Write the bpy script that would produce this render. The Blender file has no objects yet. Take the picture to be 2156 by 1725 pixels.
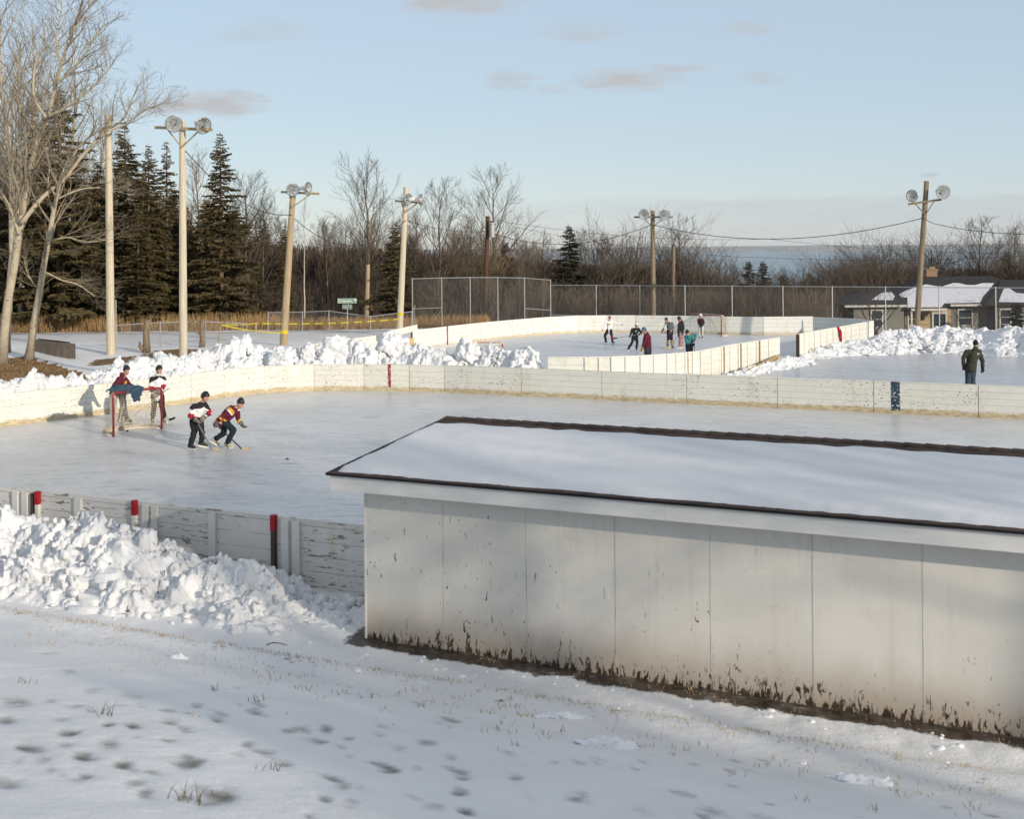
import bpy, bmesh, math, random
import numpy as np
from mathutils import Vector, Matrix, noise as mnoise
R = math.radians
scene = bpy.context.scene
COL = scene.collection

# ------------------------------------------------------------------ camera geometry
F, CX, HY, EYE, ROLL = 2650.0, 1078.0, 528.0, 5.2, 0.0095
PW, PH = 2156.0, 1725.0
cr, sr = math.cos(ROLL), math.sin(ROLL)

def ray(px, py):
    u, v = px - CX, HY - py
    return Vector(((u*cr + v*sr)/F, 1.0, (-u*sr + v*cr)/F))
def onz(px, py, z=0.0):            # point of the sight line at height z
    d = ray(px, py); k = (z - EYE)/d.z
    return Vector((d.x*k, k, z))
def ond(px, py, Y):                # point of the sight line at distance Y
    d = ray(px, py); return Vector((d.x*Y, Y, EYE + d.z*Y))

D2 = Vector((.8957, -.4446)); N2 = Vector((.4446, .8957))   # along / across the near rink
def ts(t, s, z=0.0): return Vector((t*D2.x + s*N2.x, t*D2.y + s*N2.y, z))
def st_of(X, Y): return (X*D2.x + Y*D2.y, X*N2.x + Y*N2.y)
def sm(a, b, x):
    if a == b: return 0.0 if x < a else 1.0
    k = min(1.0, max(0.0, (x - a)/(b - a))); return k*k*(3 - 2*k)
def lerp(a, b, k): return a + (b - a)*k
def interp(pts, x):                # piecewise linear through (x, v) pairs
    if x <= pts[0][0]: return pts[0][1]
    for (a, va), (b, vb) in zip(pts, pts[1:]):
        if x <= b: return lerp(va, vb, (x - a)/(b - a))
    return pts[-1][1]

# ------------------------------------------------------------------ scene graph helpers
def tag(o, label=None, cat=None, group=None, kind=None):
    if label: o['label'] = label
    if cat: o['category'] = cat
    if group: o['group'] = group
    if kind: o['kind'] = kind
    return o
def thing(name, loc, label, cat, group=None, rz=0.0):
    o = bpy.data.objects.new(name, None); COL.objects.link(o)
    o.location = loc; o.rotation_euler = (0, 0, rz); o.empty_display_size = .2
    return tag(o, label, cat, group)
def copy_tree(o, parent=None):
    c = o.copy(); COL.objects.link(c)
    if parent is not None: c.parent = parent
    for ch in list(o.children): copy_tree(ch, c)
    return c

class MB:
    """collects shapes and links them as ONE mesh object"""
    def __init__(s): s.v = []; s.f = []; s.m = []; s.mi = 0
    def add(s, vs, fs):
        b = len(s.v); s.v.extend([tuple(p) for p in vs])
        for f in fs: s.f.append(tuple(i + b for i in f)); s.m.append(s.mi)
    def quad(s, a, b, c, d): s.add([a, b, c, d], [(0, 1, 2, 3)])
    def tri(s, a, b, c): s.add([a, b, c], [(0, 1, 2)])
    def box(s, c, size, rz=0.0, mat=None):
        hx, hy, hz = size[0]/2, size[1]/2, size[2]/2
        M = mat if mat is not None else Matrix.Rotation(rz, 3, 'Z')
        c = Vector(c)
        s.add([c + M @ Vector((x*hx, y*hy, z*hz)) for z in (-1, 1) for y in (-1, 1) for x in (-1, 1)],
              [(0, 2, 3, 1), (4, 5, 7, 6), (0, 1, 5, 4), (2, 6, 7, 3), (0, 4, 6, 2), (1, 3, 7, 5)])
    def bar(s, a, b, w, h, up=(0, 0, 1)):
        a, b = Vector(a), Vector(b); x = (b - a); L = x.length; x.normalize()
        y = Vector(up).cross(x)
        if y.length < 1e-4: y = Vector((0, 1, 0)).cross(x)
        y.normalize(); z = x.cross(y)
        s.box((a + b)/2, (L, w, h), mat=Matrix((x, y, z)).transposed())
    def tube(s, pts, rad, n=8, caps=True):
        pts = [Vector(p) for p in pts]; k = len(pts)
        if not isinstance(rad, (list, tuple)): rad = [rad]*k
        rings = []; prev = None
        for i in range(k):
            d = pts[min(i+1, k-1)] - pts[max(i-1, 0)]
            if d.length < 1e-9: d = Vector((0, 0, 1))
            d.normalize()
            if prev is None:
                x = d.orthogonal().normalized()
            else:
                x = prev - d*prev.dot(d)
                x = x.normalized() if x.length > 1e-6 else d.orthogonal().normalized()
            prev = x; y = d.cross(x)
            rings.append([pts[i] + (x*math.cos(2*math.pi*j/n) + y*math.sin(2*math.pi*j/n))*rad[i] for j in range(n)])
        vs = [p for r in rings for p in r]; fs = []
        for i in range(k-1):
            for j in range(n):
                a, b = i*n + j, i*n + (j+1) % n
                fs.append((a, b, b + n, a + n))
        if caps:
            fs.append(tuple(range(n-1, -1, -1))); fs.append(tuple((k-1)*n + j for j in range(n)))
        s.add(vs, fs)
    def ball(s, c, r, nu=12, nv=8, mat=None):
        if not isinstance(r, (list, tuple)): r = (r, r, r)
        c = Vector(c); vs = []; fs = []
        for i in range(nv + 1):
            th = math.pi*i/nv
            for j in range(nu):
                ph = 2*math.pi*j/nu
                p = Vector((r[0]*math.sin(th)*math.cos(ph), r[1]*math.sin(th)*math.sin(ph), r[2]*math.cos(th)))
                if mat is not None: p = mat @ p
                vs.append(c + p)
        for i in range(nv):
            for j in range(nu):
                a, b = i*nu + j, i*nu + (j+1) % nu
                fs.append((a, a + nu, b + nu, b))
        s.add(vs, fs)
    def capsule(s, a, b, ra, rb, n=12):
        a, b = Vector(a), Vector(b); d = b - a; L = d.length
        if L < 1e-5: s.ball(a, ra); return
        d.normalize(); P = []; Q = []
        for q in (-.98, -.7, -.35): P.append(a + d*ra*q); Q.append(ra*math.sqrt(1-q*q))
        P.append(a); Q.append(ra); P.append(b); Q.append(rb)
        for q in (.35, .7, .98): P.append(b + d*rb*q); Q.append(rb*math.sqrt(1-q*q))
        s.tube(P, Q, n)
    def lathe(s, prof, axis_o, axis_d, n=20, x=None):
        o = Vector(axis_o); d = Vector(axis_d).normalized(); x = d.orthogonal().normalized() if x is None else x; y = d.cross(x)
        vs = [o + d*h + (x*math.cos(2*math.pi*j/n) + y*math.sin(2*math.pi*j/n))*r for h, r in prof for j in range(n)]
        fs = [(i*n + j, i*n + (j+1) % n, (i+1)*n + (j+1) % n, (i+1)*n + j) for i in range(len(prof)-1) for j in range(n)]
        s.add(vs, fs)
    def prism(s, poly, z0, z1):
        n = len(poly)
        s.add([(p[0], p[1], z0) for p in poly] + [(p[0], p[1], z1) for p in poly],
              [tuple(range(n-1, -1, -1)), tuple(range(n, 2*n))] + [(i, (i+1) % n, n + (i+1) % n, n + i) for i in range(n)])
    def build(s, name, mats, parent=None, smooth=False, origin=None):
        if not isinstance(mats, (list, tuple)): mats = [mats]
        me = bpy.data.meshes.new(name)
        v = np.array(s.v, dtype=np.float64).reshape(-1, 3)
        if parent is not None:
            wl = Vector(parent.location); p = parent.parent
            while p is not None: wl += Vector(p.location); p = p.parent
            v = v - np.array(wl)
        elif origin is not None: v = v - np.array(origin)
        me.from_pydata([tuple(q) for q in v.tolist()], [], s.f)
        for m in mats: me.materials.append(m)
        if len(mats) > 1: me.polygons.foreach_set('material_index', s.m)
        if smooth: me.polygons.foreach_set('use_smooth', [True]*len(s.f))
        me.update()
        o = bpy.data.objects.new(name, me); COL.objects.link(o)
        if parent is not None: o.parent = parent
        elif origin is not None: o.location = origin
        return o

# ------------------------------------------------------------------ node materials
class NT:
    def __init__(s, name):
        s.mat = bpy.data.materials.new(name); s.mat.use_nodes = True
        s.nt = s.mat.node_tree; s.n = s.nt.nodes; s.l = s.nt.links
        s.b = s.n['Principled BSDF']; s._pos = None
    def node(s, t, **k):
        n = s.n.new(t)
        for a, b in k.items(): setattr(n, a, b)
        return n
    def link(s, a, b): s.l.new(a, b)
    def val(s, sock, v):
        if hasattr(v, 'is_output') or isinstance(v, bpy.types.NodeSocket): s.l.new(v, sock)
        else: sock.default_value = v
    def pos(s):
        if s._pos is None: s._pos = s.node('ShaderNodeNewGeometry')
        return s._pos.outputs['Position']
    def objco(s): return s.node('ShaderNodeTexCoord').outputs['Object']
    def map(s, v, scale=(1, 1, 1), rot=(0, 0, 0), loc=(0, 0, 0)):
        m = s.node('ShaderNodeMapping'); s.link(v, m.inputs['Vector'])
        m.inputs['Scale'].default_value = scale; m.inputs['Rotation'].default_value = rot; m.inputs['Location'].default_value = loc
        return m.outputs[0]
    def noise(s, v, sc=5, det=4, rough=.55, dist=0.0):
        n = s.node('ShaderNodeTexNoise'); s.link(v, n.inputs['Vector'])
        n.inputs['Scale'].default_value = sc; n.inputs['Detail'].default_value = det
        n.inputs['Roughness'].default_value = rough; n.inputs['Distortion'].default_value = dist
        return n.outputs['Fac']
    def voro(s, v, sc=5, feat='F1', out='Distance'):
        n = s.node('ShaderNodeTexVoronoi', feature=feat); s.link(v, n.inputs['Vector']); n.inputs['Scale'].default_value = sc
        return n.outputs[out]
    def ramp(s, x, stops):
        n = s.node('ShaderNodeValToRGB'); s.link(x, n.inputs[0]); e = n.color_ramp.elements
        while len(e) < len(stops): e.new(.5)
        for q, (p, c) in zip(e, stops):
            q.position = p; q.color = c if isinstance(c, (tuple, list)) and len(c) == 4 else ((*c, 1) if isinstance(c, (tuple, list)) else (c, c, c, 1))
        return n.outputs[0]
    def math(s, op, a, b=0.0, c=None, clamp=False):
        n = s.node('ShaderNodeMath', operation=op, use_clamp=clamp); s.val(n.inputs[0], a); s.val(n.inputs[1], b)
        if c is not None: s.val(n.inputs[2], c)
        return n.outputs[0]
    def mrange(s, x, a, b, c=0.0, d=1.0):
        n = s.node('ShaderNodeMapRange', interpolation_type='SMOOTHSTEP'); s.val(n.inputs[0], x)
        for i, q in enumerate((a, b, c, d)): s.val(n.inputs[i+1], q)
        return n.outputs[0]
    def mix(s, f, a, b, mode='MIX'):
        n = s.node('ShaderNodeMix', data_type='RGBA', blend_type=mode)
        for sock, v in ((n.inputs[0], f), (n.inputs[6], a), (n.inputs[7], b)):
            if isinstance(v, (tuple, list)) and len(v) == 3: v = (*v, 1)
            s.val(sock, v)
        return n.outputs[2]
    def sep(s, v):
        n = s.node('ShaderNodeSeparateXYZ'); s.link(v, n.inputs[0]); return n.outputs
    def attr(s, name): return s.node('ShaderNodeAttribute', attribute_name=name).outputs['Fac']
    def bump(s, h, strength=.3, dist=.02, normal=None):
        n = s.node('ShaderNodeBump'); n.inputs['Strength'].default_value = strength; n.inputs['Distance'].default_value = dist
        s.link(h, n.inputs['Height'])
        if normal is not None: s.link(normal, n.inputs['Normal'])
        s.link(n.outputs[0], s.b.inputs['Normal']); return n.outputs[0]
    def color(s, c):
        if isinstance(c, (tuple, list)): c = (*c[:3], 1)
        s.val(s.b.inputs['Base Color'], c)
    def set(s, rough=None, spec=None, metal=None):
        if rough is not None: s.val(s.b.inputs['Roughness'], rough)
        if spec is not None: s.val(s.b.inputs['Specular IOR Level'], spec)
        if metal is not None: s.val(s.b.inputs['Metallic'], metal)

def simple(name, c, rough=.7, var=.15, sc=8.0, spec=.3, metal=0.0, bump=0.0, bsc=60.0, stretch=(1, 1, 1), obj=False):
    m = NT(name); v = m.map(m.objco() if obj else m.pos(), stretch)
    n = m.noise(v, sc, 4)
    lo = tuple(max(0, q*(1-var)) for q in c); hi = tuple(min(1, q*(1+var)) for q in c)
    m.color(m.ramp(n, [(.3, lo), (.7, hi)])); m.set(rough, spec, metal)
    if bump: m.bump(m.noise(v, bsc, 3), bump, .01)
    return m.mat
M = {}

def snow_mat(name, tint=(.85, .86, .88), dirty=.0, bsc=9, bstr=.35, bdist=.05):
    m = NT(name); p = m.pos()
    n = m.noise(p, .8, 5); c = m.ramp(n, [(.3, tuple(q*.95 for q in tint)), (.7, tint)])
    if dirty: c = m.mix(m.math('MULTIPLY', m.mrange(m.noise(p, 1.7, 5, .65), .56, .75), dirty), c, (.62, .55, .42))
    m.color(c); m.set(.75, .15)
    h = m.math('ADD', m.noise(p, bsc, 8, .68), m.math('MULTIPLY', m.noise(p, bsc*6, 4), .3))
    m.bump(h, bstr, bdist)
    m.b.inputs['Subsurface Weight'].default_value = .0
    return m.mat
M['snow'] = snow_mat('snow', dirty=.1)
M['snowpile'] = snow_mat('snow_pile', tint=(.80, .81, .83), dirty=.25, bsc=13, bstr=.8, bdist=.05)
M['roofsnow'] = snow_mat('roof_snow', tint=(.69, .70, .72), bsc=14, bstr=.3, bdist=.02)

# ground: snow with bare grass, mud and forest floor where masks say so
m = NT('ground_snow'); p = m.pos()
n1 = m.noise(p, .7, 5); snow = m.ramp(n1, [(.3, (.67, .675, .685)), (.7, (.745, .75, .76))])
gr = m.ramp(m.noise(m.map(p, (3, 3, 3)), 6, 5, .7), [(.3, (.07, .045, .022)), (.55, (.19, .115, .05)), (.75, (.30, .19, .09))])
th = m.ramp(m.noise(p, 14, 4), [(.3, (.07, .068, .06)), (.7, (.20, .185, .155))])
a1 = m.math('ADD', m.attr('grass'), m.math('MULTIPLY', m.math('SUBTRACT', m.noise(p, 3.2, 6, .72), .5), 1.5))
c = m.mix(m.mrange(a1, .42, .58), snow, gr)
tn = m.math('ADD', m.attr('thin'), m.math('MULTIPLY', m.math('SUBTRACT', m.noise(p, 9, 6, .75), .5), .7))
a2 = m.math('MULTIPLY', m.mrange(tn, .12, 1.0), .92)
c = m.mix(a2, c, th)
a3 = m.math('ADD', m.attr('mud'), m.math('MULTIPLY', m.math('SUBTRACT', m.noise(p, 2.2, 6, .72), .5), 1.7))
mudc = m.ramp(m.noise(p, 5, 5), [(.3, (.025, .02, .016)), (.6, (.09, .075, .06)), (.8, (.3, .29, .28))])
mm = m.mrange(a3, .4, .62)
c = m.mix(mm, c, mudc)
fl = m.ramp(m.noise(p, .9, 6, .7), [(.3, (.05, .036, .027)), (.6, (.11, .08, .055)), (.8, (.2, .18, .165))])
c = m.mix(m.attr('forest'), c, fl)
rd = m.ramp(m.noise(p, 1.3, 6, .7), [(.35, (.30, .26, .22)), (.65, (.62, .60, .585))])
c = m.mix(m.attr('road'), c, rd)
m.color(c); m.set(m.mix(mm, (.75, .75, .75), (.25, .25, .25)), .2)
h = m.math('ADD', m.noise(p, 5, 6, .6), m.math('MULTIPLY', m.noise(p, 40, 3), .2))
m.bump(h, .5, .05); M['ground'] = m.mat

# skated ice: fine scratches in every direction, frosty, half glossy
def ice_mat(name, base, hi, rough):
    m = NT(name); p = m.pos()
    cl = m.noise(p, .22, 5, .6)
    c = m.ramp(cl, [(.3, base), (.7, hi)])
    sc = None
    for ang, k in ((.15, 1.0), (-.5, .9), (1.0, .8), (-.12, 1.2)):
        v = m.map(p, (.55*k, 9*k, 1), (0, 0, ang))
        w = m.mrange(m.noise(v, 2.2, 5, .65, .6), .61, .69)
        sc = w if sc is None else m.math('MAXIMUM', sc, w)
    c = m.mix(m.math('MULTIPLY', sc, .75), c, (.78, .79, .81))
    c = m.mix(m.math('MULTIPLY', m.mrange(m.noise(m.map(p, (.5, 2.2, 1), (0, 0, .4)), .7, 6, .7, .8), .56, .72), .55), c, (.74, .75, .77))
    dk = m.mrange(m.noise(m.map(p, (.8, 7, 1), (0, 0, -.2)), 1.6, 6, .7, .8), .60, .74)
    c = m.mix(m.math('MULTIPLY', dk, .35), c, (.36, .37, .38))
    c = m.mix(m.math('MULTIPLY', m.mrange(m.noise(p, 3, 6, .7), .6, .8), .5), c, (.82, .84, .87))
    stv = m.ramp(m.noise(m.map(p, (1.1, 4.6, 1), (0, 0, .08)), 1.0, 7, .78, .4), [(.34, .52), (.47, .95), (.70, 1.0)])
    c = m.mix(1.0, c, stv, 'MULTIPLY')
    stw = m.mrange(m.noise(m.map(p, (.7, 4.2, 1), (0, 0, -.12)), 1.7, 7, .78, .7), .55, .66)
    c = m.mix(m.math('MULTIPLY', stw, .6), c, (.80, .81, .83))
    grn = m.ramp(m.noise(m.map(p, (7, 13, 1), (0, 0, .2)), 1.0, 6, .8), [(.36, .78), (.5, .97), (.62, 1.06)])
    c = m.mix(1.0, c, grn, 'MULTIPLY')
    wsp = m.mrange(m.noise(m.map(p, (6, 16, 1), (0, 0, -.1)), 1.0, 5, .75), .60, .68)
    c = m.mix(m.math('MULTIPLY', wsp, .55), c, (.82, .83, .84))
    m.color(c)
    m.set(m.math('ADD', rough, m.math('MULTIPLY', sc, .35)), .28)
    m.bump(m.math('ADD', sc, m.noise(p, 6, 5)), .22, .012)
    return m.mat
M['ice'] = ice_mat('rink_ice', (.53, .53, .53), (.69, .69, .69), .32)
M['ice_far'] = ice_mat('far_rink_ice', (.55, .57, .60), (.64, .66, .69), .35)
M['ice_grey'] = ice_mat('grey_skating_ice', (.40, .405, .42), (.50, .505, .52), .26)

# painted planks: plank seams, flaked paint, stained foot
def board_mat(name, paint, flake=.5, stain=1.0, plank=.2, flakec=(.10, .085, .06), zoff=0.0, big=0.0):
    m = NT(name); p = m.pos(); z = m.sep(p)[2]
    inf = m.node('ShaderNodeObjectInfo')
    rnd = inf.outputs['Random']
    zz = m.math('ADD', z, zoff)
    fr = m.math('FRACT', m.math('DIVIDE', m.math('ADD', zz, m.math('MULTIPLY', rnd, .06)), plank))
    seam = m.mrange(m.math('ABSOLUTE', m.math('SUBTRACT', fr, .5)), .475, .492)
    seam = m.math('MULTIPLY', seam, m.mrange(m.noise(m.map(p, (1, 1, 6)), 1.3, 3), .25, .48))
    c = m.ramp(m.noise(m.map(p, (1, 1, 4)), 1.5, 5), [(.3, tuple(q*.9 for q in paint)), (.7, paint)])
    c = m.mix(m.math('MULTIPLY', m.mrange(m.noise(m.map(p, (3, 3, .6)), 1.2, 4), .52, .78), .38), c, (.56, .47, .28))
    f1 = m.mrange(m.noise(m.map(p, (1, 1, 2.2)), 13, 4, .6), .675 - .06*flake, .70 - .06*flake)
    f1 = m.math('MULTIPLY', f1, m.mrange(m.noise(p, .8, 3), .38, .6))
    dots = m.math('LESS_THAN', m.voro(m.map(p, (1, 1, 1.5)), 7.5), m.math('MULTIPLY', m.mrange(m.noise(p, .7, 5, .7), .50, .72), .24*(.25 + flake)))
    f1 = m.math('MAXIMUM', f1, m.math('MULTIPLY', dots, .8))
    c = m.mix(f1, c, flakec)
    if big:
        f2 = m.mrange(m.noise(m.map(p, (1.0, 1.0, 6.5)), 3.6, 6, .66), .592, .607)
        f2 = m.math('MULTIPLY', f2, m.mrange(m.noise(p, .9, 3), .38, .52))
        c = m.mix(f2, c, (.17, .155, .125))
    c = m.mix(m.math('MULTIPLY', seam, .8), c, (.12, .10, .07))
    if stain:
        edge = m.math('ADD', .17, m.math('MULTIPLY', m.math('SUBTRACT', m.noise(m.map(p, (1, 1, .4)), 2.4, 6, .7), .5), .28))
        st = m.math('SUBTRACT', 1.0, m.mrange(zz, m.math('SUBTRACT', edge, .05), m.math('ADD', edge, .02)))
        sc = m.ramp(m.noise(m.map(p, (1, 1, 3)), 5, 5), [(.3, (.26, .18, .08)), (.7, (.62, .50, .27))])
        c = m.mix(m.math('MULTIPLY', st, .8*stain), c, sc)
    m.color(c); m.set(.55, .3)
    m.bump(m.math('SUBTRACT', m.noise(m.map(p, (2, 2, 12)), 6, 3), m.math('MULTIPLY', seam, 2.0)), .25, .006)
    return m.mat
M['board'] = board_mat('painted_boards', (.73, .72, .655), 1.05, 1.0)
M['board_far'] = board_mat('far_painted_boards', (.73, .73, .69), .5, .8, .24, zoff=-.1)
M['board_out'] = board_mat('board_backs', (.73, .725, .67), .25, .12, .26, zoff=-.1)
M['board_old'] = board_mat('flaking_boards', (.66, .64, .60), .3, .0, .235, big=1.0)
M['batten'] = board_mat('painted_battens', (.68, .66, .62), .5, .0, 9.0)
M['batten_far'] = board_mat('far_painted_battens', (.76, .74, .655), .2, .0, 9.0)
M['redpaint'] = simple('red_post_paint', (.33, .012, .02), .5, .25, 20)
def stripe_mat(name, c, amt):
    m = NT(name); p = m.pos()
    w = m.mrange(m.noise(m.map(p, (1, 1, 1.6)), 11, 5, .7), amt, amt + .03)
    w = m.math('MULTIPLY', w, m.mrange(m.sep(p)[2], .95, .55, .35, 1.0))
    m.color(m.mix(w, c, (.72, .69, .60))); m.set(.5, .3); return m.mat
M['redstripe'] = stripe_mat('red_line_paint', (.24, .02, .018), .55)
M['bluestripe'] = stripe_mat('blue_line_paint', (.022, .05, .085), .56)
M['wood'] = simple('bare_wood', (.42, .30, .16), .75, .3, 3, stretch=(1, 1, 5), bump=.2)
M['plywood'] = simple('plywood', (.52, .36, .17), .7, .2, 2.5, stretch=(1, 1, 6), bump=.15)
M['darkwood'] = simple('dark_wood', (.075, .055, .04), .8, .3, 6, stretch=(4, 4, .5), bump=.2)
def pole_mat(name, lo, hi):
    m = NT(name); p = m.pos()
    n = m.noise(m.map(p, (9, 9, .5)), 1.6, 5, .65)
    c = m.ramp(n, [(.3, lo), (.65, hi)])
    kn = m.math('LESS_THAN', m.voro(m.map(p, (3.5, 3.5, 1.3)), 1.1), .07)
    c = m.mix(m.math('MULTIPLY', kn, .6), c, tuple(q*.35 for q in lo))
    m.color(c); m.set(.8, .2); m.bump(n, .3, .01); return m.mat
M['pole_pale'] = pole_mat('pale_pole_wood', (.43, .365, .26), (.60, .53, .41))
M['pole_tan'] = pole_mat('tan_pole_wood', (.27, .20, .12), (.45, .355, .23))
M['pole_grey'] = pole_mat('weathered_pole_wood', (.13, .10, .065), (.28, .225, .16))
M['pole_dark'] = pole_mat('creosote_pole_wood', (.05, .03, .02), (.13, .075, .045))
M['galv'] = simple('galvanised_steel', (.38, .38, .37), .45, .12, 6, spec=.5, metal=.5)
M['wire'] = simple('chain_link_wire', (.24, .24, .24), .5, .15, 3, spec=.4, metal=.3)
M['cable'] = simple('black_cable', (.02, .02, .022), .6, .2)
M['white_metal'] = simple('white_enamel', (.78, .78, .76), .35, .06, 5, spec=.5)
M['lampglass'] = simple('lamp_reflector', (.92, .92, .90), .42, .06, 9, spec=.6, metal=.9)
M['lamprim'] = simple('lamp_rim', (.28, .28, .27), .4, .2, 9, metal=.6)
M['black_iron'] = simple('black_iron', (.03, .03, .03), .5, .2)
M['yellow'] = simple('yellow_tape', (.58, .46, .03), .4, .15, 10)
m = NT('caution_tape'); x = m.sep(m.pos())[0]
m.color(m.mix(m.math('GREATER_THAN', m.math('FRACT', m.math('MULTIPLY', x, 1.35)), .62), (.58, .47, .04), (.22, .18, .03))); m.set(.4, .3); M['tape'] = m.mat
M['green_sign'] = simple('green_sign_face', (.015, .16, .055), .4, .1)
M['white_sign'] = simple('white_lettering', (.75, .78, .74), .5, .05)
M['concrete'] = simple('old_concrete', (.27, .21, .15), .9, .25, 3, bump=.4)
M['concrete_dark'] = simple('lid_steel', (.04, .035, .03), .8, .25, 5)
M['red_steel'] = simple('red_goal_steel', (.24, .012, .016), .35, .2, 12, spec=.5)
M['white_steel'] = simple('white_goal_steel', (.68, .66, .60), .4, .12, 6)
M['net'] = simple('net_cord', (.62, .55, .43), .85, .2, 6)
M['netpad'] = simple('net_skirt', (.42, .36, .27), .9, .3, 9)
SUN_EL, SUN_E = 15.5, 3.4
SKY_E, SKY_AIR, SKY_DUST, SKY_OZ = .13, 1.0, .1, 1.2
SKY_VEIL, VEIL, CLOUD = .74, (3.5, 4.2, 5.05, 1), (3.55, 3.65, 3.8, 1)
HAZE, EXPO, DENOISE = 0.7e-5, .18, True
SHADE = []; SHADE_HIGH = []
def _shade():
    rr = random.Random(31); ax, ay = .671, -.741; bx, by = .741, .671
    for c, ae, a0, hi in [(-1 + 1.0*i, -11.5, 20, 0) for i in range(12)] + [(-.5 + 1.6*i, -10.5, 25, 0) for i in range(6)] + [(9.8 + 1.45*i, -24.0, 21, 1) for i in range(8)]:
        a = a0 + rr.uniform(-2.5, 2.5); c += rr.uniform(-.4, .4); X, Y = a*ax + c*bx, a*ay + c*by
        k = 13.4 - (.4446*X + .8957*Y); zb = .27*max(0, k) - .2
        h = (a - ae + rr.uniform(-2, 2))*.277 - zb
        if h > 3: (SHADE_HIGH if hi else SHADE).append((X, Y, h))
_shade()
SHADE_SPRUCE = [(52, 64, 9.5), (56, 69, 10), (48, 59, 9), (60, 74, 11), (64, 80, 12)]  # unseen spruces added out of frame to keep sun off the house
# ------------------------------------------------------------------ terrain
FENCE_A, FENCE_B = (-6.2, 78.0), (2.55, 84.0)
def fence_y(X): return 84.0 - .56*(X - 2.5) if X > 2.5 else 84.0
def zt(X, Y):
    t = X*D2.x + Y*D2.y; s = X*N2.x + Y*N2.y
    # the bank under the camera
    k = 13.45 - s
    if k > 0:
        z = -.07 + (.27*k - .27*.5 if k > 1.0 else .135*k*k)
        if k > 18: z = -.07 + .27*18 - .135 + (k - 18)*.06
        return z + .05*math.exp(-((k - .25)/.22)**2) + .035*mnoise.noise(Vector((X*.5, Y*.5, 0)))*sm(0, 2, k) + .012*mnoise.noise(Vector((X*2, Y*2, 4)))
    z = -.085
    if s < 20: z += (.03*mnoise.noise(Vector((X*2.3, Y*2.3, 8))) + .022*mnoise.noise(Vector((X*6, Y*6, 5))))*sm(13.4, 14.0, s)
    if 16.9 < s < 41.0 and -30.5 < t < 60: z = -.15
    if s > 41:
        zl = .5*sm(42.5, 49, s); zr = -.06
        z = lerp(zl, zr, sm(-9.5, -4.0, X - .38*(Y - 60)))
        if 3.0 < X and s > 41.2: z = min(z, -.06)
    q = Y - fence_y(X)
    if X < 2.5: q = Y - lerp(84.0, 96.0, sm(0, -12, X))
    if q > 0:
        fall = .05*q if q < 60 else 3.0 + .055*(q - 60)
        z -= min(fall, 74.5)
        z += .25*mnoise.noise(Vector((X*.06, Y*.06, 1)))*min(1, q/10)
    if 78 < Y < 140 and X < 1: z -= 1.45*sm(80.5, 88, Y)*sm(-18, -10, X)*sm(1, -3, X)
    z += .02*mnoise.noise(Vector((X*.9, Y*.9, 2)))
    return z
def onground(px, py):
    d = ray(px, py); k = 3.0; step = .02
    while k < 400:
        if EYE + d.z*k < zt(d.x*k, k): return Vector((d.x*k, k, zt(d.x*k, k)))
        k += max(.02, k*.002)
    return Vector((d.x*k, k, 0))
def gz(p): return Vector((p[0], p[1], zt(p[0], p[1])))

SPOTS = [(80,430,70,.6),(210,420,40,.5),(320,445,50,.5),(30,505,45,.6),(440,520,40,.9),(300,550,45,1),(560,525,45,1),(130,615,60,.9),(360,655,50,.8),
 (285,605,40,.5),(460,600,60,.6),(530,690,40,1),(350,740,35,.6),(630,820,35,.6),(790,685,80,.7),(640,725,40,.5),(890,820,90,.8),(1350,830,50,.7),
 (1100,470,60,.6),(785,545,55,.6),(910,500,35,.6),(930,480,35,.5),(1170,680,35,.7),(1120,635,50,.6),(1050,605,30,.6),(1330,590,50,.6),(1370,540,50,.6),
 (1460,580,35,.5),(1600,565,40,.5),(1790,595,50,.6),(1625,705,50,.7),(1400,745,50,.7),(1915,660,40,.5),(1920,715,35,.6),(1920,797,35,.7),(1970,890,35,.8),
 (400,380,45,.4),(560,400,70,.4),(300,300,40,.4),(210,222,40,.4),(1000,655,40,.4),(1680,620,30,.4),(1740,830,40,.4),(10,770,70,.5),(570,770,35,.5),
 (560,715,30,.4),(1475,660,40,.4),(1210,545,25,.6),(1280,550,20,.4),(600,440,30,.4),(500,440,40,.4)]
spots = []
for x, y, w, k in SPOTS:
    p = onground(x*.5, 1264 + y*.5); spots.append((p.x, p.y, max(.09, w*.5*p.y/F*1.12), min(1.0, k*1.25)))
def spot_mask(X, Y):
    v = 0.0
    for sx, sy, r, k in spots:
        dx, dy = (X - sx)/r + .5*(Y - sy)/(r*2.1), (Y - sy)/(r*2.1)
        if abs(dx) > 2.2 or abs(dy) > 2.2: continue
        dx += .9*mnoise.noise(Vector((X*4, Y*4, r*50))); dy += .7*mnoise.noise(Vector((X*4, Y*4, r*50 + 9)))
        q = dx*dx + dy*dy
        if q < 4: v = max(v, k*math.exp(-q*1.3))
    return v
SHED_S0, SHED_T0 = None, None   # set by the shed file
g1 = [onz(px, py, .45) for px, py in ((-250, 745), (0, 741), (60, 741), (130, 752), (215, 776), (150, 783), (60, 788), (0, 784), (-250, 800))]
def in_poly(X, Y, poly):
    c = False; n = len(poly); j = n - 1
    for i in range(n):
        a, b = poly[i], poly[j]
        if (a[1] > Y) != (b[1] > Y) and X < (b[0]-a[0])*(Y-a[1])/(b[1]-a[1]) + a[0]: c = not c
        j = i
    return c
_rs = random.Random(44)
for _k in range(150):
    _p = ts(_rs.uniform(-9, 5) if _k < 80 else _rs.uniform(-9, -2), _rs.uniform(6.0, 12.5)); spots.append((_p.x, _p.y, _rs.uniform(.05, .12), _rs.uniform(.35, .75)))
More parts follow.
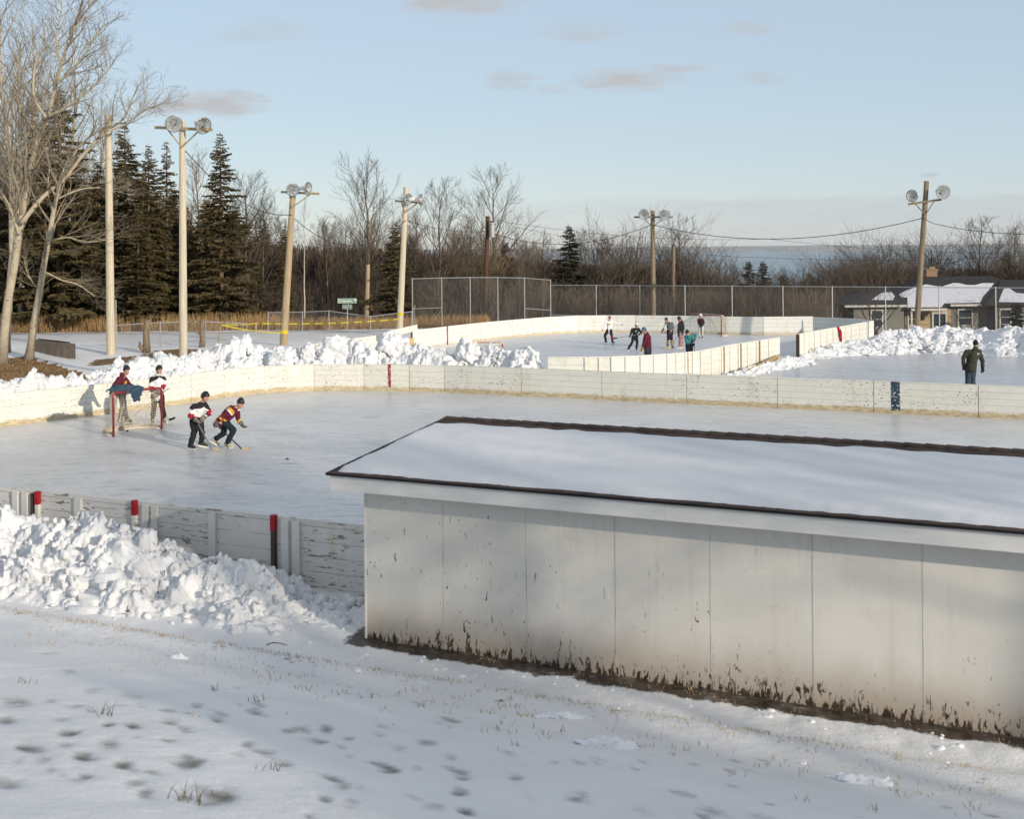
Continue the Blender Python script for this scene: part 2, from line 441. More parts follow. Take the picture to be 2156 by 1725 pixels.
def masks(X, Y):
    t, s = st_of(X, Y)
    thin = spot_mask(X, Y) if (3 < Y < 16 and s < 13.5) else 0.0
    mud = 0.0
    if 13.4 < s < 16.2 and t > -10.4: mud = 1.0*sm(13.98, 14.36, s)*sm(-10.2, -9.4, t)
    grass = 0.0
    if 40 < Y < 75 and X < -10 and in_poly(X, Y, g1): grass = 1.0
    for (bx, by, r) in ((-19.0, 59.5, 1.5), (-16.5, 60.5, 2.2), (-14.3, 60.5, 1.2)):
        d = math.hypot(X - bx, (Y - by)*.8); grass = max(grass, .75*(1 - sm(r*.5, r, d)))
    if s < 13.6 and 12.9 < s: grass = max(grass, .27)
    lineY = 84 if X < -4 else fence_y(X) + .8
    forest = sm(lineY - .5, lineY + 2.5, Y) if X > -6.4 else sm(81.5, 84.0, Y)
    if X < -2 and 76.2 < Y < 82.5: grass = max(grass, sm(76.2, 77.0, Y))
    road = sm(74.2, 74.5, Y)*(1 - sm(75.7, 76.0, Y))*(1 if X < -6.5 else 0)
    if X < -7 and 66 < Y < 74.2: road = max(road, .35*sm(66, 68, Y))
    return grass, thin, mud, forest, road

def make_ground():
    radii = [0.0]; r = 1.5
    while r < 45000:
        radii.append(r); r *= 1.011 if 4 < r < 26 else (1.018 if r < 120 else 1.07)
    angs = []
    a = -26.0
    while a < 26.0: angs.append(a); a += .2
    while a < 334.0: angs.append(a); a += 4.0
    na = len(angs); vs = []; at = []
    for r in radii:
        for a in angs:
            X, Y = r*math.sin(R(a)), r*math.cos(R(a))
            mk = masks(X, Y); vs.append((X, Y, zt(X, Y) - .03*mk[1])); at.append(mk)
    fs = []
    for i in range(len(radii) - 1):
        for j in range(na):
            k = (j + 1) % na
            if i == 0: fs.append((j, na + j, na + k)) if False else fs.append((i*na + j, i*na + k, (i+1)*na + k, (i+1)*na + j))
            else: fs.append((i*na + j, i*na + k, (i+1)*na + k, (i+1)*na + j))
    me = bpy.data.meshes.new('snowy_ground'); me.from_pydata(vs, [], fs)
    for i, nm in enumerate(('grass', 'thin', 'mud', 'forest', 'road')):
        A = me.attributes.new(nm, 'FLOAT', 'POINT'); A.data.foreach_set('value', [q[i] for q in at])
    me.materials.append(M['ground']); me.polygons.foreach_set('use_smooth', [True]*len(fs)); me.update()
    bm = bmesh.new(); bm.from_mesh(me); bmesh.ops.remove_doubles(bm, verts=bm.verts, dist=1e-5)
    bmesh.ops.recalc_face_normals(bm, faces=bm.faces); bm.to_mesh(me); bm.free()
    o = bpy.data.objects.new('snowy_ground', me); COL.objects.link(o)
    tag(o, 'snow covered ground sloping down to the rinks with thin patches of dry grass', 'ground', kind='structure')
make_ground()

# ------------------------------------------------------------------ ice sheets, lake, far shore
def flat(name, poly, z, mat, label, cat):
    b = MB(); n = len(poly); b.add([(p[0], p[1], z) for p in poly], [tuple(range(n))])
    o = b.build(name, mat); bm = bmesh.new(); bm.from_mesh(o.data); bmesh.ops.triangulate(bm, faces=bm.faces)
    bmesh.ops.recalc_face_normals(bm, faces=bm.faces)
    if bm.faces[0].normal.z < 0: bmesh.ops.reverse_faces(bm, faces=bm.faces)
    bm.to_mesh(o.data); bm.free()
    return tag(o, label, cat, kind='structure')

def P2(px, py, H): q = onz(px, py, H); return Vector((q.x, q.y))
NH = 1.0
near_top = [(-3, 830), (226, 807), (401, 787.5), (470.5, 778.2), (555, 771), (661, 767.3), (766.3, 766.5), (862, 767.6), (940.4, 768.1),
            (1099, 774.6), (1266, 781.4), (1445, 787.8), (1636, 794.9), (1839, 802.2), (2059.6, 810.3)]
near_path = [P2(x, y, NH) for x, y in near_top]
far_line_s = sum(N2.dot(p) for p in near_path[8:])/len(near_path[8:])
for i in range(8, len(near_path)):
    t = D2.dot(near_path[i]); q = ts(t, far_line_s); near_path[i] = Vector((q.x, q.y))
tl = D2.dot(near_path[-1])
for k in range(1, 7): q = ts(tl + 3.05*k, far_line_s); near_path.append(Vector((q.x, q.y)))
left_end = [Vector(ts(t, s).to_2d()) for t, s in ((-31.4, 25.5), (-31.4, 22.6), (-30.6, 19.8), (-28.8, 17.6), (-26.2, 16.55))]
near_s = N2.dot(P2(0, 1027, NH))*.5 + N2.dot(P2(769, 1105, NH))*.5
left_end[-1] = Vector(ts(-26.2, near_s).to_2d())
ice_poly = list(reversed(left_end)) + near_path
ice_poly += [Vector(ts(tl + 22, near_s).to_2d())]
flat('rink_ice', ice_poly, 0.0, M['ice'], 'scratched grey white ice of the near hockey rink', 'ice')

FZ, FH = .1, 1.07
FT = FZ + FH
far_left = [Vector((-9.1, 54.8)), Vector((-6.35, 61.6))]
far_tops = [(868.5, 695.8), (942, 687), (1011, 679.6), (1078, 673.4), (1121, 670), (1164, 667.1), (1217, 664.9), (1278, 664), (1338, 664), (1415, 664.6), (1453, 665.2), (1528, 666.4), (1607, 667.2), (1712, 666.4)]
far_path = [P2(x, y, FT) for x, y in far_tops]
far_curve = [P2(1712, 668, FT) + Vector((.05, .25)), P2(1760, 669.3, FT), P2(1807, 671.8, FT), P2(1839, 675.2, FT)]
right_seg = [P2(x, y, FT) for x, y in ((1680, 703.3), (1712, 697.6), (1752, 690.4), (1790, 683.8), (1839, 675.2))]
near_seg = [P2(x, y, FT) for x, y in ((1153, 751.6), (1238, 751), (1287, 750.6), (1347, 748.6), (1403, 745), (1441, 741.5), (1472, 738.4), (1516.6, 729.5), (1552, 723.6), (1590, 717.6), (1641, 710))]
flat('far_rink_ice', far_left + far_path + far_curve[1:] + list(reversed(right_seg))[1:] + list(reversed(near_seg)) + [Vector((-4.0, 49.4)), Vector((-8.0, 51.5))],
     FZ, M['ice_far'], 'pale scratched ice of the far hockey rink', 'ice')
e = [near_seg[5] + Vector((.3, -.4)), near_seg[10] + Vector((.1, -.1)), right_seg[0] + Vector((.1, -.1)), right_seg[4] + Vector((.2, -.2)), Vector((24.0, 66.0)), Vector((40, 56)), Vector((44, 30)),
     Vector(ts(tl + 20, far_line_s + .2).to_2d()), Vector(ts(D2.dot(near_path[10]), far_line_s + .2).to_2d())]
flat('skating_ice', e, .012, M['ice_grey'], 'grey open skating ice to the right between the two rinks', 'ice')

m = NT('lake_water'); p = m.pos()
m.color(m.ramp(m.noise(m.map(p, (.0006, .003, 1)), 1.0, 4), [(.3, (.035, .075, .11)), (.7, (.055, .10, .135))])); m.set(.24, .4)
m.bump(m.noise(m.map(p, (.02, .05, 1)), 1.0, 4), .25, 2.0); M['lake'] = m.mat
flat('lake', [(-36000, 700), (36000, 700), (36000, 39000), (-36000, 39000)], -70, M['lake'], 'broad blue lake beyond the trees', 'lake')
M['shore'] = simple('far_shore_land', (.30, .32, .33), .9, .2, .002)
b = MB(); n = 120; rows = []
for i in range(n + 1):
    x = -17000 + 34000*i/n; y = 30000 + 1500*math.sin(i*.35)*.4
    h = 25 + 60*mnoise.fractal(Vector((i*.06, 3.3, 0)), 1.0, 2.0, 4) + 40*sm(-8000, 9000, x)
    rows.append([(x, y, -72), (x, y + 700, -72 + (h + 72)*.55), (x, y + 1800, max(20, h)), (x, y + 4500, -72)])
vs = [q for r_ in rows for q in r_]
b.add(vs, [(i*4 + j, (i+1)*4 + j, (i+1)*4 + j + 1, i*4 + j + 1) for i in range(n) for j in range(3)])
tag(b.build('far_hills', M['shore'], smooth=True), 'low pale hills on the far shore of the lake', 'hills', kind='structure')
# ------------------------------------------------------------------ rink boards
rng = random.Random(11)
def panel(a, b, z0, z1, th=.05, inset=.009):
    """one board panel as a slab between plan points a and b"""
    d = (b - a).normalized(); mb = MB(); n = Vector((-d.y, d.x))*th/2
    a2, b2 = a + d*inset, b - d*inset
    dz = rng.uniform(-.006, .006)
    mb.add([(a2.x-n.x, a2.y-n.y, z0), (b2.x-n.x, b2.y-n.y, z0), (b2.x+n.x, b2.y+n.y, z0), (a2.x+n.x, a2.y+n.y, z0),
            (a2.x-n.x, a2.y-n.y, z1+dz), (b2.x-n.x, b2.y-n.y, z1+dz), (b2.x+n.x, b2.y+n.y, z1+dz), (a2.x+n.x, a2.y+n.y, z1+dz)],
           [(0, 3, 2, 1), (4, 5, 6, 7), (0, 1, 5, 4), (1, 2, 6, 5), (2, 3, 7, 6), (3, 0, 4, 7)])
    return mb
def batten_at(a, b, k, w, z0, z1, side, th=.045, gap=.026):
    """an upright board nailed on one side of the panel line, at fraction k"""
    d = (b - a).normalized(); p = a.lerp(b, k); n = Vector((-d.y, d.x))*side
    c = p + n*(gap + th/2); mb = MB()
    mb.box((c.x, c.y, (z0 + z1)/2), (w, th, z1 - z0), math.atan2(d.y, d.x)); return mb

# near rink: far side and curved left end, inside faces seen
rb = thing('rink_boards', (near_path[7].x, near_path[7].y, 0), 'long weathered cream boards curving round the near rink, with a red and a blue stripe', 'rink boards')
full = list(reversed(left_end)) + near_path
for a, b in zip(full, full[1:]): panel(a, b, -.02, NH).build('board_panel', M['board'], rb)
for a, b in zip(full, full[1:]):
    batten_at(a, b, .0, .14, -.1, NH - .03, 1).build('post', M['darkwood'], rb)
def stripe(path_a, path_b, k, w, z0, z1, mat, root, side, name='painted_stripe'):
    d = (path_b - path_a).normalized(); p = path_a.lerp(path_b, k); n = Vector((-d.y, d.x))*side
    c = p + n*(.025 + .003); mb = MB(); mb.box((c.x, c.y, (z0+z1)/2), (w, .006, z1 - z0), math.atan2(d.y, d.x)); mb.build(name, mat, root)
stripe(near_path[6], near_path[7], .565, .115, .13, NH + .002, M['redstripe'], rb, -1)
stripe(near_path[13], near_path[14], .215, .27, .10, NH + .002, M['bluestripe'], rb, -1)

# near rink: near side, outside face towards the camera
x0 = -26.2; nb0 = thing('rink_boards', ts(-14, near_s), 'flaking white boards with red topped posts behind the heaped snow', 'rink boards')
shed_t = D2.dot(P2(769, 1105, NH))
cuts = [-26.2, -23.0, -19.9, -17.0]
seams_px = [92, 175, 440, 600, 640, 769]
cuts += [-14.95, -11.9, -8.85]
tt = [-26.2, -23.1, -20.1, D2.dot(P2(-60, 1021, NH)), D2.dot(P2(52, 1032, NH)), D2.dot(P2(330, 1060, NH)), D2.dot(P2(622, 1091, NH)), D2.dot(P2(769, 1105, NH)) + .6]
pts = [Vector(ts(t, near_s).to_2d()) for t in tt]
for a, b in zip(pts, pts[1:]): panel(a, b, -.1, NH).build('board_panel', M['board_old'], nb0)
def near_batten(px, w, mat, name, z1=NH - .04, th=.05, red=None):
    t = D2.dot(P2(px, 1027 + (1105-1027)*px/769, NH)); a = Vector(ts(t - 1, near_s).to_2d()); b = Vector(ts(t + 1, near_s).to_2d())
    o = batten_at(a, b, .5, w, -.1, z1, -1, th).build(name, mat, nb0)
    if red:
        batten_at(a, b, .5, w + .012, z1 - red, z1 + .01, -1, th + .012, .02).build('red_top', M['redpaint'], o)
for px, w, nm in ((34, .13, 'batten'), (54, .13, 'batten'), (167, .15, 'batten'), (310, .12, 'batten'), (330, .12, 'batten'), (452, .15, 'batten'), (607, .14, 'batten'), (630, .14, 'batten')):
    near_batten(px, w, M['batten'], nm)
near_batten(70, .06, M['darkwood'], 'post')
near_batten(82, .07, M['batten'], 'post', NH, .07, .22)
near_batten(288, .075, M['batten'], 'post', NH + .02, .07, .24)
near_batten(583, .075, M['darkwood'], 'post', NH + .02, .07, .24)

# far rink boards
fb = thing('rink_boards', (far_path[4].x, far_path[4].y, FZ), 'sunlit white boards of the far rink with a red stripe, running behind the players', 'rink boards')
for a, b in zip(far_path, far_path[1:]): panel(a, b, FZ - .03, FT).build('board_panel', M['board_far'], fb)
for a, b in zip(far_path, far_path[1:]): batten_at(a, b, .0, .12, -.1, FT - .05, 1).build('post', M['darkwood'], fb)
stripe(far_path[0], far_path[1], .985, .14, FZ + .05, FT + .002, M['redstripe'], fb, -1)
fc = thing('rink_boards', (far_curve[1].x, far_curve[1].y, FZ), 'shaded grey boards of the far rink corner behind the board with the red cloth', 'rink boards')
for a, b in zip(far_curve, far_curve[1:]): panel(a, b, FZ - .03, FT).build('board_panel', M['board_far'], fc)
fl_ = thing('rink_boards', (far_left[0].x, far_left[0].y, FZ), 'white board run half buried behind the snow bank, next to the plywood sheet', 'rink boards')
for k in range(3):
    a, b = far_left[0].lerp(far_left[1], k/3), far_left[0].lerp(far_left[1], (k+1)/3); panel(a, b, FZ - .05, FT, .07).build('board_panel', M['board_far'], fl_)
    batten_at(a, b, .0, .12, -.1, FT - .05, 1).build('post', M['batten_far'], fl_)
fr_ = thing('rink_boards', (right_seg[2].x, right_seg[2].y, FZ), 'white boards with a red cloth hung over the top, right of the rink opening', 'rink boards')
for a, b in zip(right_seg, right_seg[1:]):
    panel(a, b, FZ - .1, FT).build('board_panel', M['board_out'], fr_)
    for k, w in ((.03, .13), (.36, .1), (.68, .1)): batten_at(a, b, k, w, FZ - .1, FT - .03, -1).build('batten', M['batten_far'], fr_)
d = (right_seg[1] - right_seg[0]).normalized(); mb = MB(); mb.box((right_seg[0].x - d.x*.03, right_seg[0].y - d.y*.03, FZ + FH/2 - .05), (.05, .16, FH + .06), math.atan2(d.y, d.x))
mb.build('end_post', M['darkwood'], fr_)
fn = thing('rink_boards', (near_seg[5].x, near_seg[5].y, FZ), 'white battened boards closing the near corner of the far rink, left of the opening', 'rink boards')
for i, (a, b) in enumerate(zip(near_seg, near_seg[1:])):
    panel(a, b, FZ - .15, FT).build('board_panel', M['board_out'], fn)
    for k, w in ((.04, .14), (.52, .11)) if i else ((.96, .14),): batten_at(a, b, k, w, FZ - .15, FT - .03, -1).build('batten', M['batten_far'], fn)
    if i in (5, 7, 8, 9): batten_at(a, b, .12, .03, FZ - .1, FT - .02, -1, .075).build('brace', M['wood'], fn)

# loose timber
a, b = ond(812, 705, 60.3), ond(878, 690, 62.5)
mb = MB(); a.z, b.z = a.z, b.z; mb.bar(a, b, .05, .30); tag(mb.build('loose_plank', M['batten_far']), 'long white plank tilted up from the snow beside the plywood sheet', 'plank')
pa, pb = Vector((-6.25, 61.9)), Vector((-5.05, 64.3))
mb = panel(pa, pb, 0.0, .80, .03); o = mb.build('plywood_gate', M['plywood']); tag(o, 'bare tan plywood sheet filling the gap in the far rink boards', 'plywood sheet')
a, b = onz(1573, 786, .08), onz(1641, 759, .16)
mb = MB(); mb.bar((a.x, a.y, .12), (b.x, b.y, .34), .04, .22, up=(0, -.5, 1)); tag(mb.build('loose_plank', M['wood']), 'short bare wooden plank lying on the snow by the rink opening', 'plank')

# ------------------------------------------------------------------ the white shed
corner = ond(769, 1100, 17.2); SZ = -.1
ct, cs = st_of(corner.x, corner.y)
SH_L, W_FRONT = 15.0, 2.75
m = NT('shed_plywood'); p = m.pos(); z = m.sep(p)[2]
c = m.ramp(m.noise(m.map(p, (1, 1, .5)), .9, 5), [(.3, (.61, .585, .53)), (.7, (.69, .665, .605))])
gr_ = m.noise(m.map(p, (26, 26, .8)), 2.2, 4, .6)
c = m.mix(m.math('MULTIPLY', m.mrange(gr_, .5, .75), .16), c, (.42, .40, .36))
# peeled paint: long flakes that get dense at the foot of the wall
zz = m.math('SUBTRACT', z, SZ)
dens = m.math('ADD', m.mrange(zz, .85, .0, .0, .19), m.mrange(zz, .16, .0, .0, .085))
fk = m.noise(m.map(p, (7, 7, 2.2)), 2.3, 7, .72, .9)
fl = m.mrange(m.math('ADD', fk, dens), .725, .745)
blot = m.noise(m.map(p, (1, 1, .3)), 1.9, 4)
fl = m.math('MULTIPLY', fl, m.mrange(m.math('ADD', blot, m.mrange(zz, .35, .05, 0, .3)), .46, .58))
chip = m.mrange(m.noise(m.map(p, (12, 12, 4)), 1.7, 5, .6, .4), .655, .67)
chip = m.math('MULTIPLY', chip, m.mrange(m.noise(p, .75, 3), .47, .62))
fl = m.math('MAXIMUM', fl, chip)
dirt = m.math('MULTIPLY', m.mrange(m.math('ADD', zz, m.math('MULTIPLY', m.noise(m.map(p, (1, 1, .5)), 3, 5), .3)), .95, .12), .85)
c = m.mix(dirt, c, (.36, .29, .225))
stk = m.math('MULTIPLY', m.mrange(m.noise(m.map(p, (5, 5, .35)), 1.3, 4, .6), .54, .72), .22)
c = m.mix(stk, c, (.46, .40, .32))
scf = m.math('MULTIPLY', m.mrange(m.noise(m.map(p, (1.2, 1.2, 3)), 1.2, 5, .65), .56, .75), .30)
c = m.mix(scf, c, (.52, .48, .42))
c = m.mix(fl, c, m.ramp(m.noise(p, 9, 4), [(.3, (.022, .015, .010)), (.7, (.085, .055, .035))]))
nail = m.math('LESS_THAN', m.voro(m.map(p, (1, 1, 1)), 4.2), .028)
c = m.mix(m.math('MULTIPLY', nail, .8), c, (.12, .10, .08))
m.color(c); m.set(.6, .25); m.bump(m.math('SUBTRACT', gr_, m.math('MULTIPLY', fl, .8)), .22, .006); M['shedwall'] = m.mat
M['fascia'] = simple('fascia_paint', (.66, .65, .62), .55, .07, 2.0, stretch=(1, 1, 6))
M['seam'] = simple('panel_joint', (.44, .42, .375), .8, .45, 5, stretch=(1, 1, .6))
m = NT('brown_shingles'); p = m.pos()
c = m.ramp(m.noise(p, 3.5, 4), [(.3, (.045, .030, .024)), (.7, (.10, .068, .052))]); c = m.mix(m.math('MULTIPLY', m.noise(p, 160, 2), .5), c, (.14, .10, .085), 'MULTIPLY')
c = m.ramp(m.noise(p, 3.5, 4), [(.3, (.050, .034, .028)), (.7, (.105, .072, .057))])
m.color(c); m.set(.9, .2); m.bump(m.noise(p, 120, 2), .5, .006); M['shingle'] = m.mat
M['shingle_edge'] = simple('shingle_edge', (.013, .012, .013), .9, .3, 20)

shed = thing('shed', (corner.x, corner.y, SZ), 'long white plywood shed with peeling paint and snow on its low brown roof', 'shed')
eave_in = -.36; RAKE = -.31
def sp(t, s, z): return ts(ct + t, cs + s, z)
ZE = 2.215; RID_S = eave_in + 3.27; ZR = 2.565; BACK_S = RID_S + 1.35
slope = (ZR - ZE)/(RID_S - eave_in)
# walls
mb = MB()
th = .07
mb.prism([sp(0, 0, 0).to_2d(), sp(SH_L, 0, 0).to_2d(), sp(SH_L, th, 0).to_2d(), sp(0, th, 0).to_2d()], SZ, 2.2)
mb.build('front_wall', M['shedwall'], shed)
mb = MB(); S1 = BACK_S - .25
zl = ZE + slope*(0 - eave_in) - .1; zrr = ZR - .1
mb.add([sp(.0, th + .002, SZ), sp(.07, th + .002, SZ), sp(.07, S1, SZ), sp(.0, S1, SZ), sp(0, th + .002, 2.2), sp(.07, th + .002, 2.2), sp(.07, S1, 2.3), sp(0, S1, 2.3), sp(0, RID_S, zrr), sp(.07, RID_S, zrr)],
       [(0, 1, 5, 4), (0, 4, 8, 7, 3), (1, 2, 6, 9, 5), (3, 7, 6, 2), (4, 5, 9, 8), (8, 9, 6, 7)])
mb.build('end_wall', M['shedwall'], shed)
mb = MB(); mb.prism([sp(.07, S1 - .07, 0).to_2d(), sp(SH_L, S1 - .07, 0).to_2d(), sp(SH_L, S1, 0).to_2d(), sp(.07, S1, 0).to_2d()], SZ, 2.25); mb.build('back_wall', M['shedwall'], shed)
mb = MB(); mb.prism([sp(-.02, -.03, 0).to_2d(), sp(SH_L, -.03, 0).to_2d(), sp(SH_L, -.001, 0).to_2d(), sp(-.02, -.001, 0).to_2d()], SZ - .12, SZ + .02)
mb.build('sill_plate', M['darkwood'], shed)
# panel joints
for k in range(1, 12):
    mb = MB(); q = sp(1.22*k, -.0015, 0); mb.box((q.x, q.y, 1.03), (.0045, .004, 2.2), math.atan2(D2.y, D2.x)); mb.build('panel_joint', M['seam'], shed)
mb = MB(); q = sp(-.001, -.004, 0); mb.box((q.x, q.y, 1.03), (.03, .012, 2.24), math.atan2(D2.y, D2.x)); mb.build('corner_trim', M['fascia'], shed)
# fascia in three lengths, soffit
for a_, b_ in ((RAKE, 4.45), (4.452, 8.85), (8.852, SH_L + .3)):
    mb = MB(); p0 = sp(a_, eave_in, 0); p1 = sp(b_, eave_in, 0)
    mb.bar((p0.x, p0.y, ZE - .125), (p1.x, p1.y, ZE - .125), .03, .20); mb.build('fascia', M['fascia'], shed)
mb = MB(); mb.prism([sp(RAKE + .02, eave_in + .02, 0).to_2d(), sp(SH_L + .3, eave_in + .02, 0).to_2d(), sp(SH_L + .3, -.002, 0).to_2d(), sp(RAKE + .02, -.002, 0).to_2d()], 2.125, 2.14)
mb.build('soffit', M['fascia'], shed)
mb = MB(); mb.bar(sp(RAKE - .012, eave_in + .03, ZE - .115), sp(RAKE - .012, RID_S, ZR - .115), .025, .17); mb.bar(sp(RAKE - .012, RID_S + .02, ZR - .115), sp(RAKE - .012, BACK_S, ZR - .30), .025, .17); mb.build('barge_board', M['fascia'], shed)
# roof deck and shingle courses (geometry), drip edge
mb = MB()
mb.add([sp(RAKE - .03, eave_in - .04, ZE - .022), sp(SH_L + .4, eave_in - .04, ZE - .022), sp(SH_L + .4, RID_S, ZR - .018), sp(RAKE - .03, RID_S, ZR - .018),
        sp(RAKE - .03, eave_in - .04, ZE), sp(SH_L + .4, eave_in - .04, ZE), sp(SH_L + .4, RID_S, ZR), sp(RAKE - .03, RID_S, ZR),
        sp(RAKE - .03, BACK_S, ZR - .24), sp(SH_L + .4, BACK_S, ZR - .24), sp(RAKE - .03, BACK_S, ZR - .262), sp(SH_L + .4, BACK_S, ZR - .262)],
       [(0, 1, 5, 4), (4, 5, 6, 7), (7, 6, 9, 8), (0, 4, 7, 3), (3, 7, 8, 10), (8, 9, 11, 10), (0, 3, 2, 1), (3, 10, 11, 2), (1, 2, 6, 5), (2, 11, 9, 6)])
deck = mb.build('roof', M['shingle'], shed)
def roofz(s): return ZE + slope*(s - eave_in)
mb = MB(); rs = random.Random(4)
for ci in range(24):
    s0 = eave_in - .05 + ci*.142; s1 = s0 + .165
    if s1 > RID_S + .02: break
    if 3 < ci < 18: w_list = [(RAKE - .035, RAKE + .32)]
    else:
        w_list = []; t = RAKE - .04 + rs.uniform(-.2, 0)
        while t < SH_L + .3: w_list.append((max(RAKE - .045 + rs.uniform(-.01, .01), t), t + .9 - .012)); t += .9
    for a_, b_ in w_list:
        j = rs.uniform(-.006, .006)
        z0, z1 = roofz(s0) + .016, roofz(s1) + .004
        mb.add([sp(a_, s0 + j, z0), sp(b_, s0 + j, z0), sp(b_, s1, z1), sp(a_, s1, z1), sp(a_, s0 + j, z0 - .012), sp(b_, s0 + j, z0 - .012)], [(0, 1, 2, 3), (4, 5, 1, 0)])
for k in range(60):    # ridge cap
    t = RAKE - .04 + k*.27
    if t > SH_L: break
    for sg in (-1, 1):
        mb.add([sp(t, RID_S, ZR + .026), sp(t + .30, RID_S, ZR + .014), sp(t + .30, RID_S + sg*.15, ZR - .15*slope*(1 if sg < 0 else 1.5) + .012), sp(t, RID_S + sg*.15, ZR - .15*slope*(1 if sg < 0 else 1.5) + .024)], [(0, 1, 2, 3)])
mb.build('shingles', M['shingle'], deck)
mb = MB(); mb.bar(sp(RAKE - .04, eave_in - .05, ZE - .006), sp(SH_L + .4, eave_in - .05, ZE - .006), .03, .032)
mb.bar(sp(RAKE - .04, eave_in - .04, ZE - .006), sp(RAKE - .04, RID_S, ZR - .006), .026, .032); mb.build('drip_edge', M['shingle_edge'], deck)
# snow lying on the front slope
nu, nv = 260, 34; vs = []; fs = []
for i in range(nu + 1):
    for j in range(nv + 1):
        k = j/nv; tl_0 = RAKE + .075 + .03*mnoise.noise(Vector((k*6, 1, 0))) + .015*mnoise.noise(Vector((k*25, 2, 0))); t = tl_0 + (SH_L + .3 - tl_0)*i/nu
        lo = eave_in + .055 + .035*mnoise.noise(Vector((t*1.1, 0, 0))) + .025*mnoise.noise(Vector((t*6, 3, 0))) + .015*mnoise.noise(Vector((t*17, 3, 0)))
        hi = RID_S - .50 + .075*mnoise.noise(Vector((t*1.5, 5, 0))) + .045*abs(mnoise.noise(Vector((t*2.2, 8, 0)))) + .03*mnoise.noise(Vector((t*4, 7, 0))) - .05*sm(.4, 0, t - RAKE - .2)
        s = lerp(lo, hi, k)
        edge = min(k/.05, (1 - k)/.10, (t - tl_0)/.12, 1.0); edge = math.sqrt(max(0, edge*(2 - edge)))
        h = (.075 + .02*mnoise.noise(Vector((t*.5, s*.9, 2))) + .006*mnoise.noise(Vector((t*4, s*4, 2))))*edge
        vs.append(sp(t, s, roofz(s) + .012 + h))
for i in range(nu):
    for j in range(nv):
        a_ = i*(nv+1) + j; fs.append((a_, a_ + nv + 1, a_ + nv + 2, a_ + 1))
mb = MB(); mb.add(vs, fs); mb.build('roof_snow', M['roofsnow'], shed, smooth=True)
# two patch repairs on the wall
for t, z, w, h in ((3.55, .93, .05, .14), (2.9, .7, .03, .06)):
    mb = MB(); q = sp(t, -.004, 0); mb.box((q.x, q.y, z), (w, .008, h), math.atan2(D2.y, D2.x)); mb.build('patch', M['fascia'], shed)
# ------------------------------------------------------------------ heaped snow
def lump(mb, c, r, rnd, sub=2, soft=0.0):
    bm = bmesh.new(); bmesh.ops.create_icosphere(bm, subdivisions=sub, radius=1.0)
    o = Vector((rnd.uniform(0, 50), rnd.uniform(0, 50), rnd.uniform(0, 50)))
    sx, sy, sz = (rnd.uniform(.75, 1.25) for _ in range(3)); ro = Matrix.Rotation(rnd.uniform(0, 6.3), 3, 'Z') @ Matrix.Rotation(rnd.uniform(-.6, .6), 3, 'X')
    def bil(x, f): return abs(mnoise.noise(x*f + o))*2 - .35
    vs = []; cuts = [(Vector((rnd.gauss(0, 1), rnd.gauss(0, 1), rnd.gauss(0, 1))).normalized(), rnd.uniform(.74, 1.05) + soft) for _ in range(9)]
    for v in bm.verts:
        q = v.co.copy()
        for cn_, cd_ in cuts:
            e_ = q.dot(cn_) - cd_
            if e_ > 0: q -= cn_*e_*.93
        q *= 1.1 + .30*mnoise.noise(v.co*1.2 + o) + .26*bil(v.co, 1.7) + .15*bil(v.co, 3.9) + .08*bil(v.co, 8.3)
        q = Vector((q.x*sx, q.y*sy, q.z*sz))
        vs.append(Vector(c) + ro @ (q*r))
    mb.add(vs, [tuple(v.index for v in f.verts) for f in bm.faces]); bm.free()
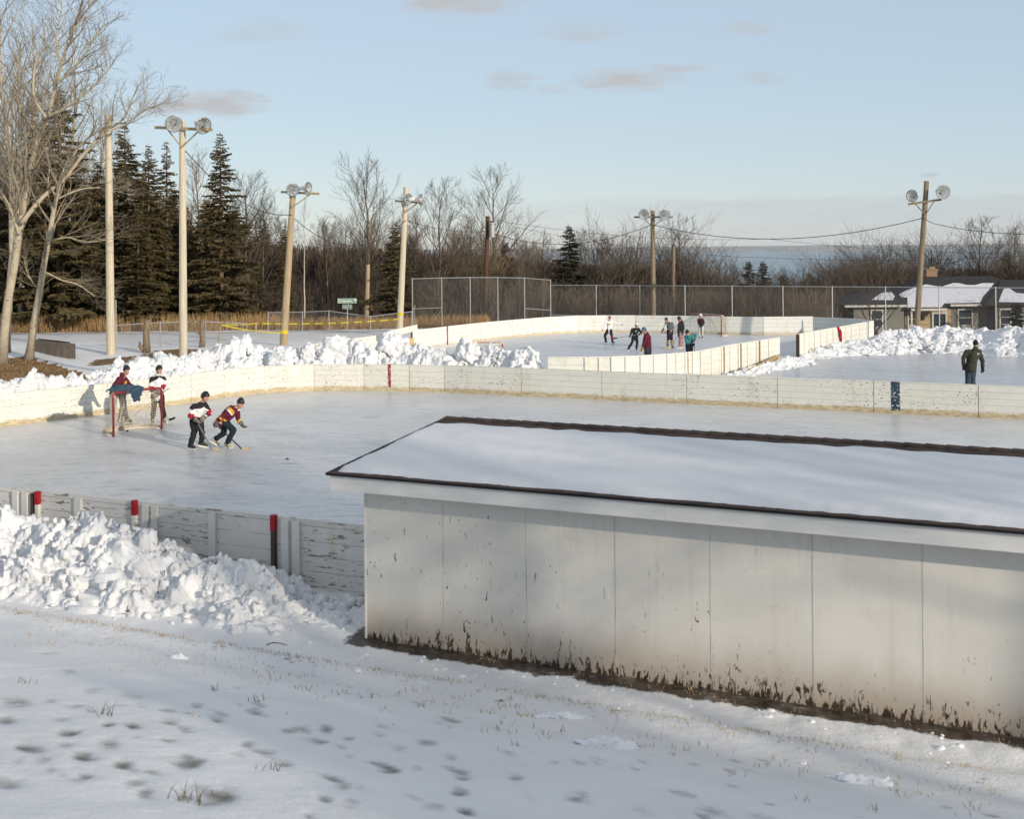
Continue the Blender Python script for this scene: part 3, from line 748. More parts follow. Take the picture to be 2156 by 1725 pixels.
def heap(name, ridge, front, back, label, seed, nu=240, nv=70, lumps=300, lumpr=(.03, .16), rough=.16, base=-.12, chunk=2.2, endtaper=.06):
    """ridge: (X, Y, height) points; the heap falls away front and back of it"""
    rnd = random.Random(seed); P = [Vector((x, y)) for x, y, h in ridge]; L = [0]
    for a, b in zip(P, P[1:]): L.append(L[-1] + (b - a).length)
    tot = L[-1]; mb = MB(); vs = []; fs = []
    def at(l):
        for i in range(len(P) - 1):
            if l <= L[i+1] or i == len(P) - 2:
                k = (l - L[i])/(L[i+1] - L[i]); d = (P[i+1] - P[i]).normalized()
                return P[i].lerp(P[i+1], k), Vector((-d.y, d.x)), lerp(ridge[i][2], ridge[i+1][2], k)
    o = Vector((seed*7.1, seed*3.3, 0))
    def hgt(p, q, H, e):
        prof = max(0.0, 1 - abs(q))
        prof = prof**.9*(1.0)
        x = Vector((p.x, p.y, 0)) + o
        n1 = mnoise.fractal(x*.9, .8, 2.1, 6); rd_ = abs(mnoise.fractal(Vector((x.x*1.6 + x.y*.7, x.y*1.1 - x.x*.5, 3)), .9, 2.1, 5))
        v = mnoise.voronoi(x*chunk)[0]; v2 = mnoise.voronoi(x*chunk*2.7)[0]
        cell = (.5 - v[0])*.9 + (.5 - v2[0])*.4
        z = H*prof*(1 + .25*n1) + rough*(n1*.6 + cell*.12 + .5*(.35 - rd_))*min(1, prof*4)*min(1.0, .35 + H)
        return z*e
    for i in range(nu + 1):
        l = tot*i/nu; c, n, H = at(l)
        e = min(1, i/(nu*endtaper), (nu - i)/(nu*endtaper)); e = math.sqrt(max(0, e))
        fw = front(l/tot) if callable(front) else front; bw = back(l/tot) if callable(back) else back
        for j in range(nv + 1):
            q = -1 + 2*j/nv
            off = q*(fw if q < 0 else bw)
            w = Vector((mnoise.noise(Vector((l*1.3, off*1.3, seed))), mnoise.noise(Vector((l*1.3, off*1.3, seed + 9)))))*.10
            p = c + n*off + w
            g = zt(p.x, p.y)
            hh = hgt(p, q, H, e); z0 = g - .03 + max(hh, -.04)
            x3 = Vector((p.x, p.y, z0*1.3)) + o; am = rough*min(1.0, max(0.0, hh)*5 + .12)*e
            w3 = mnoise.noise_vector(x3*1.1)*.35; x3 = x3 + w3
            bb = (abs(mnoise.noise(x3*2.1))*2 - .5)*.55 + (abs(mnoise.noise(x3*4.6))*2 - .5)*.34 + (abs(mnoise.noise(x3*10.3))*2 - .5)*.17 + mnoise.noise(x3*21)*.06
            sl = -H/max(.3, fw) if q < 0 else H/max(.3, bw); nv3 = Vector((n.x*sl, n.y*sl, 1)).normalized()
            d3 = nv3*(am*(bb*.72 + .45*mnoise.noise(x3*1.6)))
            vs.append((p.x + d3.x, p.y + d3.y, z0 + d3.z))
    for i in range(nu):
        for j in range(nv):
            a = i*(nv+1) + j; fs.append((a, a + nv + 1, a + nv + 2, a + 1))
    mb.add(vs, fs)
    for k in range(lumps):
        l = rnd.uniform(.02, .98)*tot; c, n, H = at(l); q = rnd.uniform(-1.05, .7)
        fw = front(l/tot) if callable(front) else front; bw = back(l/tot) if callable(back) else back
        p = c + n*(q*(fw if q < 0 else bw)); e = min(1, (l/tot)/endtaper, (1 - l/tot)/endtaper)
        r = lumpr[0] + (lumpr[1] - lumpr[0])*rnd.random()**3.0
        lump(mb, (p.x, p.y, zt(p.x, p.y) + max(0, hgt(p, q, H, math.sqrt(max(e, 0)))) - r*rnd.uniform(.2, .7)), r, rnd, 2 if r < .07 else 3)
    ob = mb.build(name, M['snowpile'], origin=(P[0].x, P[0].y, zt(P[0].x, P[0].y)), smooth=True)
    return tag(ob, label, 'snow pile', kind='thing')

# in front of the near boards
rg = []
for px, py, off in ((-330, 1085, 1.25), (-120, 1090, 1.2), (0, 1105, 1.1), (90, 1092, 1.05), (180, 1088, 1.0), (270, 1080, 1.0), (340, 1088, 1.05), (400, 1108, 1.1), (470, 1150, 1.0), (560, 1190, .95), (640, 1203, .95), (700, 1230, .9), (760, 1272, .8), (830, 1300, .75), (880, 1330, .7)):
    t0 = D2.dot(P2(px, 1027 + .1014*px, NH)); q = ts(t0, near_s - off)
    d = ray(px, py); k = q.y; H = EYE + d.z*k - zt(q.x, q.y)
    rg.append((q.x, q.y, max(.10, H)))
heap('snow_pile', rg, lambda k: 1.75 - .35*k, lambda k: .93, 'big lumpy snow pile shovelled against the flaking boards left of the shed', 3,
     nu=560, nv=170, lumps=520, lumpr=(.010, .085), rough=.30, chunk=2.4)
# bank behind the far boards of the near rink
rg = []
for px, py, Y in ((-160, 800, 37.5), (0, 795, 40.2), (110, 790, 42.3), (215, 788, 44.2), (300, 775, 46.5), (380, 763, 48.3), (450, 748, 49.6), (520, 738, 50.3), (600, 742, 50.5), (700, 742, 50.4), (800, 735, 50.4),
                  (860, 738, 50.2), (930, 748, 49.9), (1000, 748, 49.5), (1060, 748, 49.1), (1110, 750, 48.4), (1150, 772, 47.7)):
    p = ond(px, py - (9 if px > 280 else 0), Y); rg.append((p.x, p.y, max(.2, p.z - zt(p.x, p.y))))
heap('snow_bank', rg, lambda k: .75 + 1.5*sm(.1, .34, k) - .9*sm(.75, 1, k), lambda k: 2.6 - 1.3*sm(.8, 1, k), 'long ploughed snow bank behind the near rink boards with big ice chunks on it', 8,
     nu=640, nv=110, lumps=220, lumpr=(.03, .16), rough=.33, chunk=1.0, endtaper=.025)
# big separate chunks on that bank
rnd = random.Random(21)
CH = [(510, 740, 35, 50.2, 'largest rounded snow chunk on the long bank, left of the tan lamp pole'), (590, 755, 26, 49.6, 'rounded snow chunk on the bank right below the tan lamp pole'), (826, 723, 28, 50.6, 'steep snow chunk at the top of the bank below the tilted plank'),
      (700, 738, 34, 50.5, 'broad snow chunk on the bank in front of the half buried board run'), (650, 742, 20, 50.2, 'small snow chunk at the left end of the half buried board run'), (880, 737, 20, 50.5, 'snow chunk in front of the plywood sheet'),
      (985, 740, 30, 49.6, 'snow chunk hiding the left half of the small goal'), (1098, 752, 26, 48.6, 'last big snow chunk at the right end of the long bank'), (340, 752, 17, 49.8, 'blocky snow chunk left of the foot of the tall pale lamp pole'), (425, 757, 22, 48.9, 'wide snow chunk right of the foot of the tall pale lamp pole'), (250, 770, 17, 47.0, 'snow chunk left of the maroon player by the goal')]
for px, py, rpx, Y, lb in CH:
    c = ond(px, py + rpx*.22, Y); mb = MB(); lump(mb, c, rpx*Y/F*.88, rnd, 5, .0)
    tag(mb.build('snow_chunk', M['snowpile'], origin=c, smooth=True), lb, 'snow chunk', 'ice hard snow chunks on the long bank')
# right hand bank and its tail along the boards
rg = []
for px, py, Y in ((1686, 750, 58.6), (1720, 735, 60.0), (1760, 722, 61.5), (1800, 712, 62.6), (1850, 703, 63.4), (1885, 690, 63.8), (1920, 686, 63.9), (1960, 690, 63.8), (2010, 686, 63.4), (2060, 690, 62.8), (2100, 700, 62.2), (2130, 690, 61.6), (2170, 690, 61.0), (2260, 690, 59.5)):
    p = ond(px, py, Y); rg.append((p.x, p.y, max(.15, p.z - zt(p.x, p.y))))
heap('snow_bank', rg, lambda k: 1.0 + 2.0*sm(.1, .35, k), lambda k: .7 + 1.6*sm(.35, .6, k), 'lumpy snow bank right of the far rink, below the house and leaning pole', 15,
     nu=560, nv=120, lumps=420, lumpr=(.015, .075), rough=.15, chunk=2.6, endtaper=.02)
rg = [(p.x, p.y, h) for p, h in ((near_seg[4] + Vector((.4, -.7)), .08), (near_seg[6] + Vector((.6, -.6)), .22), (near_seg[8] + Vector((.6, -.5)), .3), (near_seg[9] + Vector((.8, -.5)), .42), (near_seg[10] + Vector((.8, -.6)), .42), (near_seg[10] + Vector((1.6, -.3)), .2))]
heap('snow_pile', rg, .8, .5, 'low snow heap along the boards left of the rink opening', 19, nu=160, nv=36, lumps=160, lumpr=(.03, .12), rough=.16, chunk=2.2)
# crumbled lumps on the foreground bank
LM = [(1190, 1512, .45, .08, 'flat broken snow crust on the slope left of the shed front'), (1285, 1576, .62, .10, 'long ridge of broken snow crust lying on the slope below the shed'), (1810, 1650, .42, .10, 'ragged snow clod low on the slope, the one nearest the bottom right corner'),
      (376, 1388, .2, .06, 'little pair of snow clods on the slope below the big pile'), (1690, 1610, .06, .05, 'small round snow clod on the slope right of the long crust ridge')]
for px, py, w, h, lb in LM:
    p = onground(px, py); mb = MB()
    lump(mb, (0, 0, 0), 1.0, rnd, 5)
    mb.v = [(p.x + a*w*.55 + .12*b_*w, p.y + b_*w*.22, zt(p.x + a*w*.55, p.y + b_*w*.22) - .012 + max(-.02, c_*h*.75*(1 + .7*mnoise.noise(Vector((a*4, b_*4, c_*3))))) ) for a, b_, c_ in mb.v]
    tag(mb.build('snow_clod', M['snow'], origin=p, smooth=True), lb, 'snow clod', 'snow clods on the slope')
# broken ice and slush along the foot of the shed
mb = MB(); rnd = random.Random(5)
for k in range(150):
    t = ct + rnd.uniform(-.6, 9.5); s = cs - .3 - abs(rnd.gauss(0, .55))
    q = ts(t, s); r_ = rnd.uniform(.02, .085)*rnd.random()**1.5 + .01; lump(mb, (q.x, q.y, zt(q.x, q.y) - r_*.86), r_, rnd, 2)
tag(mb.build('slush', M['snow'], smooth=True), 'crumbs of slush and broken ice along the foot of the shed', 'slush', kind='stuff')
# dry grass poking through
M['drygrass'] = simple('dry_grass', (.36, .26, .13), .85, .4, 9)
M['darkgrass'] = simple('dark_grass', (.12, .10, .07), .85, .4, 9)
def blades(mb, p, n, h, spread, rnd, w=.004):
    for k in range(n):
        b = p + Vector((rnd.gauss(0, spread), rnd.gauss(0, spread), 0)); b.z = zt(b.x, b.y) - .01
        l = h*rnd.uniform(.4, 1.1); a = rnd.uniform(0, 6.28); tl_ = rnd.uniform(.1, .9)
        d = Vector((math.cos(a)*tl_, math.sin(a)*tl_, 1)).normalized(); sd = Vector((1, 0, 0))*w
        mid = b + d*l*.6; tip = b + d*l + Vector((math.cos(a), math.sin(a), 0))*l*.2
        mb.add([b - sd, b + sd, mid + sd*.7, mid - sd*.7, tip], [(0, 1, 2, 3), (3, 2, 4)])
mb = MB(); rnd = random.Random(2)
for k in range(560):
    t = rnd.uniform(-20, 12); s = 13.32 + rnd.gauss(0, .10); q = ts(t, s); blades(mb, q, rnd.randint(2, 6), .06, .06, rnd)
for k in range(260):
    t = rnd.uniform(-8, 8); s = 13.2 - abs(rnd.gauss(0, 1.3)); q = ts(t, s); blades(mb, q, rnd.randint(1, 4), .09, .05, rnd)
for k in range(160):
    t = rnd.uniform(-17, -6); s = 13.2 - abs(rnd.gauss(0, 1.2)); q = ts(t, s); blades(mb, q, rnd.randint(1, 5), .07, .08, rnd)
for k in range(22):
    t = ct + rnd.uniform(1.5, 9); q = ts(t, cs - rnd.uniform(.1, .3)); blades(mb, q, 5, .06, .08, rnd)
tag(mb.build('dry_grass', M['drygrass']), 'thin dry straw coloured grass poking through the snow', 'grass', kind='stuff')
mb = MB()
for sx, sy, r, k in spots:
    if k > .9 and r > .125: blades(mb, Vector((sx, sy, 0)), 7, .04, r*.3, rnd, .0035)
for px, py, n, h in ((400, 1690, 8, .16), (375, 1685, 4, .12), (223, 1508, 8, .16), (568, 1624, 6, .11), (450, 1455, 6, .11), (545, 1478, 7, .11), (38, 1440, 3, .14), (60, 1440, 3, .1)):
    blades(mb, onground(px, py), n, h, .05, rnd, .0045)
tag(mb.build('grass_stubble', M['darkgrass']), 'dark grass stubble in the thin spots of the near slope', 'grass', kind='stuff')
p = onground(579, 1361); mb = MB(); mb.tube([p + Vector((-.12, 0, .01)), p + Vector((-.03, .02, .035)), p + Vector((.08, .0, .03)), p + Vector((.17, -.02, .01))], [.006, .008, .006, .003], 6)
tag(mb.build('twig', M['darkwood'], origin=p, smooth=True), 'thin bent twig lying on the snow in front of the big pile', 'twig')
# ------------------------------------------------------------------ floodlight poles
def floodlight(root_arm, c, aim, up_at, r=.27):
    """bell reflector with glass, white ballast housing behind, yoke to the cross arm"""
    aim = Vector(aim).normalized(); n = 24
    mb = MB(); mb.lathe([(-.30, .05), (-.24, .09), (-.16, .15), (-.06, .225), (.02, r - .015), (.03, r)], c, aim, n)
    lamp = mb.build('floodlight', M['lampglass'], root_arm, smooth=True)
    mb = MB(); mb.lathe([(.022, r - .016), (.035, r + .012), (.05, r + .012), (.05, r - .012)], c, aim, n); mb.build('rim', M['lamprim'], lamp, smooth=True)
    mb = MB(); mb.lathe([(.044, r - .012), (.055, r*.7), (.062, r*.35), (.064, .001)], c, aim, n); mb.build('lens', M['lens'], lamp, smooth=True)
    mb = MB(); mb.tube([Vector(c) - aim*.2, Vector(c) - aim*.04], .035, 8); mb.build('bulb', M['white_metal'], lamp)
    mb = MB(); b0 = Vector(c) - aim*.28; x = aim.orthogonal()
    mb.tube([b0, b0 - aim*.10, b0 - aim*.30], [.09, .125, .12], 10); mb.build('ballast_housing', M['white_metal'], lamp)
    mb = MB(); mb.tube([Vector(c) - aim*.2, Vector(up_at)], .022, 6); mb.build('bracket', M['black_iron'], lamp)
mm_ = NT('lamp_lens'); mm_.color((.9, .9, .87)); mm_.set(.05, .6); mm_.b.inputs['Transmission Weight'].default_value = 1.0; mm_.b.inputs['IOR'].default_value = 1.06; mm_.bump(mm_.noise(mm_.pos(), 7, 3), .7, .03); M['lens'] = mm_.mat

def pole(name, bpx, tpx, Y, r0, r1, mat, label, cat='lamp pole', group=None, arm=None, lamps=(), base_z=None, dY=0.0, brace=.75, collar=None):
    b = ond(*bpx, Y); t = ond(*tpx, Y + dY)
    g = zt(b.x, b.y); root = thing(name, (b.x, b.y, g), label, cat, group)
    d = (t - b).normalized(); foot = b - d*((b.z - g + .25)/d.z)
    mb = MB(); L = 7; mb.tube([foot.lerp(t, k/L) for k in range(L + 1)], [lerp(r0, r1, k/L) for k in range(L + 1)], 14); mb.build('pole', mat, root, smooth=False)
    if arm:
        (ax, ay), (bx, by), dy = arm
        a0, a1 = ond(ax, ay, Y + dY - .22 + dy), ond(bx, by, Y + dY - .22 - dy)
        mb = MB(); mb.bar(a0, a1, .09, .115); ar = mb.build('cross_arm', M['pole_tan'] if mat != M['pole_grey'] else M['pole_grey'], root)
        mid = (a0 + a1)/2; low = mid - Vector((0, 0, brace)) + Vector((0, .04, 0))
        kx = (t - b)*((low.z - b.z)/(t.z - b.z)) + b; low = Vector((kx.x, kx.y - r1 - .03, low.z))
        for k in (.22, .78):
            mb = MB(); mb.bar(a0.lerp(a1, k) - Vector((0, .02, .04)), low, .045, .05); mb.build('brace', M['pole_tan'] if mat != M['pole_grey'] else M['pole_grey'], root)
        for (lx, ly, aim, sz) in lamps:
            c = ond(lx, ly, Y + dY - .54); k = min(.97, max(.03, (c - a0).dot(a1 - a0)/(a1 - a0).length_squared))
            floodlight(root, c, aim, a0.lerp(a1, k), sz)
    if collar:
        for k, mt in collar:
            q = foot.lerp(t, k); mb = MB(); rr = lerp(r0, r1, k)
            mb.tube([q - d*.09, q + d*.09], rr + .012, 14); mb.build('tape_wrap', mt, root)
    return root, t, b
PB = pole('lamp_pole', (386, 767), (384, 254), 50.4, .17, .125, M['pole_pale'], 'tallest pale lamp pole, rising from the snow bank behind the hockey goal', arm=((326, 268), (447, 273), .25),
          lamps=((366, 260, (.28, -.9, -.33), .335), (427, 264, (.62, -.74, -.32), .335)))
PA = pole('utility_pole', (233, 733), (228, 241), 61.5, .21, .155, M['pole_pale'], 'tall bare pale pole without lamps, left of the tallest lamp pole', cat='pole')
PC = pole('lamp_pole', (597, 723), (617, 402), 64, .20, .145, M['pole_tan'], 'tan leaning lamp pole with two floodlights and yellow tape near its foot', arm=((592, 404), (672, 408), .25),
          lamps=((616, 399, (.35, -.87, -.3), .335), (647, 397, (.85, -.42, -.1), .335)), collar=((.115, M['yellow']),))
PD = pole('lamp_pole', (841, 703), (855, 394), 70.5, .19, .14, M['pole_pale'], 'pale leaning lamp pole beside the tilted plank, its top standing above the cross arm', arm=((832, 423), (891, 427), .35),
          lamps=((858, 419, (.72, -.66, -.18), .315), (884, 420, (.93, -.25, -.05), .315)), collar=((.17, M['yellow']),), brace=.6)
PE = pole('lamp_pole', (1376, 668), (1374, 443), 79.0, .16, .13, M['pole_grey'], 'weathered lamp pole straight behind the far rink, arm level with two floodlights', arm=((1335, 457), (1417, 457), .05),
          lamps=((1356, 451, (-.12, -.95, -.2), .335), (1399, 452, (.2, -.93, -.25), .335)), brace=.62)
PF = pole('lamp_pole', (1930, 690), (1951, 381), 66, .16, .13, M['pole_grey'], 'leaning weathered lamp pole in front of the house, its cross arm tilted', arm=((1912, 430), (1982, 420), .1),
          lamps=((1921, 412, (-.62, -.74, -.1), .315), (1985, 404, (.15, -.95, -.1), .38)), brace=.68)
PG = pole('utility_pole', (1020, 690), (1027, 455), 86, .17, .13, M['pole_dark'], 'dark brown power pole carrying a grey transformer can', cat='pole')
rt = PG[0]; c = ond(1036, 484, 85.6)
mb = MB(); mb.lathe([(-.5, .001), (-.5, .23), (.36, .23), (.40, .25), (.46, .24), (.5, .10), (.5, .001)], c, (0, 0, 1), 16); mb.build('transformer', M['galv'], rt)
mb = MB(); mb.bar(ond(1022, 464, 85.7), ond(1040, 468, 85.7), .08, .1); mb.build('cross_arm', M['pole_dark'], rt)
pole('utility_pole', (1416, 668), (1418.5, 519), 88, .15, .12, M['pole_grey'], 'short thin grey pole right of the weathered lamp pole behind the fence', cat='pole')
pole('utility_pole', (771, 696), (775, 557), 82, .17, .13, M['pole_tan'], 'broken tan pole in front of the tall bare tree by the street sign', cat='pole')

# wires
def wire(name, pts, label, r=.014, sag=.5, mat='cable'):
    P = []
    for (a, b, s) in pts:
        for k in range(15):
            f = k/14; q = a.lerp(b, f); q = q - Vector((0, 0, s*4*f*(1 - f))); P.append(q)
    mb = MB(); mb.tube(P, r, 5); return tag(mb.build(name, M[mat]), label, 'cable', 'overhead wires between the poles')
wb, wc, wd, we, wf = ond(391, 318, 50.3), ond(611, 452, 63.8), ond(854, 464, 70.3), ond(1373, 473, 78.9), ond(1944, 459, 65.9)
wg = ond(1024, 487, 85.8)
wire('power_cable', [(wb, wc, .75)], 'slack cable from the tallest lamp pole down to the tan lamp pole', .018)
wire('power_cable', [(wc, wd, 1.5)], 'slack cable between the tan lamp pole and the pale pole by the plank', .018)
wire('power_cable', [(wd, wg, .25)], 'cable from the pale pole by the plank to the transformer pole', .016)
wire('power_cable', [(wg, we, 1.05)], 'cable from the transformer pole to the weathered lamp pole behind the rink', .018)
wire('power_cable', [(we, wf, 1.0)], 'thick cable from the weathered lamp pole to the leaning lamp pole by the house', .02)
wire('power_cable', [(wf, ond(1967, 471, 64), .02), (ond(1967, 471, 64), ond(2260, 489, 52), .25)], 'thick cable leaving the leaning lamp pole to the right edge', .016)
wire('power_cable', [(ond(1030, 462, 86), ond(1617, 503, 92), .5), (ond(1617, 503, 92), ond(2300, 528, 92), .5)], 'thin upper wire running right from the transformer pole across the sky', .011)
wire('power_cable', [(ond(1078, 476, 86), ond(1178, 497, 92), .0), (ond(1178, 497, 92), ond(1617, 543, 96), .3), (ond(1617, 543, 96), ond(2300, 528, 96), .4)], 'thin low wire running right across the lake', .011)
wire('power_cable', [(ond(480, 445, 72), ond(576, 459, 66), .3)], 'short wire reaching the tan lamp pole from the spruces', .012)

# ------------------------------------------------------------------ chain link
def chainlink(name, pts, H, label, posts, pitch=.085, wr=.0022, base=0.0, post_r=.035, rails=(1.0,), extra=None, cat='fence', tops=None, gzf=zt):
    P = [Vector(p[:2]) for p in pts]; g = [gzf(p.x, p.y) + base for p in P]
    T = [gg + H for gg in g] if tops is None else tops
    root = thing(name, (P[0].x, P[0].y, g[0]), label, cat)
    mb = MB()
    for i in range(len(P) - 1):
        a, b = P[i], P[i+1]; L = (b - a).length; d = (b - a)/L; n = Vector((-d.y, d.x, 0))
        def at(u, z): # u along, z 0..1
            q = a + d*u; k = u/L; return Vector((q.x, q.y, lerp(lerp(g[i], g[i+1], k) + .03, lerp(T[i], T[i+1], k) - .02, z)))
        h = T[i] - g[i]
        u = -h
        while u < L:
            for sgn in (1, -1):
                u0, u1 = (u, u + h) if sgn > 0 else (u + h, u)
                z0, z1 = 0.0, 1.0
                A, B = u0, u1
                # clip to 0..L
                def cl(x0, y0, x1, y1):
                    if x0 == x1: return None
                    pts_ = [(x0, y0), (x1, y1)]
                    for lim, sg in ((0, 1), (L, -1)):
                        (p0, q0), (p1, q1) = pts_
                        i0, i1 = (p0 - lim)*sg >= 0, (p1 - lim)*sg >= 0
                        if not i0 and not i1: return None
                        if i0 != i1:
                            k = (lim - p0)/(p1 - p0); m_ = (lim, q0 + (q1 - q0)*k)
                            pts_ = [pts_[0], m_] if i0 else [m_, pts_[1]]
                    return pts_
                c = cl(A, z0, B, z1)
                if c:
                    p, q = at(*c[0]), at(*c[1]); dd = (q - p)
                    if dd.length > .01:
                        dd.normalize(); s = n.cross(dd)*wr*1.0
                        o1 = n*wr*sgn*.6
                        mb.add([p + s + o1, p - s + o1, q - s + o1, q + s + o1, p - o1*2, q - o1*2], [(0, 1, 2, 3), (0, 4, 5, 3), (1, 4, 5, 2)])
            u += pitch*1.414
    mb.build('wire_mesh', M['wire'], root)
    for k in rails:
        mb = MB()
        for i in range(len(P) - 1): mb.tube([(P[i].x, P[i].y, lerp(g[i], T[i], k)), (P[i+1].x, P[i+1].y, lerp(g[i+1], T[i+1], k))], .024, 8)
        mb.build('rail', M['galv'], root)
    for i in posts:
        mb = MB(); mb.tube([(P[i].x, P[i].y + .0, g[i] - .3), (P[i].x, P[i].y, T[i] + .05)], post_r, 10); mb.build('post', M['galv'], root)
    if extra: extra(root, P, g, T)
    return root
pt = [Vector(FENCE_A).lerp(Vector(FENCE_B), k/5) for k in range(6)]
def midrail(root, P, g, T):
    for i, k in ((0, .38), (4, .335)):
        mb = MB(); mb.tube([(P[i].x, P[i].y, lerp(g[i], T[i], k)), (P[i+1].x, P[i+1].y, lerp(g[i+1], T[i+1], k))], .022, 8); mb.build('brace_rail', M['galv'], root)
    mb = MB(); mb.tube([(P[1].x, P[1].y - .02, lerp(g[1], T[1], .335)), (P[0].x*.4 + P[1].x*.6, P[0].y*.4 + P[1].y*.6 - .02, g[0] + .1)], .012, 6); mb.build('brace_rod', M['galv'], root)
chainlink('chain_link_fence', pt, 3.02, 'tall chain link fence left of its corner, behind the sunlit far boards', range(6), rails=(1.0,), extra=midrail)
pts_ = []
for px in (1159, 1255, 1347, 1442, 1541, 1648, 1752, 1864, 1977, 2096, 2225):
    # intersect sight line with the straight fence plan
    a = ray(px, 603); Y = (84.0 + .56*2.5)/(1 + .56*a.x); pts_.append((a.x*Y, Y))
def midrail2(root, P, g, T):
    mb = MB(); mb.tube([(P[0].x, P[0].y, lerp(g[0], T[0], .335)), (P[1].x, P[1].y, lerp(g[1], T[1], .335))], .022, 8); mb.build('brace_rail', M['galv'], root)
FZB = -.1
chainlink('chain_link_fence', pts_, 2.98, 'tall chain link fence right of its corner, running in front of the thicket and house', range(11), rails=(1.0,), extra=midrail2, gzf=lambda x, y: FZB)
# low fence on the left
lf = [ond(242, 738, 62.5), ond(425-105, 733, 63), ond(436, 733, 64), ond(535-12, 733, 66)]
lf = [(ond(px, 730, Y).x, Y) for px, Y in ((246, 62.5), (338, 63.0), (433, 63.6), (520, 65.0))]
chainlink('chain_link_fence', lf, 1.27, 'low chain link fence between the tall bare pole and the tallest lamp pole', range(4), post_r=.03, pitch=.075, wr=.0026, tops=[zt(*lf[0]) + 1.27, zt(*lf[1]) + 1.27, zt(*lf[2]) + 1.27, zt(*lf[3]) + 1.05])
lf2 = [(ond(px, 720, Y).x, Y) for px, Y in ((565, 74), (637, 74), (693, 73.6), (780, 73.2), (868, 73.5), (905-30, 74.6))]
chainlink('chain_link_fence', lf2, 1.25, 'low sagging chain link fence between the tan lamp pole and the plywood sheet', range(5), post_r=.03, pitch=.075, wr=.0026,
          tops=[zt(*lf2[0]) + 1.2, zt(*lf2[1]) + 1.22, zt(*lf2[2]) + 1.28, zt(*lf2[3]) + .95, zt(*lf2[4]) + 1.2, zt(*lf2[5]) + 1.5])
def free_post(px, ptop, pbot, Y, r, mat, label, name='fence_post', lean=0):
    b, t = ond(px, pbot, Y), ond(px + lean, ptop, Y); b.z = zt(b.x, b.y) - .1
    mb = MB(); mb.tube([b, t], r, 8); tag(mb.build(name, mat, origin=(b.x, b.y, b.z)), label, 'post')
free_post(459, 682, 728, 64.2, .045, M['pole_tan'], 'wooden stake holding the left end of the yellow tape', lean=6)
free_post(539, 680, 732, 71, .03, M['galv'], 'steel post touched by the yellow tape left of the tan lamp pole')
free_post(244, 632, 735, 62.4, .03, M['galv'], 'tall thin steel post right against the bare pale pole')
def stump(px, py, Y, h, label, fork=False, r=.17):
    b = ond(px, py, Y); b.z = zt(b.x, b.y) - .05; mb = MB()
    mb.tube([b, b + Vector((.02, 0, h*.3)), b + Vector((.0, 0, h*.65)), b + Vector((.04, .02, h))], [r*1.25, r, r*.85, r*.8], 12)
    if fork: mb.tube([b + Vector((0, 0, h*.45)), b + Vector((-.28, 0, h*.62)), b + Vector((-.42, 0, h*.95))], [r*.6, r*.5, r*.4], 8); mb.tube([b + Vector((-.42, 0, h*.95)), b + Vector((-.44, 0, h*1.25))], [r*.3, r*.1], 6)
    else: mb.tube([b + Vector((-.05, -.05, 0)), b + Vector((-.28, -.08, .25)), b + Vector((-.3, -.05, .5))], [r*.7, r*.6, r*.25], 8)
    tag(mb.build('tree_stump', M['bark_dark'], origin=b, smooth=True), label, 'stump')
M['bark_dark'] = simple('rough_bark', (.20, .15, .10), .9, .45, 7, stretch=(3, 3, .8), bump=.5)
stump(416*1.0, 735, 62.8, 1.55, 'rough tree stump by the low fence between the two pale poles')
bpy.data.objects['tree_stump'].location.x = ond(308, 735, 61.5).x; bpy.data.objects['tree_stump'].location.y = 61.5
stump(425, 733, 63.2, 1.45, 'forked stump by the low fence right of the tallest lamp pole', fork=True, r=.12)
# caution tape
def ribbon(name, pts, w, mat, label, cat):
    mb = MB()
    for (a, b, s, tw) in pts:
        Q = []
        for k in range(25):
            f = k/24; q = a.lerp(b, f) - Vector((0, 0, s*4*f*(1 - f))); an = tw*math.sin(f*9)
            Q.append((q - Vector((0, math.sin(an)*w, math.cos(an)*w)), q + Vector((0, math.sin(an)*w, math.cos(an)*w))))
        vs = [p for q in Q for p in q]; mb.add(vs, [(2*k, 2*k+2, 2*k+3, 2*k+1) for k in range(24)])
    return tag(mb.build(name, mat), label, cat)
pcx = ond(601, 701, 63.8)
ribbon('caution_tape', [(ond(465, 683, 64.1), ond(539, 681, 70.9), .05, .3), (ond(539, 681, 70.9), ond(840, 672, 70.3), .12, .3)], .032, M['tape'], 'yellow caution tape strung from the wooden stake to the pale leaning pole', 'tape')
ribbon('caution_tape', [(ond(465, 684, 64.1), pcx, .1, .5)], .03, M['yellow'], 'lower yellow tape from the stake to the foot of the tan pole', 'tape')

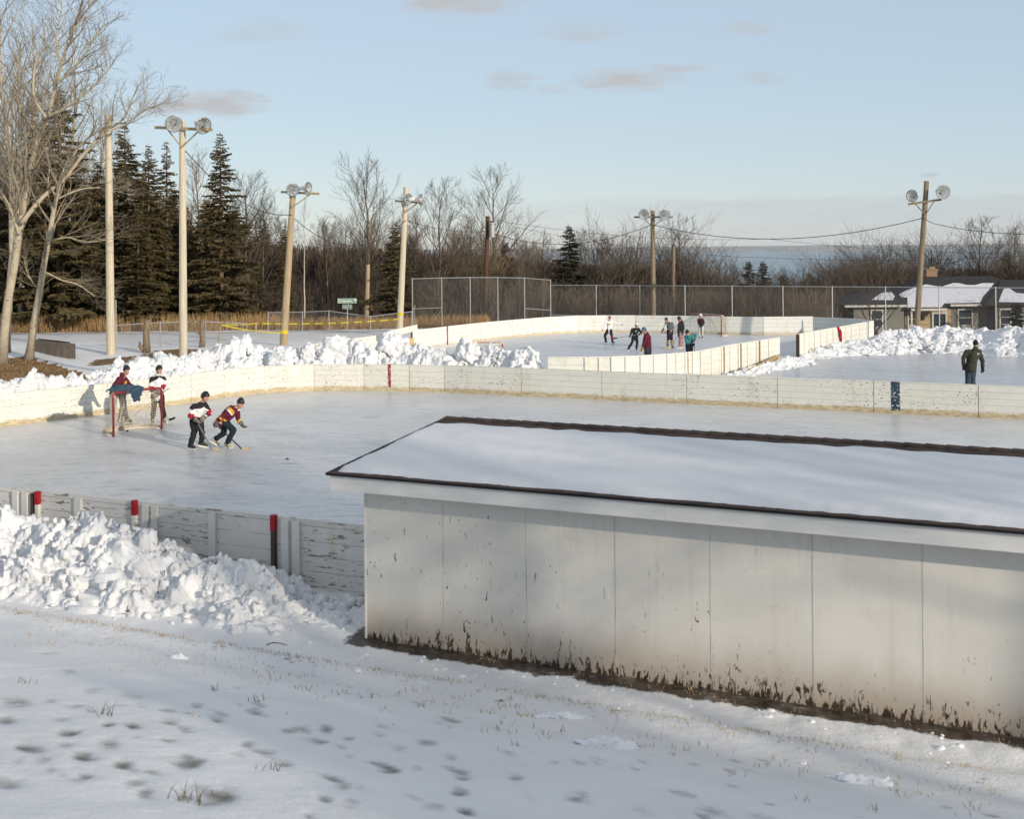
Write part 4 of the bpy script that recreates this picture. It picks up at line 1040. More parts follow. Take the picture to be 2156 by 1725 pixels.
# ------------------------------------------------------------------ street sign
sg = ond(730, 705, 76); root = thing('street_sign', (sg.x, sg.y, zt(sg.x, sg.y)), 'green street name sign on a thin steel post by the caution tape', 'street sign')
k = 76/F
mb = MB(); top = ond(732, 640, 76); mb.tube([(sg.x, 76, zt(sg.x, 76) - .2), (top.x, 76, top.z)], .03, 8); mb.build('post', M['galv'], root)
def plate(c, w, h, rz, txt, size):
    mb = MB(); Mx = Matrix.Rotation(rz, 3, 'Z'); mb.box(c, (w, .012, h), rz); pl = mb.build('name_plate', M['green_sign'], root)
    mb = MB(); e = .022; off = Mx @ Vector((0, -.008, 0))
    for cx_, cz, ww, hh in ((0, h/2 - e/2 - .01, w - .02, e), (0, -h/2 + e/2 + .01, w - .02, e), (w/2 - e/2 - .01, 0, e, h - .02 - 2*e), (-w/2 + e/2 + .01, 0, e, h - .02 - 2*e)):
        mb.box(Vector(c) + off + Mx @ Vector((cx_, 0, cz)), (ww, .006, hh), rz)
    mb.build('plate_border', M['white_sign'], pl)
    cu = bpy.data.curves.new('sign_lettering', 'FONT'); cu.body = txt; cu.size = size; cu.align_x = 'CENTER'; cu.align_y = 'CENTER'; cu.extrude = .003; cu.offset = .004
    to = bpy.data.objects.new('tmp', cu); COL.objects.link(to); dg = bpy.context.evaluated_depsgraph_get(); me = bpy.data.meshes.new_from_object(to.evaluated_get(dg))
    bpy.data.objects.remove(to); xs = [v.co.x for v in me.vertices]; tw = max(xs) - min(xs); sc = min(1.0, (w - .10)/tw)
    R3 = Mx.to_4x4() @ Matrix.Rotation(R(90), 4, 'X') @ Matrix.Diagonal((sc, 1, 1, 1))
    wl = Vector(root.location)
    me.transform(Matrix.Translation(Vector(c) + Mx @ Vector((0, -.0125, 0)) - wl) @ R3); me.materials.append(M['white_sign'])
    o = bpy.data.objects.new('lettering', me); COL.objects.link(o); o.parent = pl
c = ond(731, 633.5, 75.9); plate(c, 40*k, 10*k, .0, 'Greysolon Pl', .24)
c = ond(731, 646, 75.8); plate(c, 26*k, 10*k, -.55, 'Congdon Pk Dr', .22)

# ------------------------------------------------------------------ concrete box with steel lid
b0 = onz(100, 737, .48); root = thing('concrete_box', (b0.x, b0.y, zt(b0.x, b0.y)), 'low old concrete vault with a dark lid on the snow behind the leaning trees', 'concrete box')
c0, c1, c2 = onz(104, 737, .5), onz(159, 743, .5), onz(70, 732, .5)
e1 = c1 - c0; e2 = (c2 - c0); e2.z = 0
H0 = .5
mb = MB(); pl = [c0, c1, c1 + e2 + Vector((.05, 0, 0)), c0 + e2]
mb.prism([(p.x, p.y) for p in pl], .2, .5 + .43); mb.build('vault', M['concrete'], root)
mb = MB(); q = [c0.lerp(c1 + e2, .12), c1.lerp(c0 + e2, .12), (c1 + e2).lerp(c0, .12), (c0 + e2).lerp(c1, .12)]; mb.prism([(p.x, p.y) for p in q], .935, .985); mb.build('lid', M['concrete_dark'], root)

# ------------------------------------------------------------------ hockey goals
def net_sheet(mb, grid, w):
    """cords along both directions of a point grid"""
    for row in grid: mb.tube(row, w, 3, False)
    for j in range(len(grid[0])): mb.tube([r_[j] for r_ in grid], w, 3, False)
def goal(base_a, base_b, label, depth=.95, H=1.2, top_depth=.45, white_back=False, cord=.0046, nx=26, nz=18, cloth=False):
    """base_a, base_b: the feet of the two red posts, seen from the front a is left"""
    a, b = Vector(base_a), Vector(base_b); d = (b - a).normalized(); back = Vector((-d.y, d.x, 0)); L = (b - a).length; up = Vector((0, 0, 1)); r = .032
    root = thing('hockey_goal', a, label, 'hockey goal')
    mb = MB(); mb.tube([a, a + up*(H - .09), a + up*(H - .03) + d*.02, a + up*H + d*.09, b + up*H - d*.09, b + up*(H - .03) - d*.02, b + up*(H - .09), b], r, 12); mb.build('front_frame', M['red_steel'], root, smooth=True)
    # base frame bowing out at the back, top frame
    def arc(dep, z, n=14):
        out = []
        for k in range(n + 1):
            th = math.pi*k/n; u = (1 - math.cos(th))/2; v = math.sin(th)**.6
            out.append(a + d*(L*u) + back*(dep*v) + up*z)
        return out
    mb = MB(); mb.tube(arc(depth, .025, 24), .022, 8); mb.build('base_frame', M['white_steel'], root, smooth=True)
    mb = MB(); mb.tube(arc(top_depth, H - .01, 24), .018, 8); mb.build('top_frame', M['white_steel'] if white_back else M['red_steel'], root, smooth=True)
    mb = MB()
    if white_back or True:
        for u in (.5,): mb.tube([a + d*L*u + back*depth + up*.03, a + d*L*u + back*top_depth + up*(H - .02)], .014, 6)
        mb.build('back_stay', M['white_steel'], root)
    n = 44; A0, A1 = arc(depth + .02, .05, n), arc(top_depth + .01, H - .01, n); grid = []
    for k in range(nz + 1):
        f = k/nz; row = []
        for j in range(n + 1):
            p = A0[j].lerp(A1[j], f); c = (a + b)/2
            sag = .16*math.sin(math.pi*f)*math.sin(math.pi*j/n)**.4 + .012*math.sin(j*1.7 + k)
            dirv = Vector((p.x - c.x, p.y - c.y, 0)); dirv = dirv.normalized() if dirv.length > .01 else back
            row.append(p - dirv*sag)
        grid.append(row)
    mb = MB(); net_sheet(mb, grid, cord)
    rows = []
    for k in range(9): rows.append([(a + d*(L*j/nx) + up*(H + .0)).lerp(A1[int(j/nx*n)], k/8) for j in range(nx + 1)])
    net_sheet(mb, rows, cord); mb.build('netting', M['net'], root)
    mb = MB(); q = arc(depth - .02, .02, 30); q2 = arc(depth - .05, .13, 30)
    mb.add(q + q2, [(k, k + 1, 32 + k, 31 + k) for k in range(30)]); mb.build('net_skirt', M['netpad'], root)
    return root, a, b, d, back
ga, gb = onz(239, 920, 0), onz(340.5, 904.5, 0)
G1 = goal(ga, gb, 'near hockey goal with red frame, jacket thrown over its crossbar', H=1.24)
G2 = goal(onz(1452.5, 701, FZ), onz(1519, 708.5, FZ), 'hockey goal at the far end of the far rink with a child standing in it', white_back=True, H=1.2, cord=.0065)
q0, q1 = ond(1058, 760, 53.2), ond(966, 757, 53.6); q0.z = q1.z = FZ
G3 = goal(q0, q1, 'small goal seen from behind over the snow bank, left in the far rink', white_back=True, H=1.2, depth=.8)
# puck
def puck(px, py, z, label):
    p = onz(px, py, z); mb = MB(); mb.lathe([(0, .001), (0, .038), (.026, .038), (.026, .001)], p, (0, 0, 1), 18); tag(mb.build('puck', M['black_iron'], origin=p), label, 'puck')
puck(361/1.0*1.0 - 0, 897, 0, 'black puck lying just inside the near goal mouth') if False else puck(268, 913 - 5, 0, 'black puck lying on the ice in the near goal mouth')
puck(605, 967.5, 0, 'black puck on the ice right of the two skaters')

def cloth(name, P, mat, label, cat, seed=1, th=.012, n=18, wr=.03):
    """cloth patch: P is a small grid of points, resampled and wrinkled, with thickness"""
    rows, cols = len(P), len(P[0]); vs = []; N_ = n
    def bil(u, v):
        x, y = u*(cols - 1), v*(rows - 1); i, j = min(int(x), cols - 2), min(int(y), rows - 2); fx, fy = x - i, y - j
        return P[j][i].lerp(P[j][i+1], fx).lerp(P[j+1][i].lerp(P[j+1][i+1], fx), fy)
    for j in range(N_ + 1):
        for i in range(N_ + 1):
            p = bil(i/N_, j/N_); q = Vector((i*.35, j*.35, seed*3.1)); vs.append(p + Vector((mnoise.noise(q), mnoise.noise(q + Vector((5, 5, 5))), mnoise.noise(q + Vector((9, 2, 1)))))*wr)
    mb = MB(); mb.add(vs, [(j*(N_+1) + i, j*(N_+1) + i + 1, (j+1)*(N_+1) + i + 1, (j+1)*(N_+1) + i) for j in range(N_) for i in range(N_)])
    o = mb.build(name, mat, origin=P[0][0], smooth=True); so = o.modifiers.new('thickness', 'SOLIDIFY'); so.thickness = th
    return tag(o, label, cat)
M['denim'] = simple('blue_denim', (.035, .07, .105), .9, .25, 14)
M['redcloth'] = simple('red_cloth', (.30, .008, .015), .9, .25, 14)
_, a, b, d, back = G1; up = Vector((0, 0, 1)); H = 1.24
def gp(u, v, z): return a + d*u + back*v + up*(H + z)
cloth('denim_jacket', [[gp(.02, .34, .03), gp(.35, .42, .13), gp(.62, .36, .08), gp(.95, .25, .07)],
                       [gp(.06, .16, .04), gp(.42, .16, .19), gp(.72, .14, .14), gp(1.12, .12, .06)],
                       [gp(.28, .00, .055), gp(.50, -.02, .07), gp(.78, -.02, .06), gp(1.08, .0, .05)],
                       [gp(.62, -.045, -.07), gp(.66, -.05, -.09), gp(.85, -.05, -.08), gp(.95, -.045, -.02)],
                       [gp(.66, -.05, -.2), gp(.74, -.06, -.26), gp(.88, -.06, -.29), gp(.93, -.05, -.16)]], M['denim'], 'blue denim jacket draped over the crossbar of the near goal', 'jacket', 3, .02, 30, .07)
s0, s1 = right_seg[2], right_seg[3]; dd = (s1 - s0).normalized(); nn = Vector((dd.y, -dd.x, 0))
def rp(u, off, z): q = s0.lerp(s1, .32) + dd.to_2d()*u; return Vector((q.x + nn.x*off, q.y + nn.y*off, FT + z))
cloth('red_cloth', [[rp(-.22, -.06, -.12), rp(.0, -.06, -.1), rp(.18, -.06, -.14)], [rp(-.30, .0, .03), rp(-.06, .0, .035), rp(.16, .0, .03)],
                    [rp(-.10, .09, -.3), rp(.05, .11, -.3), rp(.26, .09, -.28)], [rp(.02, .09, -.62), rp(.12, .12, -.66), rp(.30, .09, -.58)], [rp(.05, .09, -.74), rp(.15, .11, -.80), rp(.24, .09, -.78)]], M['redcloth'], 'red cloth hung over the white boards right of the rink opening', 'cloth', 7, .015, 18, .05)
# ------------------------------------------------------------------ people
def remesh(mb, name, mats, parent, voxel=.02, smooth=5, pick=None, wr=0.0, extra=None):
    me = bpy.data.meshes.new('t'); wl = Vector(parent.location); p = parent.parent
    while p is not None: wl += Vector(p.location); p = p.parent
    me.from_pydata([tuple(Vector(v) - wl) for v in mb.v], [], mb.f)
    o = bpy.data.objects.new('t', me); COL.objects.link(o)
    r = o.modifiers.new('r', 'REMESH'); r.mode = 'VOXEL'; r.voxel_size = voxel
    if smooth: s = o.modifiers.new('s', 'SMOOTH'); s.factor = .5; s.iterations = smooth
    dg = bpy.context.evaluated_depsgraph_get(); out = bpy.data.meshes.new_from_object(o.evaluated_get(dg)); bpy.data.objects.remove(o); bpy.data.meshes.remove(me)
    if wr:
        for v in out.vertices:
            q = v.co*9; v.co += Vector(v.normal)*wr*(mnoise.noise(q) + .5*mnoise.noise(q*2.3))
    if extra:
        bm = bmesh.new(); bm.from_mesh(out); t = bpy.data.meshes.new('x'); t.from_pydata([tuple(Vector(v) - wl) for v in extra.v], [], extra.f); bm.from_mesh(t); bm.to_mesh(out); bm.free()
    out.name = name; out.materials.clear()
    for m_ in (mats if isinstance(mats, (list, tuple)) else [mats]): out.materials.append(m_)
    out.polygons.foreach_set('use_smooth', [True]*len(out.polygons))
    if pick:
        for pl in out.polygons: pl.material_index = pick(Vector(pl.center) + wl)
    out.update(); ob = bpy.data.objects.new(name, out); COL.objects.link(ob); ob.parent = parent
    return ob
def cm(name, c, rough=.9, var=.2): 
    if name not in M: M[name] = simple(name, c, rough, var, 14)
    return M[name]
SKIN = cm('skin', (.50, .27, .19), .55, .08)
M['eye'] = simple('eye_dark', (.02, .015, .01), .3, .1)
M['lips'] = simple('lips', (.32, .12, .10), .5, .1)
M['blade'] = simple('skate_blade', (.6, .6, .6), .3, .1, metal=.8)
M['soleplate'] = simple('skate_holder', (.7, .69, .62), .5, .1)
M['bootblack'] = simple('skate_boot', (.03, .028, .026), .5, .3)
M['boottan'] = simple('worn_skate_boot', (.42, .37, .28), .6, .3)
M['lace'] = simple('boot_laces', (.7, .68, .6), .8, .1)
def person(base, J, label, face=0.0, shirt=None, shirt_pick=None, pants=None, pants_pick=None, head='helmet', headc=None, hairc=None, glove=None, boots='bootblack', skates=True, toe=None, lean=0, size=1.0, hood=None, gaze=None, sleeves=True, pr=1.0, visor=None):
    """J: joints (right, up[, away]) in metres from base. face: heading the chest looks to, 0 = away, -90 right of picture, 180 = camera"""
    bx, by, bz = base; root = thing('person', (bx, by, bz), label, 'person', 'people out on the two rinks')
    def P(k, dy=0.0):
        q = J[k]; return Vector((bx + q[0], by + (q[2] if len(q) > 2 else 0.0) + dy, bz + q[1]))
    g = R(face); fw = Vector((math.sin(-g), math.cos(g), 0)); rt = Vector((fw.y, -fw.x, 0))        # facing direction and the person's right
    s = size
    pel, ch, nk, hd = P('pel'), P('ch'), P('nk'), P('hd')
    def arm(side): return P('s'+side), P('e'+side), P('h'+side)
    def leg(side): return P('k'+side), P('a'+side)
    hips = {}
    for side in 'AB':
        k, a = leg(side); off = (k - pel); off.z = 0
        hips[side] = pel + (off.normalized()*min(.09*s, off.length) if off.length > .01 else Vector()) - Vector((0, 0, .04))
    mb = MB()
    mb.capsule(pel, ch, .115*s, .13*s); mb.capsule(ch, nk, .12*s, .06*s); mb.capsule(nk, hd - Vector((0, 0, .02)), .055*s, .055*s)
    hz = gaze if gaze is not None else fw; hz = Vector(hz).normalized(); hx = hz.cross(Vector((0, 0, 1))).normalized(); hu = hx.cross(hz).normalized()
    HM = Matrix((hx, hz, hu)).transposed(); hs = s if s > .93 else .93
    mb.ball(hd + hu*.02, (.076*hs, .094*hs, .11*hs), 16, 12, HM); mb.ball(hd + hz*.028 - hu*.055, (.055*hs, .062*hs, .065*hs), 12, 8, HM)
    mb.capsule(hd + hz*.088*hs + hu*.015, hd + hz*.112*hs - hu*.018, .012, .018); 
    for q in (1, -1): mb.ball(hd + hx*.076*hs*q + hz*-.005, (.014, .022, .032), 8, 6, HM)
    fing = MB()
    for side in 'AB':
        S, E, Hn = arm(side); mb.capsule(ch.lerp(S, .45), S, .08*s, .062*s); mb.capsule(S, E, .056*s, .043*s); mb.capsule(E, Hn, .042*s, .03*s)
        d = (Hn - E).normalized(); pm = Hn + d*.045*s; mb.capsule(Hn, pm, .032*s, .036*s)
        k, a = leg(side); mb.capsule(hips[side], k, .092*s, .062*s); mb.capsule(k, a, .062*s, .045*s)
    for side in 'AB':
        S, E, Hn = arm(side); d = (Hn - E).normalized(); w = d.cross(fw); w = w.normalized() if w.length > .1 else rt.copy(); cu = w.cross(d)
        if cu.dot(fw) < 0: cu = -cu
        for i, l in enumerate((.062, .072, .068, .052)):
            o = Hn + d*.075*s + w*(.021*(i - 1.5))*s; fing.tube([o - d*.03*s, o + d*l*.35*s, o + (d*.7 + cu*.5)*l*.75*s, o + (d*.55 + cu*.95)*l*s], [.0105*s, .0105*s, .0095*s, .007*s], 6)
        o = Hn + d*.03*s + w*.035*s; fing.tube([o - w*.02*s, o + (d*.4 + w*.6 + cu*.3)*.035*s, o + (d*.75 + w*.4 + cu*.6)*.065*s], [.012*s, .0115*s, .008*s], 6)
    body = remesh(mb, 'body', SKIN, root, .016, 4, extra=fing)
    for q in (1, -1):
        e = MB(); e.ball(hd + hz*.083*hs + hx*.032*q*hs + hu*.018, (.013, .010, .008), 8, 6, HM); e.build('eye', M['eye'], body, smooth=True)
    e = MB(); e.ball(hd + hz*.088*hs - hu*.055*hs, (.024, .008, .007), 10, 6, HM); e.build('mouth', M['lips'], body, smooth=True)
    # clothes
    mb = MB(); waist = pel + (pel - ch).normalized()*.06*s
    mb.capsule(waist, pel.lerp(ch, .4), .152*s*pr, .158*s*pr); mb.capsule(pel.lerp(ch, .4), ch, .16*s*pr, .165*s*pr)
    for side in 'AB':
        S, E, Hn = arm(side); mb.capsule(ch, S - (S - ch)*.12, .14*s*pr, .088*s*pr); mb.capsule(S, E, .082*s*pr, .062*s*pr); mb.capsule(E, E.lerp(Hn, .93), .064*s*pr, .05*s*pr)
        mb.capsule(pel.lerp(ch, .3), S.lerp(ch, .45), .13*s*pr, .11*s*pr)
    mb.capsule(ch, nk - (nk - ch)*.2, .14*s, .075*s)
    remesh(mb, 'jersey' if shirt_pick else 'jacket', shirt, root, .02, 5, shirt_pick and shirt_pick(P, fw, rt), .022)
    if hood:
        hb = MB(); o = nk - fw*.075 + Vector((0, 0, .02)); hb.ball(o, (.105, .075, .085), 14, 10, Matrix((rt, fw, Vector((0, 0, 1)))).transposed()); hb.ball(nk - fw*.02, (.085, .085, .06), 14, 8); remesh(hb, 'hood', hood, root, .016, 3, None, .008)
    mb = MB(); mb.capsule(pel + (ch - pel)*.05, pel, .128*s, .145*s)
    for side in 'AB':
        k, a = leg(side); mb.capsule(hips[side], k, .118*s*pr, .083*s*pr); mb.capsule(k, k.lerp(a, .5), .084*s*pr, .078*s*pr); mb.capsule(k.lerp(a, .5), a.lerp(k, .1), .078*s*pr, .072*s*pr); mb.ball(pel.lerp(hips[side], .8), .135*s)
    remesh(mb, 'trousers', pants, root, .02, 4, pants_pick and pants_pick(P, fw, rt), .02)
    # boots
    for side in 'AB':
        k, a = leg(side); t = Vector(toe[side]) if toe and side in toe else fw.copy(); t.normalize(); sd = t.cross(Vector((0, 0, 1))).normalized(); u_ = sd.cross(t).normalized()
        mb = MB(); heel = a - t*.045 - u_*.035; mb.capsule(a + u_*.07, heel, .056*s, .046*s); mb.capsule(heel, a + t*.15*s - u_*.05, .044*s, .036*s); mb.capsule(a + t*.02, a + t*.12*s - u_*.035, .046*s, .036*s)
        bt = remesh(mb, 'skate' if skates else 'boot', M[boots], root, .014, 3)
        BM = Matrix((t, sd, u_)).transposed()
        if skates:
            h = MB(); h.box(a + t*.05*s - u_*.098, (.23*s, .03, .03), mat=BM); h.build('blade_holder', M['soleplate'], bt)
            h = MB(); h.box(a + t*.05*s - u_*.12, (.27*s, .008, .022), mat=BM); h.build('blade', M['blade'], bt)
        h = MB()
        for q in range(4): h.box(a + t*(.035 + .028*q)*s + u_*(.018 - .018*q), (.012, .05, .012), mat=BM)
        h.build('laces', M['lace'], bt)
    if glove:
        for side in 'AB':
            S, E, Hn = arm(side); d = (Hn - E).normalized(); w = d.cross(fw); w = w.normalized() if w.length > .1 else rt.copy(); cu = w.cross(d)
            if cu.dot(fw) < 0: cu = -cu
            mb = MB(); mb.capsule(Hn - d*.07*s, Hn, .062*s, .052*s); mb.capsule(Hn, Hn + d*.05*s, .05*s, .05*s)
            for i, l in enumerate((.075, .085, .08, .065)):
                o = Hn + d*.07*s + w*(.027*(i - 1.5))*s; mb.capsule(o - d*.02, o + (d*.8 + cu*.3)*l*.6*s, .017*s, .016*s, 8); mb.capsule(o + (d*.8 + cu*.3)*l*.6*s, o + (d*.6 + cu*.95)*l*s, .016*s, .014*s, 8)
            o = Hn + d*.02*s + w*.045*s; mb.capsule(o, o + (d*.7 + w*.5 + cu*.4)*.07*s, .02*s, .017*s, 8)
            remesh(mb, 'glove', glove, root, .009, 1)
    # head wear
    if head in ('helmet', 'toque', 'cap'):
        mb = MB(); c = hd + hu*.035*hs
        if head == 'helmet':
            mb.ball(c + hu*.02, (.098*hs, .122*hs, .10*hs), 18, 12, HM); mb.ball(c - hz*.05 - hu*.02, (.094*hs, .075*hs, .085*hs), 14, 10, HM)
            for q in (1, -1): mb.capsule(c + hx*.082*q - hu*.0 - hz*.0, c + hx*.082*q - hu*.06 - hz*.01, .022, .018)
        elif head == 'toque':
            mb.ball(c + hu*.025, (.092*hs, .108*hs, .105*hs), 18, 12, HM); mb.ball(c + hu*.02 - hz*.01, (.098*hs, .114*hs, .045*hs), 18, 8, HM); mb.ball(c + hu*.09 - hz*.02, (.07*hs, .075*hs, .06*hs), 14, 8, HM)
        # keep only above the brow: flatten the lower front
        vv = []
        for v in mb.v:
            q = Vector(v) - hd; f = q.dot(hz); u = q.dot(hu)
            lim = .042*hs if f > .0 else lerp(.042*hs, -.05*hs, min(1, -f/.08))
            if u < lim and abs(q.dot(hx)) < .075*hs: q += hu*(lim - u)
            vv.append(tuple(hd + q))
        mb.v = vv
        ho = remesh(mb, 'helmet' if head == 'helmet' else 'knit_hat', headc, root, .011, 2)
        if head == 'helmet':
            h = MB(); h.tube([hd + hx*.084*hs - hu*.02, hd + hx*.06*hs - hu*.10 + hz*.03, hd - hu*.125*hs + hz*.05, hd - hx*.06*hs - hu*.10 + hz*.03, hd - hx*.084*hs - hu*.02], .007, 6); h.build('chin_strap', M['bootblack'], ho)
            h = MB()
            for q in (-.04, 0, .04): h.tube([c + hx*q + hu*.118*hs - hz*.05, c + hx*q + hu*.122*hs + hz*.0, c + hx*q + hu*.112*hs + hz*.06], .008, 5)
            h.build('vents', M['bootblack'] if visor is None else visor, ho)
    if hairc is not None:
        mb = MB(); mb.ball(hd + hu*.05*hs - hz*.012, (.086*hs, .10*hs, .092*hs), 16, 10, HM); mb.ball(hd - hz*.04 + hu*.0, (.078*hs, .065*hs, .08*hs), 14, 10, HM)
        vv = []
        for v in mb.v:
            q = Vector(v) - hd; f = q.dot(hz); u = q.dot(hu)
            if f > .02 and u < .062*hs: q += hu*(.062*hs - u)
            vv.append(tuple(hd + q))
        mb.v = vv; remesh(mb, 'hair', hairc, root, .012, 1, None, .006)
    return root
M['stickwood'] = simple('stick_wood', (.46, .38, .27), .6, .25, 9)
M['stickblack'] = simple('stick_tape_black', (.02, .02, .022), .6, .3, 9)
M['stickgrey'] = simple('stick_grey', (.16, .16, .17), .5, .3, 9)
def stick(p0, p1, p2, label, shaft, blade, tape=None):
    p0, p1, p2 = Vector(p0), Vector(p1), Vector(p2)
    root = thing('hockey_stick', p1, label, 'hockey stick', 'hockey sticks in players hands')
    mb = MB(); mb.bar(p0, p1, .03, .022); mb.build('shaft', shaft, root)
    mb = MB(); d = (p2 - p1); n = 6; Q = []
    for k in range(n + 1):
        f = k/n; c = p1 + d*f + Vector((0, 0, .05*f*f)); side = d.cross(Vector((0, 0, 1))).normalized()*(.03*f*f); c += side; h = .03 + .008*math.sin(f*3); w = d.cross(Vector((0, 0, 1))).normalized()*.006
        Q.append([c - w - Vector((0, 0, h)), c + w - Vector((0, 0, h)), c + w + Vector((0, 0, h)), c - w + Vector((0, 0, h))])
    mb.add([p for q in Q for p in q], [(k*4 + i, k*4 + (i+1) % 4, (k+1)*4 + (i+1) % 4, (k+1)*4 + i) for k in range(n) for i in range(4)] + [(3, 2, 1, 0), (n*4, n*4+1, n*4+2, n*4+3)])
    mb.build('blade', blade, root)
    if tape:
        mb = MB(); mb.bar(p0 - (p0-p1)*.001, p0.lerp(p1, .16), .036, .028); mb.build('grip_tape', tape, root)
    return root

maroon = cm('maroon_cloth', (.10, .012, .028)); gold = cm('gold_cloth', (.62, .33, .04)); white = cm('white_cloth', (.72, .71, .70)); black = cm('black_cloth', (.018, .018, .022)); red = cm('red_jersey_cloth', (.36, .012, .03)); navy = cm('navy_cloth', (.012, .022, .03))
hblk = cm('black_helmet', (.02, .02, .024), .4); hwht = cm('white_helmet', (.75, .76, .75), .4); hblu = cm('blue_helmet', (.07, .13, .22), .4)
tanl = cm('tan_leather', (.42, .22, .07), .7)
M['glovemix'] = simple('grey_black_glove', (.16, .15, .13), .7, .8, 22)
# -- player behind the goal, maroon hoodie
b = onz(258.5, 892, 0)
person(b, dict(pel=(-.07, .95, 0), ch=(-.03, 1.32, 0), nk=(.06, 1.48, 0), hd=(.13, 1.63, 0), sA=(-.08, 1.37, -.17), eA=(-.24, 1.10, -.22), hA=(.02, 1.12, -.2), sB=(.0, 1.38, .17), eB=(.2, 1.16, .16), hB=(.40, 1.09, .05),
               kA=(.02, .53, -.06), aA=(-.06, .11, -.08), kB=(.0, .53, .1), aB=(.09, .11, .12)), 'player in a maroon hoodie and black helmet leaning on the near goal', face=-100, gaze=(.8, -.6, -.15),
       shirt=[maroon, gold], shirt_pick=lambda P, fw, rt: (lambda p: 1 if (p - (P('ch') + fw*.13 - Vector((0, 0, .1)))).length < .1 else 0), pants=black, headc=hblk, glove=M['glovemix'], hood=maroon)
# -- player in white black red jersey behind the goal
b2 = onz(332, 891, 0)
def jersey_white(P, fw, rt):
    ch, pel, sA, sB = P('ch'), P('pel'), P('sA'), P('sB'); ax = (ch - pel).normalized(); L = (ch - pel).length
    def f(p):
        k = (p - pel).dot(ax)/L
        for q in ('A', 'B'):
            S, E, Hn = P('s'+q), P('e'+q), P('h'+q)
            d1 = E - S; u = (p - S).dot(d1)/d1.length_squared; d2 = Hn - E; w = (p - E).dot(d2)/d2.length_squared
            if u > .0 and (p - S - d1*min(1, max(0, u))).length < .1 and (p - pel).dot(ax) < 99:
                if .72 < u < 1.05: return 2
            if .08 < w < 1.1 and (p - E - d2*min(1, max(0, w))).length < .085: return 1 if .35 < w < .6 else (2 if w < .35 or w > .85 else 0)
        if k > 1.28 - .3*abs((p - ch).dot(rt))/.2: return 1
        if -.02 < k < .12 or .28 < k < .38: return 2
        if .12 <= k <= .28: return 1
        return 0
    return f
person(b2, dict(pel=(.0, .89, 0), ch=(.02, 1.30, 0), nk=(.04, 1.48, 0), hd=(.06, 1.63, 0), sA=(-.14, 1.36, -.1), eA=(-.17, 1.07, -.12), hA=(-.02, .9, -.22), sB=(.18, 1.36, .08), eB=(.22, 1.1, -.06), hB=(.14, 1.0, -.2),
                kA=(-.11, .48, -.03), aA=(-.16, .11, 0), kB=(.13, .48, .04), aB=(.19, .11, .05)), 'player in a white, black and red jersey behind the right goal post', face=-135, gaze=(.75, -.65, -.1),
       shirt=[white, black, red], shirt_pick=jersey_white, pants=black, headc=hblk, glove=M['glovemix'], boots='boottan', hood=white)
stick((b2.x + .42, b2.y - .25, 1.10), (b2.x - .88, b2.y - .3, .09), (b2.x - 1.12, b2.y - .28, .06), 'long pale stick held across behind the goal net', M['stickwood'], M['stickwood'], M['stickgrey'])
stick((b2.x + .02, b2.y + .35, .5), (b2.x + .3, b2.y + .15, .08), (b2.x + .52, b2.y + .12, .1), 'short end of a black stick showing right of the goal post', M['stickwood'], M['stickblack'])
# -- skater white jersey
b3 = onz(409, 946, 0)
person(b3, dict(pel=(.04, .78, 0), ch=(.14, 1.08, 0), nk=(.23, 1.25, -.02), hd=(.31, 1.38, -.03), sA=(.03, 1.15, -.16), eA=(-.04, .9, -.22), hA=(.16, .78, -.28), sB=(.28, 1.15, .12), eB=(.42, .95, .05), hB=(.28, .84, -.18),
                kA=(.02, .44, -.08), aA=(-.09, .115, -.04), kB=(.19, .43, .08), aB=(.17, .16, .12)), 'skater in a white, black and red jersey gliding behind the maroon skater', face=-110, gaze=(.9, -.4, -.2),
       shirt=[white, black, red], shirt_pick=jersey_white, pants=black, headc=hblk, glove=M['glovemix'], toe=dict(A=(.85, -.5, 0), B=(.95, .3, -.25)))
stick((b3.x + .10, b3.y - .25, .86), (b3.x + .58, b3.y - .45, .05), (b3.x + .84, b3.y - .5, .04), 'worn grey stick of the skater in white', M['stickgrey'], M['stickwood'])
# -- skater maroon and gold, crouched
b4 = onz(478, 943, 0)
def jersey_maroon(P, fw, rt):
    ch, pel, nk = P('ch'), P('pel'), P('nk'); ax = (ch - pel).normalized(); L = (ch - pel).length
    def f(p):
        k = (p - pel).dot(ax)/L
        for q in ('A', 'B'):
            S, E, Hn = P('s'+q), P('e'+q), P('h'+q); d2 = Hn - E; w = (p - E).dot(d2)/d2.length_squared; d1 = E - S; u = (p - S).dot(d1)/d1.length_squared
            if .05 < w < 1.1 and (p - E - d2*min(1, max(0, w))).length < .085: return 1 if .3 < w < .75 else 0
            if -.25 < u < .12 and (p - S).length < .14 and k > .85: return 2 if u > -.02 else 1
        if -.12 < k < .06: return 2 if k < -.04 else 1
        if .22 < k < .34: return 1
        return 0
    return f
person(b4, dict(pel=(-.13, .72, 0), ch=(.14, .98, 0), nk=(.27, 1.08, -.02), hd=(.37, 1.17, -.04), sA=(.12, 1.0, -.18), eA=(-.12, .8, -.28), hA=(-.26, .68, -.16), sB=(.24, 1.0, .16), eB=(.26, .76, .16), hB=(.40, .6, .06),
                kA=(.2, .49, -.1), aA=(.02, .115, -.06), kB=(-.1, .38, .12), aB=(-.36, .2, .16)), 'crouching skater in a maroon and gold jersey with a black hat chasing the puck', face=-95, gaze=(.85, -.35, -.4),
       shirt=[maroon, gold, white], shirt_pick=jersey_maroon, pants=navy, head='toque', headc=hblk, glove=M['glovemix'], boots='boottan', toe=dict(A=(1, -.15, 0), B=(.8, .2, -.55)))
